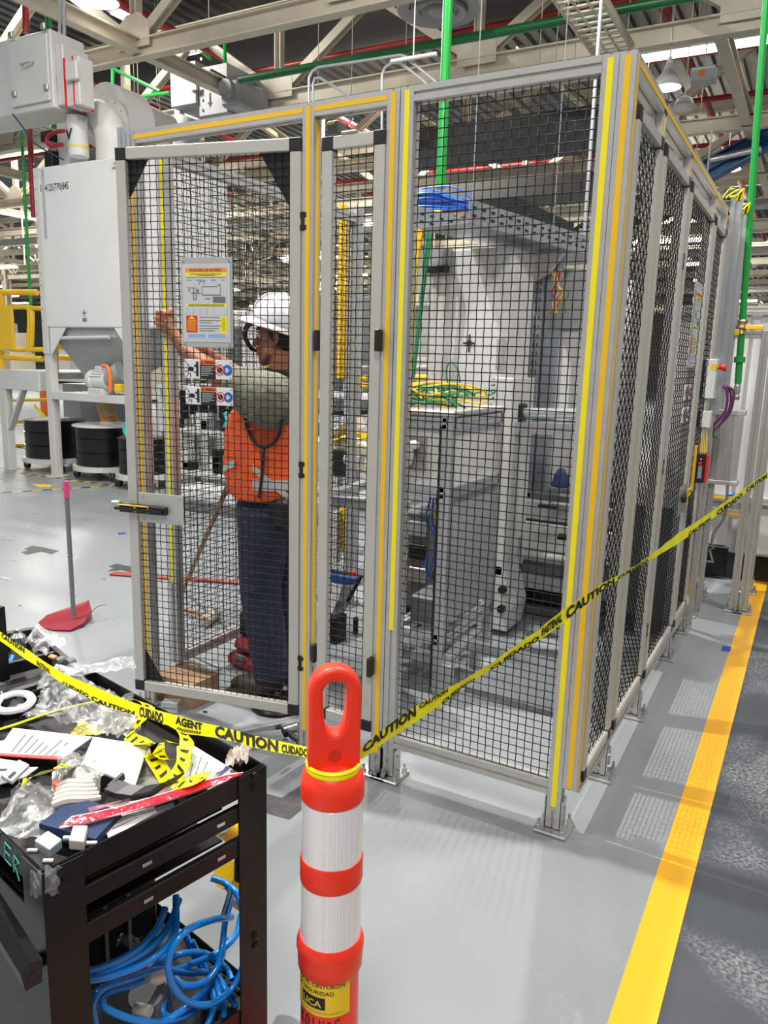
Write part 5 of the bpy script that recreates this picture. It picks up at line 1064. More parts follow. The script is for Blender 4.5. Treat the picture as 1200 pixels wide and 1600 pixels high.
for k, (u0_, v0_, u1_, v1_, m, r_, lb) in enumerate(((33, 195, 52, 552, green, .02, 'thin bright green pipe left of the dust collector'), (46, 195, 53, 340, red_m, .035, 'dark red square pipe left of the dust collector'), (40, 0, 41, 52, red_m, .04, 'dark red pipe at the very top left'))):
    a = at(u0_, v0_, Y=4.6); b = at(u1_, v1_, Y=4.6); one('side_pipe', lb, 'pipe', MB().cyl(a, b, r_, 10), m, True)
# second unit further right
Y2 = 8.0
ugm = mat('unit_grey_paint', (.36, .37, .37), .45, noise=.08, nscale=3)
t = thing('rear_filter_unit', 'grey dust filter unit with latches above the left part of the cage', 'duct unit', at(320, 150, Y=Y2))
x0, x1, z0, z1 = rectY(266, 98, 306, 165, Y2); obj('access_box', MB().cbox(x0, x1, Y2, Y2+1, z0, z1, .01), ugm, t)
for dz in (.12, .5): obj('latch', MB().cbox(x0+.48, x0+.6, Y2-.04, Y2, z0+dz*1.5, z0+dz*1.5+.08, .01), zinc, t)
x2, x3, z2, z3 = rectY(307, 100, 352, 178, Y2); obj('flange_box', MB().cbox(x2, x3, Y2+.05, Y2+1, z2, z3, .01), grey, t)
for k in range(6): obj('bolt', MB().cyl((x2+.08, Y2+.05, z2+.1+k*.15), (x2+.08, Y2+.03, z2+.1+k*.15), .02, 6), zinc, t)
x2, x3, z2, z3 = rectY(350, 128, 378, 168, Y2); obj('gear_housing', MB().cbox(x2, x3, Y2-.1, Y2+.7, z2, z3, .04), ugm, t); obj('motor', MB().cyl(((x2+x3)/2, Y2-.1, (z2+z3)/2+.05), ((x2+x3)/2, Y2-.2, (z2+z3)/2+.05), .13, 20), grey, t, True)
p = at(327, 155, Y=Y2+.03); obj('down_arrow', MB().box(p.x-.012, p.x+.012, Y2+.04, Y2+.049, p.z-.06, p.z+.1).add([(p.x-.05, Y2+.045, p.z-.04), (p.x+.05, Y2+.045, p.z-.04), (p.x, Y2+.045, p.z-.12)], [(0, 1, 2)]), ink, t)
obj('outlet_duct', MB().tube([at(300, 185, Y=Y2+.2), at(290, 230, Y=Y2+.2), at(285, 300, Y=Y2+.2)], .22, 18), ugm, t, True)
obj('shaft', MB().cyl(at(330, 113, Y=Y2-.1), at(352, 125, Y=Y2-.1), .05, 12), black, t, True)
obj('support_leg', MB().prism(sq(.12), at(280, 165, Y=Y2+.3), (at(280, 165, Y=Y2+.3).x, Y2+.3, 0), (1, 0, 0)), ugm, t)
# platform with yellow railings
t = thing('platform_railing', 'yellow safety railing on the white platform at the left edge', 'railing', at(20, 590, Y=Y0+.4))
for a, b in (((-30, 457), (58, 457)), ((-30, 556), (66, 561)), ): obj('rail', MB().cyl(at(*a, Y=Y0+.3), at(*b, Y=Y0+.3), .035, 12), yelp, t, True)
obj('rail', MB().cyl(at(85, 558, Y=Y0+.9), at(132, 562, Y=Y0+.9), .035, 12), yelp, t, True)
boxpx(m2 := MB(), -8, 477, 19, 547, Y0+.2, .04, .01); obj('yellow_panel', m2, yelp, t)
def loop(u0_, u1_, v0_, v1_, nm): obj(nm, MB().tube([at(*q, Y=Y0+.25) for q in ((u0_, v0_), (u1_-6, v0_), (u1_, v0_+6), (u1_-1, v1_-8), (u1_-6, v1_), (u0_, v1_))], .03, 10, 4), yelp, t, True)
loop(18, 46, 480, 546, 'gate_loop'); loop(68, 50, 482, 546, 'gate_loop')
for u in (3, 87): obj('post', MB().cyl(at(u, 533 if u > 50 else 457, Y=Y0+.3), at(u, 585, Y=Y0+.3), .035, 12), yelp, t, True)
boxpx(m2 := MB(), 78, 535, 98, 546, Y0+.8, .05); obj('bracket', m2, yelp, t)
t = thing('platform', 'white steel platform edge beam on a leg at the left', 'platform', at(8, 735, Z=0))
a = at(-40, 590, Y=Y0); b = at(66, 596, Y=Y0)
obj('edge_beam', MB().cbox(a.x, b.x-.06, Y0, Y0+.12, b.z-.12, b.z+.12, .005), offw, t); 
obj('deck', MB().cbox(a.x, b.x-.12, Y0+.13, Y0+1.6, b.z+.02, b.z+.10, .005), grey, t)
p = at(9, 735, Z=0); obj('leg', MB().cbox(p.x-.06, p.x+.06, Y0, Y0+.1, 0, b.z-.12, .004), offw, t); obj('knee_brace', MB().prism(sq(.08, .03), (p.x, Y0+.05, b.z-.7), (p.x+.35, Y0+.05, b.z-.12), (0, 1, 0)), offw, t)
for k, (v, u1_) in enumerate(((626, 88), (660, 88), (697, 60))):
    one('low_barrier_rail', ('highest', 'middle', 'lowest')[k]+' of three low yellow barrier rails behind the drums', 'rail', MB().cyl(at(4, v, Y=5.4), at(u1_, v-2, Y=5.4), .025, 10), yelp, True)
one('orange_bollard_far', 'distant orange post behind the left drum', 'post', MB().cyl(at(68, 608, Y=5.8), (at(68, 608, Y=5.8).x, 5.8, 0), .06, 14), orangec, True)
one('yellow_barrier_post', 'yellow barrier post behind the collector leg', 'post', MB().cyl(at(87, 620, Y=5.4), (at(87, 620, Y=5.4).x, 5.4, 0), .04, 12), yelp, True)
one('far_caution_tape', 'short piece of yellow tape sloping behind the left drum', 'tape', MB().grid(lambda a, b: at(53+a*20, 630+a*22, Y=5.5)+Vector((0, .01*a, -.07*b)), 4, 1), tape_m)
# ================================================================== ORANGE BOLLARD
from mathutils import noise as mn
bc = at(517, 1420, D=1.27); bx, by = bc.x, bc.y
def bz(v): return at(517, v, Y=by).z
cam_dir = math.atan2(CAM.y-by, CAM.x-bx)
t = thing('orange_bollard', 'orange delineator post with two reflective sleeves and a loop handle in the foreground', 'bollard', (bx, by, 0))
z1 = bz(1203); z2 = bz(1243); z3 = bz(1332); z4 = bz(1368); z5 = bz(1456); z6 = bz(1505)
obj('top_cap', MB().lathe([(.004, z1+.018), (.025, z1+.016), (.040, z1+.008), (.0485, z1-.004), (.0512, z1-.02), (.0508, z2+.004), (.047, z2)], (bx, by, 0), 40), orange, t, True)
obj('reflective_sleeve', MB().lathe([(.045, z2+.004), (.0492, z2), (.0492, z3-.001), (.045, z3-.004)], (bx, by, 0), 48), refl, t, True)
obj('middle_band', MB().lathe([(.047, z3+.003), (.0505, z3+.001), (.0512, z3-.003), (.0512, z4+.003), (.0505, z4), (.047, z4-.002)], (bx, by, 0), 40), orange, t, True)
obj('reflective_sleeve', MB().lathe([(.045, z4), (.0495, z4-.001), (.0498, z5), (.045, z5-.003)], (bx, by, 0), 48), refl, t, True)
obj('lower_body', MB().lathe([(.045, z5+.002), (.0515, z5+.002), (.0555, z5-.008), (.0562, z5-.018), (.0540, z5-.026), (.0545, z5-.032), (.0535, z6+.006), (.0492, z6), (.0485, z6-.01), (.049, .32), (.052, .10), (.06, .05), (.17, .045), (.185, .03), (.185, 0), (.05, 0)], (bx, by, 0), 44), orange, t, True)
# handle loop
hM = Matrix.Translation((bx, by, 0)) @ Matrix.Rotation(cam_dir+R(90)+R(8), 4, 'Z')
hz0 = z1+.004; ht_ = at(517, 1037, Y=by).z; W2 = .041; cz = ht_-W2
out, inn = [], []
for k in range(48):
    a = 2*math.pi*k/48; c, s_ = math.cos(a), math.sin(a)
    if s_ >= 0: out.append((W2*c, cz+W2*s_)); inn.append((.0185*c, cz+.0185*s_))
    else:
        sc = min(1/max(abs(c), 1e-6), 1/abs(s_)); out.append((W2*max(-1, min(1, c*sc)), cz-(cz-hz0)*min(1, abs(s_)*sc)))
        e = .7; inn.append((.0185*abs(c)**e*(1 if c > 0 else -1), cz-.068*abs(s_)**e))
n = 48; V = []; th = .017
for y in (-th, th):
    for l in (out, inn): V += [hM @ Vector((a, y, b)) for a, b in l]
F_ = []
for k in range(n):
    j = (k+1) % n; F_ += [(k, j, n+j, n+k), (2*n+k, 3*n+k, 3*n+j, 2*n+j), (k, 2*n+k, 2*n+j, j), (n+k, n+j, 3*n+j, 3*n+k)]
o = obj('loop_handle', MB().add(V, F_), orange, t, True); bevel(o, .007, 3)
dz = hz0+.030
obj('dimple', MB().lathe([(.0005, -.004), (.007, -.0035), (.0095, .0), (.0105, .0005)], hM @ Vector((0, -th-.0002, dz)), 20, (hM.to_3x3() @ Matrix.Rotation(R(90), 3, 'X'))), mat('orange_dimple_shade', (.7, .025, .01), .5), t, True)  # darker orange puts the shade of the dimple into its colour
# sticker with writing, wrapped on the body
rb = .0497
def wrap(a0, zt_, r=rb): return lambda x, y: Vector((bx+r*math.cos(a0+x/r), by+r*math.sin(a0+x/r), zt_+y))
zs1, zs0 = bz(1497), bz(1553); a0 = cam_dir-1.52; aw = 2.25
G = wrap(a0, zs0)
hS = zs1-zs0
o = obj('sticker', MB().grid(lambda a, b: G(a*aw*rb, b*hS), 24, 2), mat('sticker_yellow', (.90, .60, .02), .35), t, True)
G2 = wrap(a0, zs0, rb+.0006); mb = MB(); WW = aw*rb
text(mb, 'LIZA EL CINTURÓN', G2, .006, hS*.78, hS*.105, .012, width=WW*.86); text(mb, 'DE SEGURIDAD', G2, .010, hS*.60, hS*.105, .012, width=WW*.66)
mb.grid(lambda a, b: G2(WW*(.20+.42*a), hS*(.20+.32*b)), 10, 1); text(mb, 'seguridad y proteccion industrial', G2, .012, hS*.09, hS*.035, 0, width=WW*.8)
obj('sticker_lettering', mb, ink, t)
G3 = wrap(a0, zs0, rb+.0012); mb = MB(); text(mb, 'LICA', G3, WW*.24, hS*.27, hS*.17, .02, width=WW*.33); obj('sticker_logo_lettering', mb, MATS['sticker_yellow'], t)
mb = MB(); zw = bz(1585)
def stroke(pts, r=.0011): mb.tube([Gw(*p) for p in pts], r, 5)
Gw = wrap(a0+.35, bz(1576), .0492); x_ = 0
GL = dict(R=[[(0, 0), (0, 1)], [(0, 1), (.6, .8), (0, .5), (.6, 0)]], O=[[(.3+.3*math.cos(i*.7), .5+.5*math.sin(i*.7)) for i in range(10)]], I=[[(.2, 0), (.25, 1)]], N=[[(0, 0), (0, 1), (.5, 0), (.55, 1)]], S=[[(.5, .9), (.1, .8), (.4, .5), (.3, .1), (0, .1)]], E=[[(.6, 1), (0, .9), (0, 0), (.6, .1)], [(0, .5), (.5, .55)]])
for ch in 'ROINSE':
    for st in GL[ch]: stroke([(x_+p[0]*.013, p[1]*.022) for p in st])
    x_ += .0135
obj('hand_lettering', mb, ink, t, kind='stuff')
# ================================================================== CAUTION TAPE
def ribbon(ctrl, lb, name='caution_tape', words=(), twist_shade=0):
    """ctrl: (u, v_top, v_bottom, depth_top, depth_bottom)"""
    pts = [(at(u, vt, D=dt), at(u, vb, D=db)) for u, vt, vb, dt, db in ctrl]
    L = [0]
    for i in range(1, len(pts)): L.append(L[-1]+((pts[i][0]+pts[i][1])/2-(pts[i-1][0]+pts[i-1][1])/2).length)
    def S(s, w, off=0.):
        s = max(0, min(L[-1], s)); i = 0
        while i < len(L)-2 and L[i+1] < s: i += 1
        f = (s-L[i])/(L[i+1]-L[i]); a = pts[i][0].lerp(pts[i+1][0], f); b = pts[i][1].lerp(pts[i+1][1], f)
        n = (pts[i+1][0]-pts[i][0]).cross(pts[i][1]-pts[i][0]).normalized()
        if n.dot(CAM-a) < 0: n = -n
        return b.lerp(a, w)+n*(off+.0015*math.sin(s*60)*(w-.5))
    t = thing(name, lb, 'tape', (pts[0][0]+pts[0][1])/2)
    ns = int(L[-1]/.015)
    o = obj('tape_band', MB().grid(lambda a, b: S(a*L[-1], b), ns, 2), tape_m, t, True)
    mb = MB(); n_ = 0
    for w in words:
        s0, s1, w0, w1, s = w
        v, f, wid = text_geo(s, .05); k = (s1-s0)/wid
        mb.add([S(s0+a*k, w0+(w1-w0)*b/.72, .0012) for a, b in v], f)
    if words: obj('tape_lettering', mb, ink, t, kind='stuff')
    return S, L[-1], t
p_end = at(1200, 741, Y=1.6); de = (p_end-CAM).dot(fw)
def dint(u, ua, da, ub, db): k = (u-ua)/(ub-ua); return 1/((1-k)/da+k/db)
RT = []
for u, a, b in ((548, 1180, 1198), (575, 1158, 1180), (600, 1139, 1160), (625, 1119, 1145), (655, 1100, 1124), (690, 1080, 1101), (715, 1067, 1079), (745, 1050, 1059), (775, 1031, 1043), (800, 1012, 1025), (840, 985, 1002), (880, 952, 974), (915, 929, 945), (945, 909, 921), (970, 897, 903), (1000, 879, 884), (1030, 857, 867), (1060, 833, 849), (1090, 814, 828), (1112, 799, 811), (1140, 779, 791), (1170, 758, 767), (1200, 736, 746), (1240, 708, 716)):
    d = dint(u, 548, 1.235, 1200, de); RT.append((u, a, b, d, d+.01))
LL = sum(0 for _ in RT)
Lr = (at(1240, 712, D=RT[-1][3])-at(548, 1189, D=1.235)).length
def wpos(ua, ub):   # arc positions from pixel columns of the straight tape
    A_ = at(548, 1189, D=1.235); f_ = lambda u: (at(u, 1189+(u-548)*(712-1189)/(1240-548), D=dint(u, 548, 1.235, 1200, de))-A_).length
    return f_(ua), f_(ub)
words = []
for ua, ub, w0, w1, s in ((566, 650, .45, 1.05, 'CAUTION'), (655, 700, .7, 1.0, 'CAUTION'), (690, 742, 0, .3, 'CUIDADO'), (765, 842, .05, .5, 'CUIDADO'), (846, 878, .25, .85, 'FASTENAL'), (884, 960, .1, .9, 'CAUTION'), (965, 1012, .1, .8, 'CUIDADO'), (1075, 1110, 0, .4, 'CAUTION'), (1120, 1160, .0, .6, 'CUIDADO'), (1166, 1198, .1, .8, 'CAUTION')):
    a, b = wpos(ua, ub); words.append((a, b, w0, w1, s))
ribbon(RT, 'yellow caution tape stretched from the orange bollard past the corner post to the right edge', words=words)
LT = []
for u, a, b in ((-40, 962, 974), (0, 987, 1001), (40, 1013, 1030), (70, 1034, 1048), (100, 1053, 1070), (130, 1066, 1086), (160, 1078, 1102), (200, 1095, 1114), (240, 1108, 1125), (262, 1114, 1133), (285, 1120, 1146), (310, 1128, 1149), (340, 1134, 1153), (370, 1142, 1160), (400, 1150, 1169), (440, 1159, 1177), (470, 1165, 1182), (492, 1170, 1187)):
    d = dint(u, 492, 1.24, 0, 1.62); LT.append((u, a, b, d, d-.01))
A_ = at(-40, 968, D=LT[0][3])
fL = lambda u: (at(u, 968+(u+40)*.4, D=dint(u, 492, 1.24, 0, 1.62))-A_).length
words = [(fL(a), fL(b), w0, w1, s) for a, b, w0, w1, s in ((342, 440, .1, 1.0, 'CAUTION'), (445, 486, .1, .8, 'CUIDADO'), (281, 323, .45, .95, 'AGENT'), (225, 262, .0, .85, 'CUIDADO'), (150, 218, .0, .3, 'CAUTION'), (104, 146, .0, .3, 'CUIDADO'), (62, 84, .1, .6, 'FASTENAL'), (4, 42, .5, 1.0, 'CAUTION'))]
words.append((fL(283), fL(321), .12, .28, '//////////'))
ribbon(LT, 'yellow caution tape running from the orange bollard over the black cart to the left edge', words=words)
for k in range(2):
    one('tape_wrap', ('upper', 'lower')[k]+' wrap of yellow tape around the bollard under its handle', 'tape', MB().lathe([(.0425-.0*k, z1+.008+.006*k), (.043+.001*k, z1+.014+.004*k), (.041, z1+.018+.004*k), (.040, z1+.016), (.0425, z1+.008+.006*k)], (bx, by, -.002), 30, None, False), tape_m, True)
# ================================================================== BLACK CART
TZ = .80; TH = R(78.2); N_ = at(66, 1360, Z=TZ)
CM = Matrix.Translation((N_.x, N_.y, 0)) @ Matrix.Rotation(TH, 4, 'Z'); CW, CL_ = .394, .575
def cbx(t, nm, x0, x1, y0, y1, z0, z1, m=blackst, b=.0015): return obj(nm, MB().cbox(x0, x1, y0, y1, z0, z1, b, CM), m, t)
t = cart = thing('black_tool_cart', 'black steel cart heaped with packaging at the lower left', 'cart', N_*1.0)
cart.location.z = 0
cbx(t, 'tray_floor', .003, CW-.003, .003, CL_-.003, TZ-.045, TZ-.040)
cbx(t, 'apron', .0, CW, 0, .003, TZ-.045, TZ); cbx(t, 'apron', 0, CW, CL_-.003, CL_, TZ-.045, TZ)
cbx(t, 'apron', 0, .003, .003, CL_-.003, TZ-.045, TZ); cbx(t, 'apron', CW-.003, CW, .003, CL_-.003, TZ-.045, TZ)
for (x, y, sx, sy) in ((0, 0, 1, 1), (CW, 0, -1, 1), (0, CL_, 1, -1), (CW, CL_, -1, -1)):
    a = [(x-sx*.003, y-sy*.003), (x+sx*.058, y-sy*.003), (x+sx*.058, y), (x, y), (x, y+sy*.058), (x-sx*.003, y+sy*.058)]
    obj('leg', MB().add([CM @ Vector((p, q, .03)) for p, q in a]+[CM @ Vector((p, q, TZ-.004)) for p, q in a], [(0, 1, 2, 3), (0, 3, 4, 5), (6, 9, 8, 7), (6, 11, 10, 9)]+[(i, (i+1) % 6, 6+(i+1) % 6, 6+i) for i in range(6)]), blackst, t)
    for z in (TZ-.012, TZ-.036, .45, .47, .18):
        c = CM @ Vector((x+sx*.024, y-sy*.003, z)); d = CM.to_3x3() @ Vector((0, -sy, 0)); obj('bolt', MB().cyl(c, c+d*.004, .007, 12).cyl(c+d*.004, c+d*.0055, .004, 6), mat('bolt_black', (.03, .03, .03), .35, .6), t, True)
    c = CM @ Vector((x+sx*.02, y+sy*.02, .0)); obj('caster', MB().cyl(c+Vector((-.012, 0, .03)), c+Vector((.012, 0, .03)), .03, 16), black, t, True)
def atp(u, v, y=None, x=None):
    """cart-frame point seen at (u, v) on the cart plane local y (or x)"""
    Mi = CM.inverted(); o = Mi @ CAM; d = Mi.to_3x3() @ (fw + rt*((u-600)/F_PX) - up*((v-800)/F_PX))
    k = (y-o.y)/d.y if y is not None else (x-o.x)/d.x; return o+d*k
# slide rails on the near face
for k, (va, vb) in enumerate(((1388, 1418), (1448, 1480))):
    za = atp(130, va, y=0).z; zb = atp(130, vb, y=0).z
    cbx(t, 'slide_rail', .045, CW-.045, -.0, .012, zb, za); cbx(t, 'inner_rail', .045, CW-.045, .06, .5, zb-.006, zb-.002)
    for x in (.16, .30):
        c = CM @ Vector((x, -.0015, (za+zb)/2)); obj('slot', MB().cbox(x-.008, x+.008, -.0012, .0, (za+zb)/2-.003, (za+zb)/2+.003, .0005, CM), zinc, t)
cbx(t, 'drawer_box', .05, .20, .03, .5, TZ-.10, TZ-.05)
cbx(t, 'rear_panel', .003, .26, CL_-.006, CL_-.004, .30, TZ-.08)
cbx(t, 'left_side_panel', .0, .002, .05, CL_-.05, .42, TZ-.085)
cbx(t, 'lower_shelf', .003, CW-.003, .003, CL_-.003, .300, .304); cbx(t, 'lower_apron', 0, CW, 0, .003, .285, .335); cbx(t, 'lower_apron', CW-.003, CW, 0, CL_, .285, .335); cbx(t, 'lower_apron', 0, .003, .003, CL_, .285, .335); cbx(t, 'lower_apron', 0, CW, CL_-.003, CL_, .285, .335)
h = atp(25, 1490, x=-.05)
obj('pull_handle', MB().prism([(-.02, -.012), (.02, -.012), (.028, .004), (.012, .016), (-.02, .010)], CM @ atp(-25, 1400, x=-.04), CM @ atp(52, 1525, x=-.045)), blackst, t); obj('handle_arm', MB().prism(sq(.02, .008), CM @ atp(50, 1515, x=-.045), CM @ atp(60, 1500, x=0)), blackst, t)
# VER handwriting (teal marker) on the left apron
mb = MB(); o0 = atp(2, 1318, x=-.0006); GV = dict(V=[[(-.1, 1), (.25, 0), (.5, 1)]], E=[[(.6, 1), (0, 1), (0, 0), (.6, 0)], [(0, .5), (.5, .5)]], R=[[(0, 0), (0, 1)], [(0, 1), (.55, .85), (.1, .45), (.6, -.2)]])
Mi = CM.inverted()
for ch, (ua, va), (ub, vb), h_ in (('V', (-12, 1312), (6, 1328), 30), ('E', (8, 1338), (20, 1352), 30), ('R', (22, 1358), (33, 1370), 30)):
    for st in GV[ch]: mb.tube([CM @ atp(ua+(ub-ua)*p[0]*1.3, va+(vb-va)*p[0]*1.3-p[1]*26+4, x=-.0012) for p in st], .0012, 5)
obj('marker_lettering', mb, tealink, t, kind='stuff')
for p, q in (((80, 1370), -1), ((56, 1375), 1)):
    c = CM @ (atp(*p, y=-.004) if q < 0 else atp(*p, x=-.004)); one('clear_tape_patch', 'scuffed clear tape on the '+('right' if q < 0 else 'left')+' side of the cart near corner', 'tape', MB().grid(lambda a, b: (CM @ (atp(p[0]-10+24*a, p[1]-16+44*b, y=-.0045) if q < 0 else atp(p[0]-9+18*a, p[1]-14+40*b, x=-.0045)))+Vector((0, 0, .003*math.sin(9*a))), 8, 8), clear, True)
# ---------------------------------------------------------------- heap in the tray
def crumple(px, z, amp, m, nm, lb, cat, n=26, seed=0, freq=22, lift=0., zs=None, thick=0):
    """a creased sheet over four corner points; z: height (or four heights)"""
    Z4 = zs or [z]*4; P4 = [at(u, v, Z=zz) for (u, v), zz in zip(px, Z4)]
    def f(a, b):
        p = P4[0]*(1-a)*(1-b)+P4[1]*a*(1-b)+P4[2]*a*b+P4[3]*(1-a)*b
        q = Vector((p.x*freq+seed*7.3, p.y*freq+seed*3.1, seed*1.7))
        w = abs(mn.noise(q))+.5*abs(mn.noise(q*2.3))+.3*abs(mn.noise(q*4.7)); e = math.sin(math.pi*a)*math.sin(math.pi*b)
        s_ = mn.noise(Vector((a*3+seed, b*3, 5)))*.12
        d1 = (P4[1]-P4[0])*s_*math.sin(math.pi*b)*(.3); d2 = (P4[3]-P4[0])*mn.noise(Vector((a*3, b*3+seed, 9)))*.10
        return p+d1+d2+Vector((0, 0, amp*w+lift*e))
    return one(nm, lb, cat, MB().grid(f, n, n), m, True)
def sheet(px, z, m, nm, lb, cat, th=.0012, tilt=None, parent=None, world=True):
    Z4 = tilt or [z]*4; P4 = [at(u, v, Z=zz) for (u, v), zz in zip(px, Z4)]; n = len(P4)
    mb = MB().add([p for p in P4]+[p+Vector((0, 0, th)) for p in P4], [tuple(range(n-1, -1, -1)), tuple(range(n, 2*n))]+[(i, (i+1) % n, n+(i+1) % n, n+i) for i in range(n)])
    return one(nm, lb, cat, mb, m) if parent is None else obj(nm, mb, m, parent)
def printed(px, z, lb, nm='printed_sheet', lines=8, band=None, edge=None, seed=1, tilt=None, th=.0012):
    Z4 = tilt or [z]*4; P4 = [at(u, v, Z=zz) for (u, v), zz in zip(px, Z4)]
    t = thing(nm, lb, 'paper', sum(P4, Vector())/4)
    g = lambda a, b, o=.0006: P4[0]*(1-a)*(1-b)+P4[1]*a*(1-b)+P4[2]*a*b+P4[3]*(1-a)*b+Vector((0, 0, th+o))
    mb = MB().add([g(0, 0, -th), g(1, 0, -th), g(1, 1, -th), g(0, 1, -th), g(0, 0, 0), g(1, 0, 0), g(1, 1, 0), g(0, 1, 0)], [(3, 2, 1, 0), (4, 5, 6, 7), (0, 1, 5, 4), (1, 2, 6, 5), (2, 3, 7, 6), (3, 0, 4, 7)]); obj('sheet', mb, paper, t)
    mb = MB(); rnd = random.Random(seed)
    for k in range(lines): quadf(mb, g, .12, .2+.7*k/lines, .12+rnd.uniform(.35, .75), .2+.7*k/lines+.026)
    obj('print_lines', mb, gline, t, kind='stuff')
    if band: mb = MB(); quadf(mb, g, *band); obj('navy_band', mb, inkb, t)
    if edge: mb = MB(); quadf(mb, g, *edge); obj('red_edge', mb, red_ink, t)
    return t, g
zf = TZ-0.0385
sheet([(205, 1205), (235, 1170), (300, 1235), (222, 1262)], zf+.004, mat('mottled_film', (.22, .21, .19), .35, noise=.8, nscale=60), 'grey_pouch', 'dark mottled pouch under the white foam sheet', 'pouch', .004)
sheet([(62, 1305), (120, 1262), (190, 1285), (150, 1330), (72, 1338)], zf+.012, bluebag, 'blue_cloth', 'dark blue cloth in the near corner of the cart tray', 'cloth', .02)
t_, g = printed([(285, 1222), (290, 1158), (372, 1208), (330, 1236)], zf+.016, 'white instruction sheet with navy band in the right end of the cart tray', lines=5, band=(.3, .80, .98, .86))
mb = MB(); text(mb, 'VALVULA', lambda a, b: g(.45+a, .1+b*1.0, .0012), 0, 0, .08, .01, width=.3); obj('heading_lettering', mb, inkb, t_)
printed([(150, 1262), (235, 1248), (245, 1270), (170, 1312)], zf+.020, 'white label sheet with grey lines sticking out under the red film', lines=6, seed=4)
t_, g = printed([(-8, 1180), (20, 1138), (145, 1152), (95, 1188)], TZ-0.0193, 'white packing slip with a red edge at the left of the tray', lines=7, seed=6, edge=(-.02, -.08, 1.0, -.0) and (0, .0, .06, 1.0))
sheet([(-10, 1178), (95, 1183), (92, 1188), (-10, 1181)], TZ-0.0154, red_ink, 'red_strip', 'thin red strip along the packing slip', 'strip', .002)
printed([(-10, 1172), (-5, 1160), (15, 1155), (10, 1175)], TZ-0.0248, 'second white sheet cut off at the left edge', lines=3, seed=8)
sheet([(-12, 1230), (-10, 1200), (60, 1200), (40, 1215)], TZ-0.0275, paper, 'white_card', 'white card under the silver slotted bracket', 'card', .002)
sheet([(128, 1196), (146, 1154), (231, 1168), (211, 1231)], TZ-0.0121, mat('white_foam', (.74, .73, .70), .85, bump=.3, bscale=300), 'foam_sheet', 'white foam sheet on top of the heap in the cart', 'foam', .004)
crumple([(30, 1128), (100, 1072), (212, 1100), (190, 1160)], TZ-0.0275, .036, clear, 'clear_bag', 'large crumpled clear plastic bag in the middle of the cart tray', 'bag', seed=2, lift=.03)
crumple([(50, 1100), (70, 1055), (130, 1050), (150, 1092)], TZ-0.0303, .03, clear, 'clear_bag', 'crumpled clear bag behind the white ring', 'bag', seed=5, lift=.02)
crumple([(95, 1062), (100, 1045), (205, 1030), (212, 1046)], TZ-0.0011, .014, clear, 'clear_strip_bag', 'clear plastic strip hanging over the far rim of the cart', 'bag', seed=8)
crumple([(55, 1086), (80, 1070), (118, 1085), (92, 1100)], TZ-0.0330, .03, bluebag, 'blue_rag', 'dark blue rag inside the clear plastic behind the ring', 'rag', seed=9)
crumple([(110, 1150), (125, 1128), (170, 1142), (150, 1155)], TZ-0.0275, .012, film('yellow_film', (.85, .78, .1), .8), 'yellow_film', 'yellow film inside the large clear bag', 'film', seed=11, n=12)
crumple([(-10, 1310), (30, 1225), (90, 1245), (75, 1320)], TZ-0.0303, .022, clear, 'clear_bag', 'clear bag of small parts at the near left of the tray', 'bag', seed=12, lift=.02)
crumple([(150, 1150), (155, 1110), (225, 1115), (215, 1160)], TZ-0.0286, .028, clear2, 'milky_bag', 'milky plastic bag below the caution tape', 'bag', seed=14, lift=.01)
crumple([(78, 1245), (95, 1170), (165, 1205), (150, 1262)], TZ-0.0193, .022, clear2, 'milky_bag', 'milky beige glove bag in the centre of the tray', 'bag', seed=15, lift=.02)
for k in range(5):
    a, b = at(82+2*k, 1258-7*k, Z=TZ-0.0083+.003*k), at(158-3*k, 1246-6*k, Z=TZ-0.0083+.003*k)
    one('glove_finger', ('lowest', 'second lowest', 'middle', 'second highest', 'highest')[k]+' finger fold of the beige glove in the tray', 'glove', MB().tube([a, a.lerp(b, .3)+Vector((0, 0, .004)), a.lerp(b, .7), b], [.006, .008, .007, .004], 8, 4), beige, True)
sheet([(84, 1235), (82, 1222), (97, 1222), (94, 1236)], TZ-0.0011, red_ink, 'red_tag', 'small red tag beside the beige gloves', 'tag', .003)
# red printed film strip
pts = [((92, 1291), (112, 1276)), ((130, 1287), (135, 1272)), ((175, 1274), (190, 1260)), ((240, 1257), (262, 1238)), ((300, 1238), (312, 1222)), ((345, 1222), (350, 1212)), ((378, 1211), (380, 1207))]
V = []
for k, (a, b) in enumerate(pts): V += [at(*a, Z=TZ+.001), at(*b, Z=TZ+.004)]
o = one('red_film_strip', 'long red film strip along the near rim of the cart tray', 'film', MB().add(V, [(2*i, 2*i+2, 2*i+3, 2*i+1) for i in range(6)]), mat('glossy_red_film', (.78, .02, .04), .18, coat=.4, bump=.6, bscale=30))
V = []
for (a, b) in pts[1:6]: V += [at(a[0]+10, a[1]-18, Z=TZ-0.0055), at(b[0]+2, b[1]-10, Z=TZ-0.0011)]
one('pink_film_strip', 'paler pink film strip lying behind the red one', 'film', MB().add(V, [(2*i, 2*i+2, 2*i+3, 2*i+1) for i in range(4)]), film('pink_film', (.85, .35, .38), .75))
V = []
for (a, b) in pts: V += [at(a[0], a[1]+3, Z=TZ-.006), at(b[0], b[1]-1, Z=TZ-.004)]
one('white_film_edge', 'white backing under the red film strip', 'film', MB().add(V, [(2*i, 2*i+2, 2*i+3, 2*i+1) for i in range(6)]), paper)
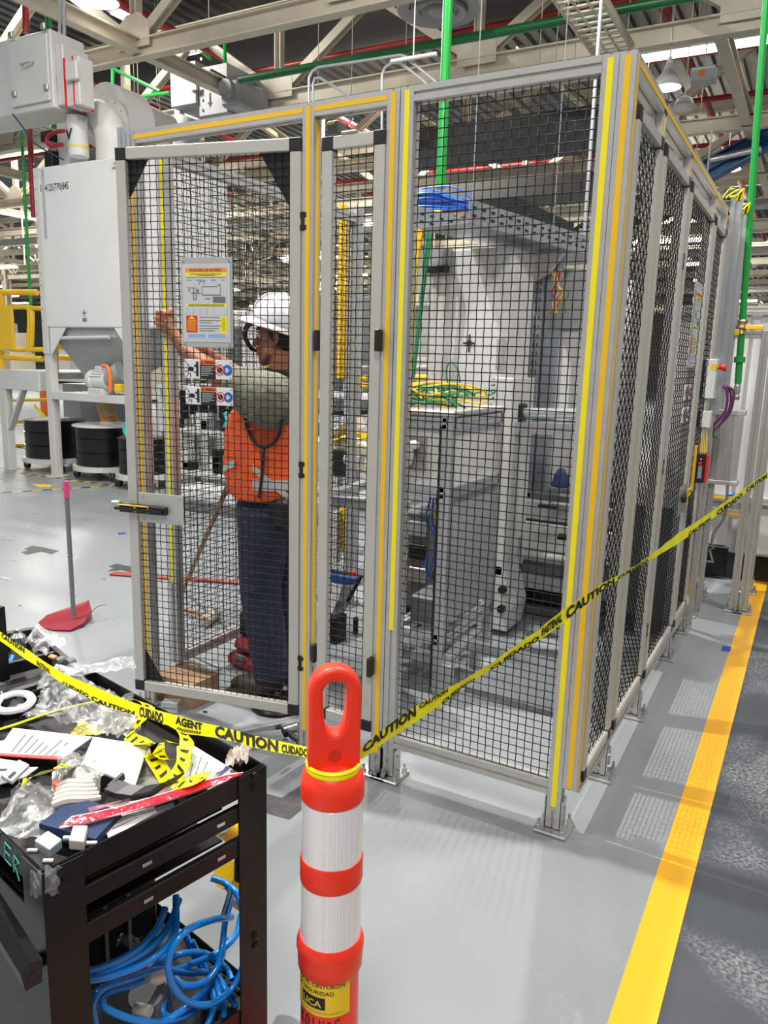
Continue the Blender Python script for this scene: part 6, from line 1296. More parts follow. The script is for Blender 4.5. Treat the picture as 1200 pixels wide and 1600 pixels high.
# black curved bracket
c = [at(*q, Z=TZ+.0) for q in ((163, 1236), (180, 1243), (205, 1246), (235, 1240), (268, 1223))]
t = thing('black_curved_bracket', 'black plastic cradle-shaped bracket on the heap', 'bracket', c[2])
mb = MB(); V = []
for k, p in enumerate(c):
    V += [p+Vector((0, 0, -.006)), p+Vector((0, 0, .004)), p+Vector((.006, .024, .010)), p+Vector((.006, .024, .006))]
mb.add(V, [(4*i+k, 4*i+(k+1) % 4, 4*i+4+(k+1) % 4, 4*i+4+k) for i in range(4) for k in range(4)]+[(3, 2, 1, 0), (16, 17, 18, 19)]); obj('cradle', mb, black, t)
obj('hook_end', MB().prism([(-.006, -.003), (.006, -.003), (.006, .003), (-.006, .003)], at(170, 1232, Z=TZ), at(193, 1212, Z=TZ+.006)), black, t)
# silver bracket with slot
t = thing('slotted_bracket', 'silver-grey bracket with an oblong slot at the left of the tray', 'bracket', at(20, 1215, Z=TZ))
ga = mat('matt_silver', (.60, .61, .62), .4, .3)
sheet([(2, 1216), (30, 1192), (46, 1200), (20, 1225)], TZ+.0, ga, 'top_plate', '', '', .006, parent=t); sheet([(-12, 1205), (-8, 1188), (42, 1196), (30, 1205)], TZ-0.0017, ga, 'rear_plate', '', '', .005, parent=t)
sheet([(4, 1218), (20, 1226), (20, 1226), (4, 1218)], TZ, ga, 'front_lip', '', '', .004, tilt=[TZ+.003, TZ+.003, TZ-0.0121, TZ-0.0121], parent=t); sheet([(12, 1214), (22, 1205), (26, 1207), (16, 1217)], TZ+.0065, ink, 'slot', '', '', .0006, parent=t)
# connectors
for k, (px, m, lb, z) in enumerate((([(54, 1328), (76, 1312), (98, 1326), (78, 1343)], mat('blue_grey_metal', (.40, .47, .54), .35, .4), 'blue-grey metal connector hood in the near corner of the tray', TZ-0.0121), ([(108, 1328), (115, 1304), (138, 1304), (132, 1330)], mat('beige_metal', (.60, .54, .49), .4, .2), 'beige metal connector hood beside the blue-grey one', TZ-0.0110))):
    t = thing('connector_hood', lb, 'connector', at(*px[0], Z=z)); o = sheet(px, z, m, 'hood', '', '', .016, parent=t); bevel(o, .002)
    for (u, v) in ((px[0][0]-3, px[0][1]+2), (px[3][0]-2, px[3][1]+3)) if k == 0 else ((px[1][0]-8, px[1][1]+6), (px[2][0]+6, px[2][1]+14)):
        c = at(u, v, Z=z+.006); obj('thumbscrew', MB().cyl(c+Vector((-.006, -.004, 0)), c+Vector((.006, .004, 0)), .004, 10), zinc, t, True)
# white ring
c = at(22, 1100, Z=TZ-0.0066); one('white_ring', 'white flat ring like a roll end at the left of the tray', 'ring', MB().lathe([(.026, 0), (.040, 0), (.042, .003), (.040, .008), (.026, .008), (.024, .004), (.026, 0)], c, 36, Euler((R(6), R(4), 0)).to_matrix(), False), mat('ring_white', (.75, .74, .74), .35), True)
crumple([(-12, 1120), (-5, 1092), (42, 1090), (35, 1122)], TZ-0.0275, .03, clear, 'clear_bag', 'crumpled clear wrap inside the white ring', 'bag', seed=19, n=16)
crumple([(350, 1208), (360, 1180), (392, 1168), (388, 1200)], TZ-0.0110, .03, mat('tissue', (.62, .56, .52), .9), 'crumpled_tissue', 'crumpled beige tissue on the right corner of the cart', 'tissue', seed=21, n=18, freq=60)
# tangled tape loops
def loops(pts, lb, w=.026, z=TZ+.01, words=True):
    P_ = [at(u, v, Z=z+dz) for u, v, dz in pts]; q = []
    for i in range(len(P_)-1):
        a, b = P_[max(i-1, 0)], P_[i]; c, d = P_[i+1], P_[min(i+2, len(P_)-1)]
        for k in range(6): t_ = k/6; q.append(.5*((2*b)+(-a+c)*t_+(2*a-5*b+4*c-d)*t_*t_+(-a+3*b-3*c+d)*t_**3))
    V = []; n = len(q)
    for i, p in enumerate(q):
        d = (q[min(i+1, n-1)]-q[max(i-1, 0)]).normalized(); s_ = Vector((0, 0, 1)); side = d.cross(s_).normalized(); a = .6*math.sin(i*.21)
        wv = (side*math.cos(a)+s_*math.sin(a))*w/2; V += [p-wv, p+wv]
    t = thing('tape_tangle', lb, 'tape', P_[0]); obj('band', MB().add(V, [(2*i, 2*i+2, 2*i+3, 2*i+1) for i in range(n-1)]), tape_m, t, True)
    mb = MB()
    for i in range(2, n-2, 3):
        a, b, c_, d_ = Vector(V[2*i]), Vector(V[2*i+1]), Vector(V[2*i+2]), Vector(V[2*i+3]); nn = (b-a).cross(c_-a).normalized()
        if nn.z < 0: nn = -nn
        f = .15+.2*(i % 2)
        mb.add([a.lerp(b, f)+nn*.001, a.lerp(b, .8)+nn*.001, c_.lerp(d_, .75)+nn*.001, c_.lerp(d_, f+.1)+nn*.001], [(0, 1, 2, 3)])
    obj('printed_bars', mb, ink, t, kind='stuff')
loops([(190, 1102, .02), (205, 1092, .03), (232, 1105, .02), (216, 1130, .0), (203, 1152, -.02), (225, 1160, -.01), (243, 1168, 0), (236, 1180, -.02), (250, 1200, -.03), (262, 1222, -.03)], 'left tangled loop of yellow tape drooping into the cart tray')
loops([(262, 1128, .0), (280, 1140, .0), (292, 1158, 0), (284, 1180, -.01), (262, 1188, -.02), (246, 1172, -.01), (258, 1158, .0), (276, 1162, .01)], 'middle tangled ring of yellow tape below the stretched tape')
loops([(288, 1165, .01), (286, 1190, 0), (276, 1215, -.02), (285, 1228, -.02), (318, 1216, -.01), (296, 1222, -.0), (270, 1230, -.02)], 'right end of the yellow tape tangle beside the instruction sheet')
loops([(35, 1222, .0), (60, 1210, .01), (90, 1200, .02), (110, 1195, .0)], 'short piece of printed yellow tape behind the slotted bracket')
one('yellow_strap', 'thin yellow strap crossing the rear of the tray from the left edge', 'strap', MB().tube([at(-5, 1141, Z=TZ-0.0110), at(30, 1130, Z=TZ-0.0110), at(90, 1110, Z=TZ-0.0055), at(150, 1096, Z=TZ)], .0022, 6, 5), tape_m, True)
# ---------------------------------------------------------------- second black tray
t = thing('black_tote_tray', 'second black plastic tool tray behind the cart at the left edge', 'tray', at(60, 1040, Z=0))
TT = .765; q = [at(-60, 1110, Z=TT), at(128, 1052, Z=TT), at(52, 985, Z=TT), at(-90, 1010, Z=TT)]; ctr = sum(q, Vector())/4
def inset(k, z): return [Vector((*(ctr+(p-ctr)*k).xy, z)) for p in q]
rings = [inset(1.0, TT-.05), inset(1.03, TT), inset(1.03, TT+.008), inset(.93, TT+.008), inset(.92, TT-.04)]
V = [p for r in rings for p in r]
obj('rim_and_floor', MB().add(V, [(i*4+k, i*4+(k+1) % 4, i*4+4+(k+1) % 4, i*4+4+k) for i in range(4) for k in range(4)]+[(16, 17, 18, 19), (3, 2, 1, 0)]), black, t)
a, b = q[0].lerp(q[3], .45), q[1].lerp(q[2], .45); obj('divider', MB().prism(sq(.03, .012), a+Vector((0, 0, -.01)), b+Vector((0, 0, -.01))), black, t)
for k in range(4): c = q[k]*.9+ctr*.1; obj('tray_leg', MB().cyl((c.x, c.y, 0), (c.x, c.y, TT-.045), .018, 10), blackst, t)
for k in range(2): c = at(98+17*k, 1032+2*k, Z=TT+.01); obj('socket_clip', MB().cyl(c, c+Vector((0, -.02, .0)), .012, 12), dgrey, t, True)
crumple([(36, 1010), (60, 985), (104, 1012), (60, 1032)], TT+.0, .03, clear, 'clear_bag', 'clear bag with orange-tipped parts in the second tray', 'bag', seed=31, n=18, lift=.03)
sheet([(75, 1028), (80, 1024), (90, 1027), (84, 1031)], TT+.02, orangec, 'orange_tag', 'small orange tip in the clear bag of the second tray', 'tag', .004)
c = at(28, 1000, Z=TT+.02); one('spray_cap', 'small silver and red can top in the second tray', 'can', MB().lathe([(.016, -.03), (.018, -.028), (.018, .01), (.012, .016), (.008, .02), (.008, .028), (.002, .03)], c, 18), zinc, True)
one('blue_screwdriver', 'blue screwdriver shaft in the second tray', 'tool', MB().cyl(at(12, 1045, Z=TT-.02), at(20, 1025, Z=TT-.0), .006, 10), bluep, True)
one('cart_handle_post', 'black upright handle post at the very left edge of the second tray', 'handle', MB().prism(sq(.02, .03), (at(3, 1062, Z=TT).x, at(3, 1062, Z=TT).y, TT), (at(3, 1062, Z=TT).x, at(3, 1062, Z=TT).y, at(2, 938, D=1.75).z)), blackst)
# ---------------------------------------------------------------- blue hoses and parts on the cart's lower shelf
def hose(pts, lb, y0=.06, r=.0062):
    P_ = [CM @ atp(u, v, y=y) for u, v, y in pts]; one('blue_air_hose', lb, 'hose', MB().tube(P_, r, 10, 6), bluep, True)
hose([(100, 1524, .05), (150, 1515, .05), (205, 1490, .05), (242, 1455, .07), (258, 1420, .1)], 'upper blue hose sweeping from the near cart leg')
hose([(100, 1532, .05), (160, 1520, .05), (225, 1488, .05), (262, 1450, .07), (280, 1405, .1)], 'second blue hose sweeping from the near cart leg')
hose([(100, 1536, .04), (170, 1526, .04), (235, 1500, .04), (272, 1460, .05), (275, 1400, .1)], 'third blue hose sweeping from the near cart leg')
hose([(330, 1372, .12), (352, 1380, .1), (372, 1400, .06), (384, 1450, .03), (382, 1500, .03), (362, 1545, .03), (325, 1570, .03), (288, 1562, .03), (266, 1530, .03), (266, 1490, .03), (290, 1455, .03), (330, 1438, .05), (362, 1433, .08)], 'largest blue hose loop at the right end of the lower shelf')
hose([(355, 1385, .12), (362, 1400, .1), (352, 1440, .09), (348, 1475, .08), (340, 1510, .06), (318, 1535, .06), (290, 1540, .06), (272, 1528, .08)], 'inner blue hose loop inside the largest one')
hose([(262, 1520, .1), (300, 1506, .1), (340, 1488, .1), (368, 1462, .1), (376, 1430, .12)], 'blue hose slanting up to the right leg')
hose([(138, 1580, .08), (170, 1550, .08), (205, 1540, .08), (230, 1528, .08)], 'short bright blue hose plugged into the white taped joint')
hose([(245, 1605, .05), (290, 1575, .04), (320, 1545, .06), (345, 1500, .1), (352, 1465, .12)], 'blue hose rising steeply through the loops')
hose([(150, 1608, .05), (145, 1570, .05), (160, 1545, .05), (200, 1530, .06), (250, 1515, .08), (300, 1520, .1), (345, 1515, .12)], 'blue hose wandering left to right below the sweeping ones')
hose([(160, 1560, .06), (165, 1575, .05), (210, 1594, .04), (260, 1596, .04), (305, 1578, .05), (325, 1540, .09)], 'low blue hose sagging in front of the clear filter bowl')
hose([(340, 1525, .08), (355, 1550, .05), (370, 1575, .04), (388, 1605, .02)], 'blue hose dropping over the shelf edge at the right')
hose([(335, 1530, .08), (345, 1560, .05), (350, 1585, .04), (348, 1610, .03)], 'blue hose dropping over the shelf beside the right one')
hose([(330, 1540, .08), (335, 1570, .05), (325, 1600, .04), (318, 1612, .04)], 'third blue hose dropping over the shelf edge')
hose([(300, 1470, .15), (315, 1500, .14), (330, 1530, .12)], 'thin blue hose behind the loops', r=.005)
hose([(262, 1500, .13), (285, 1490, .12), (320, 1490, .12), (352, 1512, .1), (362, 1530, .08)], 'blue hose arcing through the centre of the loops')
hose([(290, 1460, .16), (302, 1490, .15), (322, 1520, .13), (345, 1540, .1)], 'blue hose crossing behind the inner loop')
hose([(262, 1550, .1), (255, 1580, .08), (275, 1600, .06)], 'short blue hose bending down right of the air filter')
hose([(228, 1520, .09), (250, 1500, .1), (270, 1480, .12), (282, 1455, .14)], 'blue hose rising behind the taped joint')
one('taped_joint', 'white masking tape around a blue hose joint', 'tape', MB().tube([CM @ atp(231, 1527, y=.07), CM @ atp(245, 1528, y=.07), CM @ atp(259, 1524, y=.07)], [.010, .012, .011], 10), beige, True)
one('silver_hose_tie', 'silver tie strapped around the hoses at the top right', 'tie', MB().tube([CM @ atp(362, 1388, y=.08), CM @ atp(356, 1410, y=.08), CM @ atp(350, 1430, y=.08)], .006, 8, 4), zinc, True)
t = thing('filter_bowl', 'grey clear-bowl air filter on the lower shelf of the cart', 'filter', CM @ atp(240, 1580, y=.12))
a, b = CM @ atp(232, 1548, y=.12), CM @ atp(252, 1600, y=.12); obj('bowl', MB().cyl(a, b, .036, 20, .03), mat('smoke_bowl', (.28, .29, .30), .2, .2), t, True); obj('collar', MB().cyl(b+(a-b)*.25, b+(a-b)*.12, .034, 20), zinc, t, True); c = CM @ atp(228, 1580, y=.09); obj('spigot', MB().cyl(c+Vector((-.02, -.005, 0)), c+Vector((.01, 0, .004)), .010, 14), mat('beige_plastic', (.6, .55, .48), .5), t, True)
one('dark_block', 'dark grey rectangular block left of the air filter', 'block', MB().cbox(.06, .14, .12, .24, .305, .40, .006, CM), dgrey)
t = thing('clear_container_box', 'dark crate with clear parts at the back of the lower shelf', 'crate', CM @ Vector((.2, .35, .3))); obj('crate', MB().cbox(.12, .36, .3, .5, .305, .50, .005, CM), blackst, t)
for k in range(4): obj('crate_rib', MB().cbox(.14+.05*k, .148+.05*k, .296, .30, .31, .5, .001, CM), dgrey, t)
crumple([(180, 1480), (190, 1462), (225, 1470), (215, 1492)], .46, .02, clear, 'clear_bag', 'small clear bag glinting in the dark behind the rails', 'bag', seed=41, n=12)
# yellow cordless drill
t = thing('cordless_drill', 'yellow and black cordless drill seen between the cart rails', 'drill', CM @ atp(365, 1330, y=.22))
yy = .25; a = CM @ atp(318, 1290, y=yy); b = CM @ atp(345, 1292, y=yy); c = CM @ atp(395, 1318, y=yy)
obj('chuck', MB().lathe([(.006, -.04), (.012, -.03), (.020, -.005), (.022, .02), (.018, .03)], a.lerp(b, .6), 18, Matrix.Rotation(TH, 3, 'Z') @ Matrix.Rotation(R(100), 3, 'Y')), zinc, t, True)
obj('motor_housing', MB().tube([b, b.lerp(c, .5), c], [.019, .024, .024], 18), powery, t, True); d = CM @ atp(378, 1372, y=yy); obj('grip', MB().tube([b.lerp(c, .7), d], [.020, .018], 12), black, t, True)
obj('yellow_grip_panel', MB().cbox(-.012, .012, -.022, -.016, -.02, .02, .002, Matrix.Translation(CM @ atp(372, 1345, y=yy)) @ Matrix.Rotation(TH, 4, 'Z')), powery, t); obj('battery', MB().cbox(-.03, .03, -.03, .03, -.02, .012, .006, Matrix.Translation(CM @ atp(384, 1400, y=yy)) @ Matrix.Rotation(TH, 4, 'Z')), powery, t)
obj('trigger', MB().cyl(CM @ atp(356, 1330, y=yy), CM @ atp(358, 1342, y=yy), .008, 10), black, t, True)
t = thing('second_drill', 'second black and yellow cordless tool below the first drill', 'drill', CM @ atp(370, 1380, y=.3)); a = CM @ atp(352, 1365, y=.3); b = CM @ atp(400, 1385, y=.3); obj('housing', MB().tube([a, b], [.024, .03], 14), black, t, True); obj('yellow_cap', MB().cyl(a+(a-b)*.02, a+(b-a)*.3, .031, 16), powery, t, True); obj('yellow_trim', MB().cyl(a+(b-a)*.55, a+(b-a)*.75, .031, 16), powery, t, True)
# ================================================================== WORKER
fx = Vector((-.98, -.17, 0)).normalized(); sd = Vector((.17, -.98, 0)).normalized(); UZ = Vector((0, 0, 1))   # facing, his left, up
YM = .38
pel = at(428, 800, Y=YM); che = at(424, 655, Y=YM); nek = at(441, 590, Y=YM); hd = at(438, 528, Y=YM)
Lsh = at(422, 622, Y=YM-.18); Lel = at(348, 592, Y=.16); Lwr = at(286, 545, Y=.125); Lha = at(266, 512, Y=.115)
Rsh = at(440, 612, Y=YM+.17); Rel = at(385, 600, Y=.50); Rwr = at(330, 556, Y=.36); Rha = at(312, 542, Y=.31)
Lft = at(425, 1090, Z=0); Rft = at(458, 1064, Z=0)
Lhip = pel+sd*.09; Rhip = pel-sd*.09; Lkn = Lhip.lerp(Lft, .5)+fx*.035; Rkn = Rhip.lerp(Rft, .5)+fx*.02
Lan = Vector((*Lft.xy, .09)); Ran = Vector((*Rft.xy, .09))
Lkn.z = Rkn.z = .50
w = thing('person', 'worker in white helmet and orange vest reaching for the cage post behind the door', 'person', (pel.x, pel.y, 0))
b = MB()
b.tube([pel-UZ*.02, pel.lerp(che, .4), che, nek-UZ*.03], [.12, .12, .135, .07], 16, 4)
b.tube([nek-UZ*.05, nek+UZ*.02, hd-UZ*.05-fx*.02], [.065, .058, .058], 14)
hx_ = Matrix((fx, sd, UZ)).transposed()    # head frame: x forward, y his left, z up
tilt_ = hx_ @ Matrix.Rotation(R(-2), 3, 'Y')
def H_(x, y, z): return hd + tilt_ @ Vector((x, y, z))
b.ell(H_(-.008, 0, .035), .098, .076, .095, 20, 14, tilt_); b.ell(H_(.022, 0, -.035), .070, .060, .075, 18, 12, tilt_)
b.tube([H_(.02, .05, -.055), H_(.075, 0, -.098), H_(.02, -.05, -.055)], [.022, .024, .022], 10, 4)      # jaw and chin
b.tube([H_(.085, 0, .018), H_(.104, 0, -.014), H_(.112, 0, -.030), H_(.092, 0, -.042)], [.010, .013, .016, .012], 10, 3)   # nose
b.tube([H_(.088, .024, -.062), H_(.099, 0, -.060), H_(.088, -.024, -.062)], [.007, .009, .007], 8, 3); b.tube([H_(.086, .022, -.073), H_(.097, 0, -.073), H_(.086, -.022, -.073)], [.007, .010, .007], 8, 3)
b.tube([H_(.080, .045, .022), H_(.094, .02, .030), H_(.094, -.02, .030), H_(.080, -.045, .022)], .010, 8, 3)   # brow
for s in (1, -1):
    b.tube([H_(-.010, s*.074, .018), H_(-.020, s*.086, .025), H_(-.032, s*.090, .012), H_(-.028, s*.088, -.012), H_(-.014, s*.080, -.030)], [.007, .008, .009, .008, .007], 8, 3); b.ell(H_(-.018, s*.077, -.002), .014, .006, .024, 10, 6, tilt_)
for sh, el, wr in ((Lsh, Lel, Lwr), (Rsh, Rel, Rwr)):
    b.tube([che.lerp(nek, .7).lerp(sh, .4), sh, sh.lerp(el, .5), el, el.lerp(wr, .3), wr], [.06, .058, .050, .044, .045, .028], 14, 4)
for hp, kn, an, ft in ((Lhip, Lkn, Lan, Lft), (Rhip, Rkn, Ran, Rft)):
    b.tube([hp, hp.lerp(kn, .5), kn, kn.lerp(an, .35), an], [.085, .078, .056, .058, .040], 14, 4)
    b.tube([an-UZ*.04-fx*.04, an-UZ*.045+fx*.05, an-UZ*.06+fx*.14], [.035, .038, .028], 12, 3)
def hand(wr, pc, px_, side, curl, thumb, s=1.0):
    """palm at pc, px_: direction the fingers leave the palm, side: across the knuckles, curl: where the fingers bend to"""
    px_, side, curl = px_.normalized(), side.normalized(), curl.normalized()
    b.tube([wr, wr.lerp(pc, .6), pc], [.027, .026, .027], 12, 3)
    for k in range(4): b.tube([wr.lerp(pc, .5), pc+side*(.030-.020*k)*s, pc+px_*.038+side*(.033-.022*k)*s], [.020, .016, .0135], 10, 3)
    for k, (L, r_) in enumerate(((.072, .0088), (.080, .0092), (.074, .0088), (.058, .0078))):
        r0_ = pc+px_*.036+side*(.033-.0225*k)*s
        b.tube([r0_, r0_+px_*L*.35+curl*L*.10, r0_+px_*L*.50+curl*L*.48, r0_+px_*L*.25+curl*L*.78], [r_*1.15, r_*1.05, r_, r_*.85], 10, 4)
    r0_ = pc+side*.03-px_*.015
    b.tube([r0_, r0_+side*.022+thumb*.018, r0_+side*.026+thumb*.045+px_*.010, r0_+side*.020+thumb*.062+px_*.028], [.015, .0125, .011, .009], 10, 4)
hz_ = at(262, 500, Y=.115).z
hand(Lwr, Vector((-1.772, .108, hz_-.01)), Vector((-1, .03, .15)), Vector((.12, 0, 1)), Vector((.0, 1, 0)), Vector((-.2, .6, 0)))
hand(Rwr, Rha, Vector((-.9, -.1, .2)), Vector((.15, .2, 1)), Vector((.2, -.9, 0)), Vector((-.3, -.6, 0)))
o = obj('body', b, skin, w, True); remesh(o, .0042, 3)
# eyes
for s in (1, -1):
    obj('eye', MB().ell(H_(.077, s*.030, .006), .012, .012, .012, 12, 8), mat('eye_white', (.75, .72, .68), .25), w, True)
    obj('iris', MB().ell(H_(.0875, s*.031, .005), .003, .006, .006, 10, 6, tilt_), ink, w, True); obj('eyebrow', MB().tube([H_(.088, s*.015, .034), H_(.088, s*.034, .038), H_(.076, s*.052, .032)], .004, 6, 3), hair, w, True)
# hair under the helmet
hr = MB().ell(H_(-.025, 0, .030), .086, .081, .088, 18, 12, tilt_).tube([H_(-.085, .03, -.03), H_(-.095, 0, -.04), H_(-.085, -.03, -.03)], .028, 10, 3).tube([H_(-.03, .076, .05), H_(.008, .075, .02), H_(-.004, .077, -.005)], .009, 8, 3)
remesh(obj('hair', hr, hair, w, True), .005, 3)
# helmet
hm = MB(); prof = []
c_ = H_(-.012, 0, .048); ht = tilt_ @ Matrix.Rotation(R(-15), 3, 'Y')
V = []; nn_, mm_ = 36, 12
for i in range(mm_+1):
    ph = math.pi/2*i/mm_
    for k in range(nn_):
        a = 2*math.pi*k/nn_; r_ = math.cos(ph)**.75; V.append(c_+ht @ Vector((.142*r_*math.cos(a), .112*r_*math.sin(a), .125*math.sin(ph))))
hm.add(V, [(i*nn_+k, i*nn_+(k+1) % nn_, (i+1)*nn_+(k+1) % nn_, (i+1)*nn_+k) for i in range(mm_) for k in range(nn_)])

hel = obj('helmet', hm, helm, w, True); s_ = hel.modifiers.new('solid', 'SOLIDIFY'); s_.thickness = .003
br = MB(); V = []
for k in range(nn_):
    a = 2*math.pi*k/nn_; f_ = max(0, math.cos(a)); e = .012+.045*f_**2
    for q, zz in ((0, .004), (e, -.012-.012*f_)): V.append(c_+ht @ Vector(((.142+q)*math.cos(a), (.112+q)*math.sin(a), zz)))
    V.append(c_+ht @ Vector(((.142+e)*math.cos(a), (.112+e)*math.sin(a), -.016-.012*f_))); V.append(c_+ht @ Vector((.138*math.cos(a), .108*math.sin(a), -.002)))
br.add(V, [(4*k+j, 4*((k+1) % nn_)+j, 4*((k+1) % nn_)+(j+1) % 4, 4*k+(j+1) % 4) for k in range(nn_) for j in range(4)])
obj('helmet_brim', br, helm, hel, True); 
for y in (-.03, 0, .03): obj('helmet_ridge', MB().tube([c_+ht @ Vector((.142*math.cos(q)**.75*1.01, y*math.cos(q), .125*math.sin(q)+.003)) for q in (.15, .5, .9, 1.25, 1.5)], .006, 8, 4), helm, hel, True)
obj('visor_frame', MB().tube([H_(.03, .105, .055), H_(.10, .09, .045), H_(.145, .04, .0), H_(.135, .0, -.05), H_(.12, -.04, -.06)], [.008, .011, .011, .009, .007], 10, 5), black, hel, True)
obj('lime_clip', MB().tube([H_(.085, .100, .052), H_(.12, .075, .035), H_(.145, .045, .022)], .008, 8, 3), limey, hel, True)
obj('neck_collar', MB().tube([nek-UZ*.035+fx*.0, nek+UZ*.0-fx*.01, nek+UZ*.03-fx*.015], [.088, .078, .070], 18, 4), navy, w, True)
# shirt with sleeve, vest, trousers, boots
s2 = MB().tube([pel+UZ*.03, pel.lerp(che, .5), che, nek-UZ*.06], [.145, .150, .16, .09], 18, 4).tube([che.lerp(nek, .55).lerp(Lsh, .5), Lsh-UZ*.01, Lsh.lerp(Lel, .45)-UZ*.005, Lsh.lerp(Lel, .85)-UZ*.002], [.10, .118, .098, .070], 18, 5)
s2.tube([che.lerp(nek, .55).lerp(Rsh, .5), Rsh-UZ*.01, Rsh.lerp(Rel, .5), Rsh.lerp(Rel, .9)], [.09, .09, .075, .066], 18, 5)
for k in range(5): p = Lsh.lerp(Lel, .15+.15*k); s2.tube([p+UZ*.07+sd*.04, p+sd*.085-UZ*.02, p-UZ*.075+sd*.03], .010, 8, 4)
remesh(obj('shirt', s2, shirt, w, True), .007, 4)
def esec(p, a, s_, dx=0, tl=0): return (p+fx*dx, (fx+UZ*tl)*a, sd*s_)
v2 = MB().loft([esec(pel+UZ*.075, .165, .19, .01), esec(pel+UZ*.13, .178, .205, .02), esec(pel.lerp(che, .45), .178, .205, .026), esec(che-UZ*.06, .172, .205, .02), esec(che+UZ*.02, .160, .200, .012), esec(che.lerp(nek, .6), .125, .175, .0), esec(nek-UZ*.055, .095, .12, -.005)], 32)
for k in range(7):
    a = k*.9; p = pel.lerp(che, .35); v2.tube([p+fx*(.175*math.cos(a)+.02)+sd*.2*math.sin(a)-UZ*.04, p+fx*(.178*math.cos(a+.1)+.02)+sd*.205*math.sin(a+.1), che+fx*.16*math.cos(a+.05)+sd*.19*math.sin(a+.05)], [.013, .010, .006], 8, 3)
vst = obj('safety_vest', v2, vest, w, True); remesh(vst, .007, 3)
obj('dark_yoke', MB().loft([esec(che+UZ*.115, .147, .192, .0), esec(che.lerp(nek, .72), .120, .165, -.005), esec(nek-UZ*.045, .100, .125, -.008)], 28), navy, vst, True)
obj('chest_pocket_bulge', MB().ell(pel.lerp(che, .55)+fx*.165+sd*.06, .03, .05, .06, 16, 10), vest, vst, True)
def band(z0, z1, a0, a1, m, nm, rx=.181, ry=.208, ctr=None, dx=.022, sl=0.0):
    ctr = ctr or pel; obj(nm, MB().grid(lambda p, q: Vector((*(ctr+fx*(dx+(rx+.005)*math.cos(a0+(a1-a0)*p))+sd*((ry+.005)*math.sin(a0+(a1-a0)*p))).xy, z0+(z1-z0)*q+sl*p)), 24, 2), m, vst, True)
zz = at(450, 606, Y=.22).z; band(zz-.015, zz+.017, 2.0, 4.6, vsil, 'reflective_band', .150, .196, che, .008); band(zz-.060, zz-.033, 2.0, 4.6, vsil, 'reflective_band', .156, .199, che, .010)
band(zz-.033, zz-.015, 2.0, 4.6, navy, 'dark_band', .154, .198, che, .009)
zb = at(430, 765, Y=.2).z; band(zb-.01, zb+.035, 1.75, 4.8, vsil, 'reflective_band', sl=-.02); band(zb+.07, zb+.10, 1.75, 2.6, vsil, 'diagonal_reflective_band', sl=-.14); band(zb+.02, zb+.05, .3, 1.3, vsil, 'front_reflective_band', sl=.06)
def vs_(u, v):   # point on the vest surface seen at (u, v)
    return at(u, v, Y=YM-.205)
obj('armhole_piping', MB().tube([vs_(*q) for q in ((382, 640), (386, 668), (399, 692), (414, 699), (431, 688), (440, 662), (439, 630), (431, 604))], .007, 8, 5), navy, vst, True)
obj('side_seam_piping', MB().tube([vs_(*q) for q in ((413, 698), (410, 735), (405, 778))], .0065, 8, 5), navy, vst, True)
tr = MB(); wa = pel+UZ*.09
tr.tube([wa, pel, pel-UZ*.07], [.155, .165, .15], 20, 4)
for hp, kn, an in ((Lhip, Lkn, Lan), (Rhip, Rkn, Ran)): tr.tube([hp+UZ*.03, hp.lerp(kn, .4), kn, kn.lerp(an, .5), an+UZ*.0], [.118, .108, .092, .086, .078], 18, 5)
for k in range(6): p = Lkn.lerp(Lan, .1+.16*k); tr.tube([p+fx*.085, p+sd*.078-UZ*.02, p-fx*.08+UZ*.01], .011, 8, 4)
for k in range(4): p = Lhip.lerp(Lkn, .2+.22*k); tr.tube([p+fx*.11, p+sd*.10-UZ*.03, p-fx*.09+UZ*.02], .010, 8, 4)
remesh(obj('trousers', tr, denim, w, True), .008, 4)
obj('belt', MB().tube([wa-UZ*.02, wa+UZ*.018], [.160, .158], 24), blackst, w, True); obj('belt_pouch', MB().cbox(-.05, .05, -.03, .03, -.06, .06, .012, Matrix.Translation(wa-fx*.10+sd*.14-UZ*.06)), black, w)
bootm = mat('dark_leather', (.05, .032, .022), .5, noise=.3, nscale=30)
for an, ft in ((Lan, Lft), (Ran, Rft)):
    bt = MB().tube([an+UZ*.04, an-UZ*.02, an-UZ*.045+fx*.06, an-UZ*.05+fx*.15, an-UZ*.055+fx*.19], [.055, .055, .052, .044, .030], 16, 4)
    o = obj('boot', bt, bootm, w, True); c = Vector((*an.xy, 0)); mx_ = Matrix((fx, sd, UZ)).transposed().to_4x4(); mx_.translation = c
    obj('boot_sole', MB().cbox(-.06, .215, -.05, .05, 0.0, .026, .01, mx_), ink, o)
# ================================================================== FAR EQUIPMENT seen through the left fence and beyond
rnd = random.Random(77)
def rack(x, y, wd, dep, h, lb, n, m, boxes):
    t = thing('equipment_rack', lb, 'rack', (x, y, 0))
    for sx in (0, wd):
        for sy in (0, dep): obj('upright', MB().cbox(x+sx-.03, x+sx+.03, y+sy-.03, y+sy+.03, 0, h, .003), m, t)
    for k in range(n): z = .15+(h-.2)*k/(n-1); obj('shelf', MB().cbox(x-.02, x+wd+.02, y-.02, y+dep+.02, z, z+.05, .003), m, t)
    for k in range(boxes):
        z = .2+(h-.2)*rnd.randrange(n)/(n-1); xx = x+rnd.uniform(.03, wd-.25); s_ = rnd.uniform(.06, .22)
        one('rack_item', 'dark boxed component on a rack behind the left fence', 'component', MB().cbox(xx, xx+s_, y+.05, y+.05+s_, z, z+rnd.uniform(.08, .28), .008), rnd.choice((blackst, dgrey, grey, offw, blackst)), group='components on the racks behind the left fence')
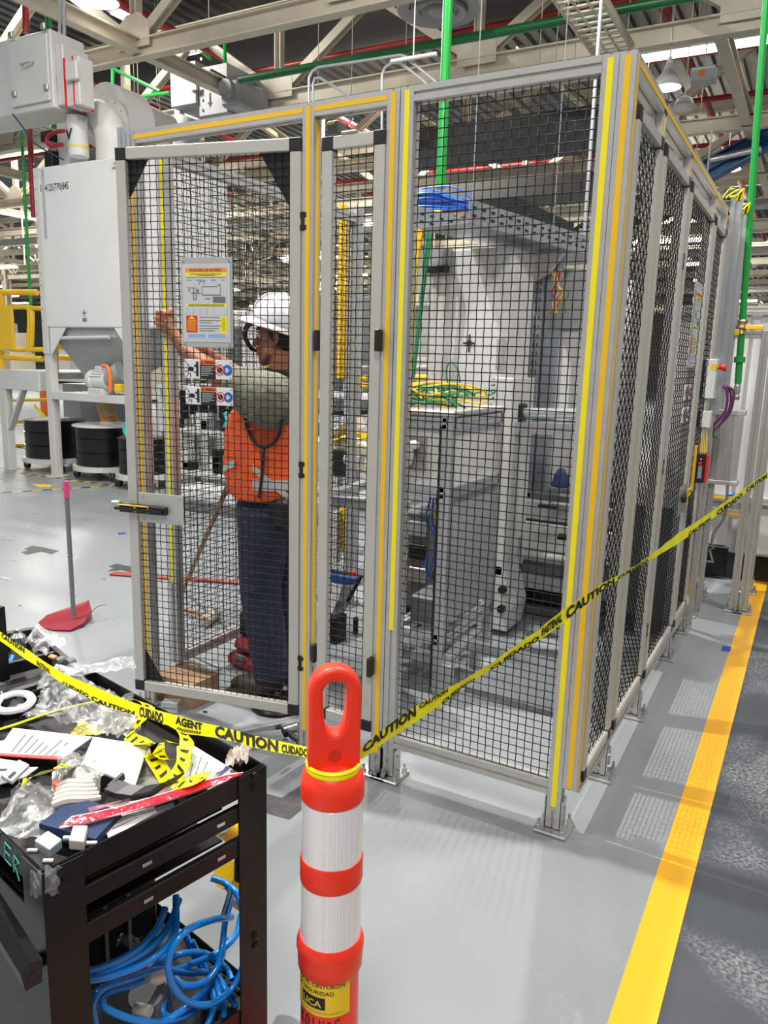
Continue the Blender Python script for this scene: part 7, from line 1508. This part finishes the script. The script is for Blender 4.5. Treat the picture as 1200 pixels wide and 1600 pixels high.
rack(-5.9, 4.15, 2.8, .6, 1.15, 'low equipment rack with dark components behind the left fence', 3, offw, 26)
rack(-4.2, 6.4, 2.2, .7, 2.2, 'tall light rack deeper behind the left fence', 4, offw, 22)
t = thing('white_pallet_frame', 'pale low platform with worn lettering behind the left fence', 'platform', (-3.3, 2.6, 0))
a, b2 = at(262, 800, Y=3.0), at(400, 826, Y=3.0)
for k, (v0, v1, m, Y) in enumerate(((770, 786, white, 3.3), (788, 822, dgrey, 3.2), (826, 860, white, 3.0), (862, 890, dgrey, 2.9))):
    x0, x1, z0, z1 = rectY(280, v0, 395, v1, Y); obj('step_beam', MB().cbox(x0-.1, x1+.6, Y, Y+.4, z0, z1, .005), m, t)
mb = MB()
for k in range(12):
    p = at(305+k*6, 836+k*1.2, Y=2.998); mb.box(p.x-.012, p.x-.006, 2.996, 2.9985, p.z-.03, p.z+.03).box(p.x-.006, p.x+.012, 2.996, 2.9985, p.z-.03 if k % 3 else p.z+.02, p.z-.02 if k % 3 else p.z+.03)
    if k % 2: mb.box(p.x+.008, p.x+.014, 2.996, 2.9985, p.z-.03, p.z+.03)
obj('worn_lettering', mb, ink, t, kind='stuff')
for k in range(7):
    p = at(285+15*k, 690+rnd.uniform(-6, 6), Y=4.3); one('black_vertical_tool', 'black upright clamp standing on the low rack behind the left fence', 'clamp', MB().cbox(p.x-.03, p.x+.03, 4.3, 4.38, 1.151, p.z+.30, .006).cyl((p.x, 4.34, p.z+.30), (p.x, 4.34, p.z+.45), .012, 8), blackst, group='clamps on the low rack')
one('teal_part', 'small teal hose piece hanging by the worker elbow', 'hose', MB().tube([at(352, 645, Y=3.9), at(356, 655, Y=3.9), at(352, 668, Y=3.9)], .03, 8, 4), teal, True)
one('teal_hose', 'teal hook-shaped hose at the left edge of the open door', 'hose', MB().tube([at(*q, Y=3.7) for q in ((203, 658), (197, 664), (196, 674), (201, 682))], .03, 10, 5), teal, True)
kinds = [(white, 'white'), (offw, 'light grey'), (grey, 'mid grey'), (dgrey, 'dark grey'), (cream, 'cream')]
spots = []
while len(spots) < 60:
    y = rnd.uniform(9, 58); x = rnd.uniform(-1.05*y-12, -.25*y-1)
    if all(abs(x-a) > 3.3 or abs(y-b) > 1.7 for a, b in spots) and min(abs(x-a)+abs(y-b) for a, b in ((-17, 16.6), (-28, 16.6), (-17, 28), (-42, 28), (-28, 40), (-50, 16), (-36, 10))) > 3.5: spots.append((x, y))
for k, (x, y) in enumerate(spots):
    h = rnd.uniform(1.0, 3.4); s_ = rnd.uniform(.6, 2.6); m, cn = rnd.choice(kinds); t = thing('far_machine', cn+' machine enclosure far back in the hall', 'machine', (x, y, 0), group=cn+' far machines')
    obj('body', MB().cbox(x, x+s_, y, y+1.2, .1, h, .02), m, t); obj('base', MB().cbox(x+.05, x+s_-.05, y+.05, y+1.1, 0, .1, .01), blackst, t)
    obj('door_panel', MB().cbox(x+s_*.1, x+s_*.5, y-.03, y, .3, h*.8, .01), rnd.choice(kinds)[0], t)
    if k % 2: obj('top_unit', MB().cbox(x+s_*.2, x+s_*.7, y+.2, y+.8, h, h+rnd.uniform(.3, 1.2), .02), rnd.choice(kinds)[0], t)
    if k % 3 == 0: obj('mast', MB().cyl((x+s_*.8, y+.4, h), (x+s_*.8, y+.4, h+2.0), .05, 8), rnd.choice((yelp, cream, steel)), t)
for k in range(16):
    y = rnd.uniform(8, 40); x = rnd.uniform(-1.1*y-8, -.3*y-2)
    if any(-3.3 < x-a < 2.9 and abs(y-b-.5) < 1.2 for a, b in spots): continue
    t = thing('far_safety_fence', 'yellow framed guard fence far back in the hall', 'fence', (x, y, 0), group='far guard fences')
    for q in range(3): obj('post', MB().cbox(x+1.5*q-.04, x+1.5*q+.04, y-.04, y+.04, 0, 2.1, .003), yelp, t)
    for z in (.2, 1.1, 2.05): obj('rail', MB().cbox(x, x+3, y-.02, y+.02, z-.02, z+.02, .002), yelp, t)
for k in range(40):     # suspended service lines and light beams fill the roof zone
    y = rnd.uniform(10, 58); x = rnd.uniform(-1.1*y-10, -.1*y); z = rnd.uniform(3.8, 5.0); L = rnd.uniform(3, 10)
    one('service_beam', 'pale suspended service beam far back in the hall', 'beam', MB().prism(hsec(.18, .18, .02), (x, y, z), (x+L, y, z)).prism(sq(.03), (x+.3, y, z), (x+.3, y, 5.6)).prism(sq(.03), (x+L-.3, y, z), (x+L-.3, y, 5.6)), rnd.choice((cream, offw, cream, grey)), group='suspended service beams')
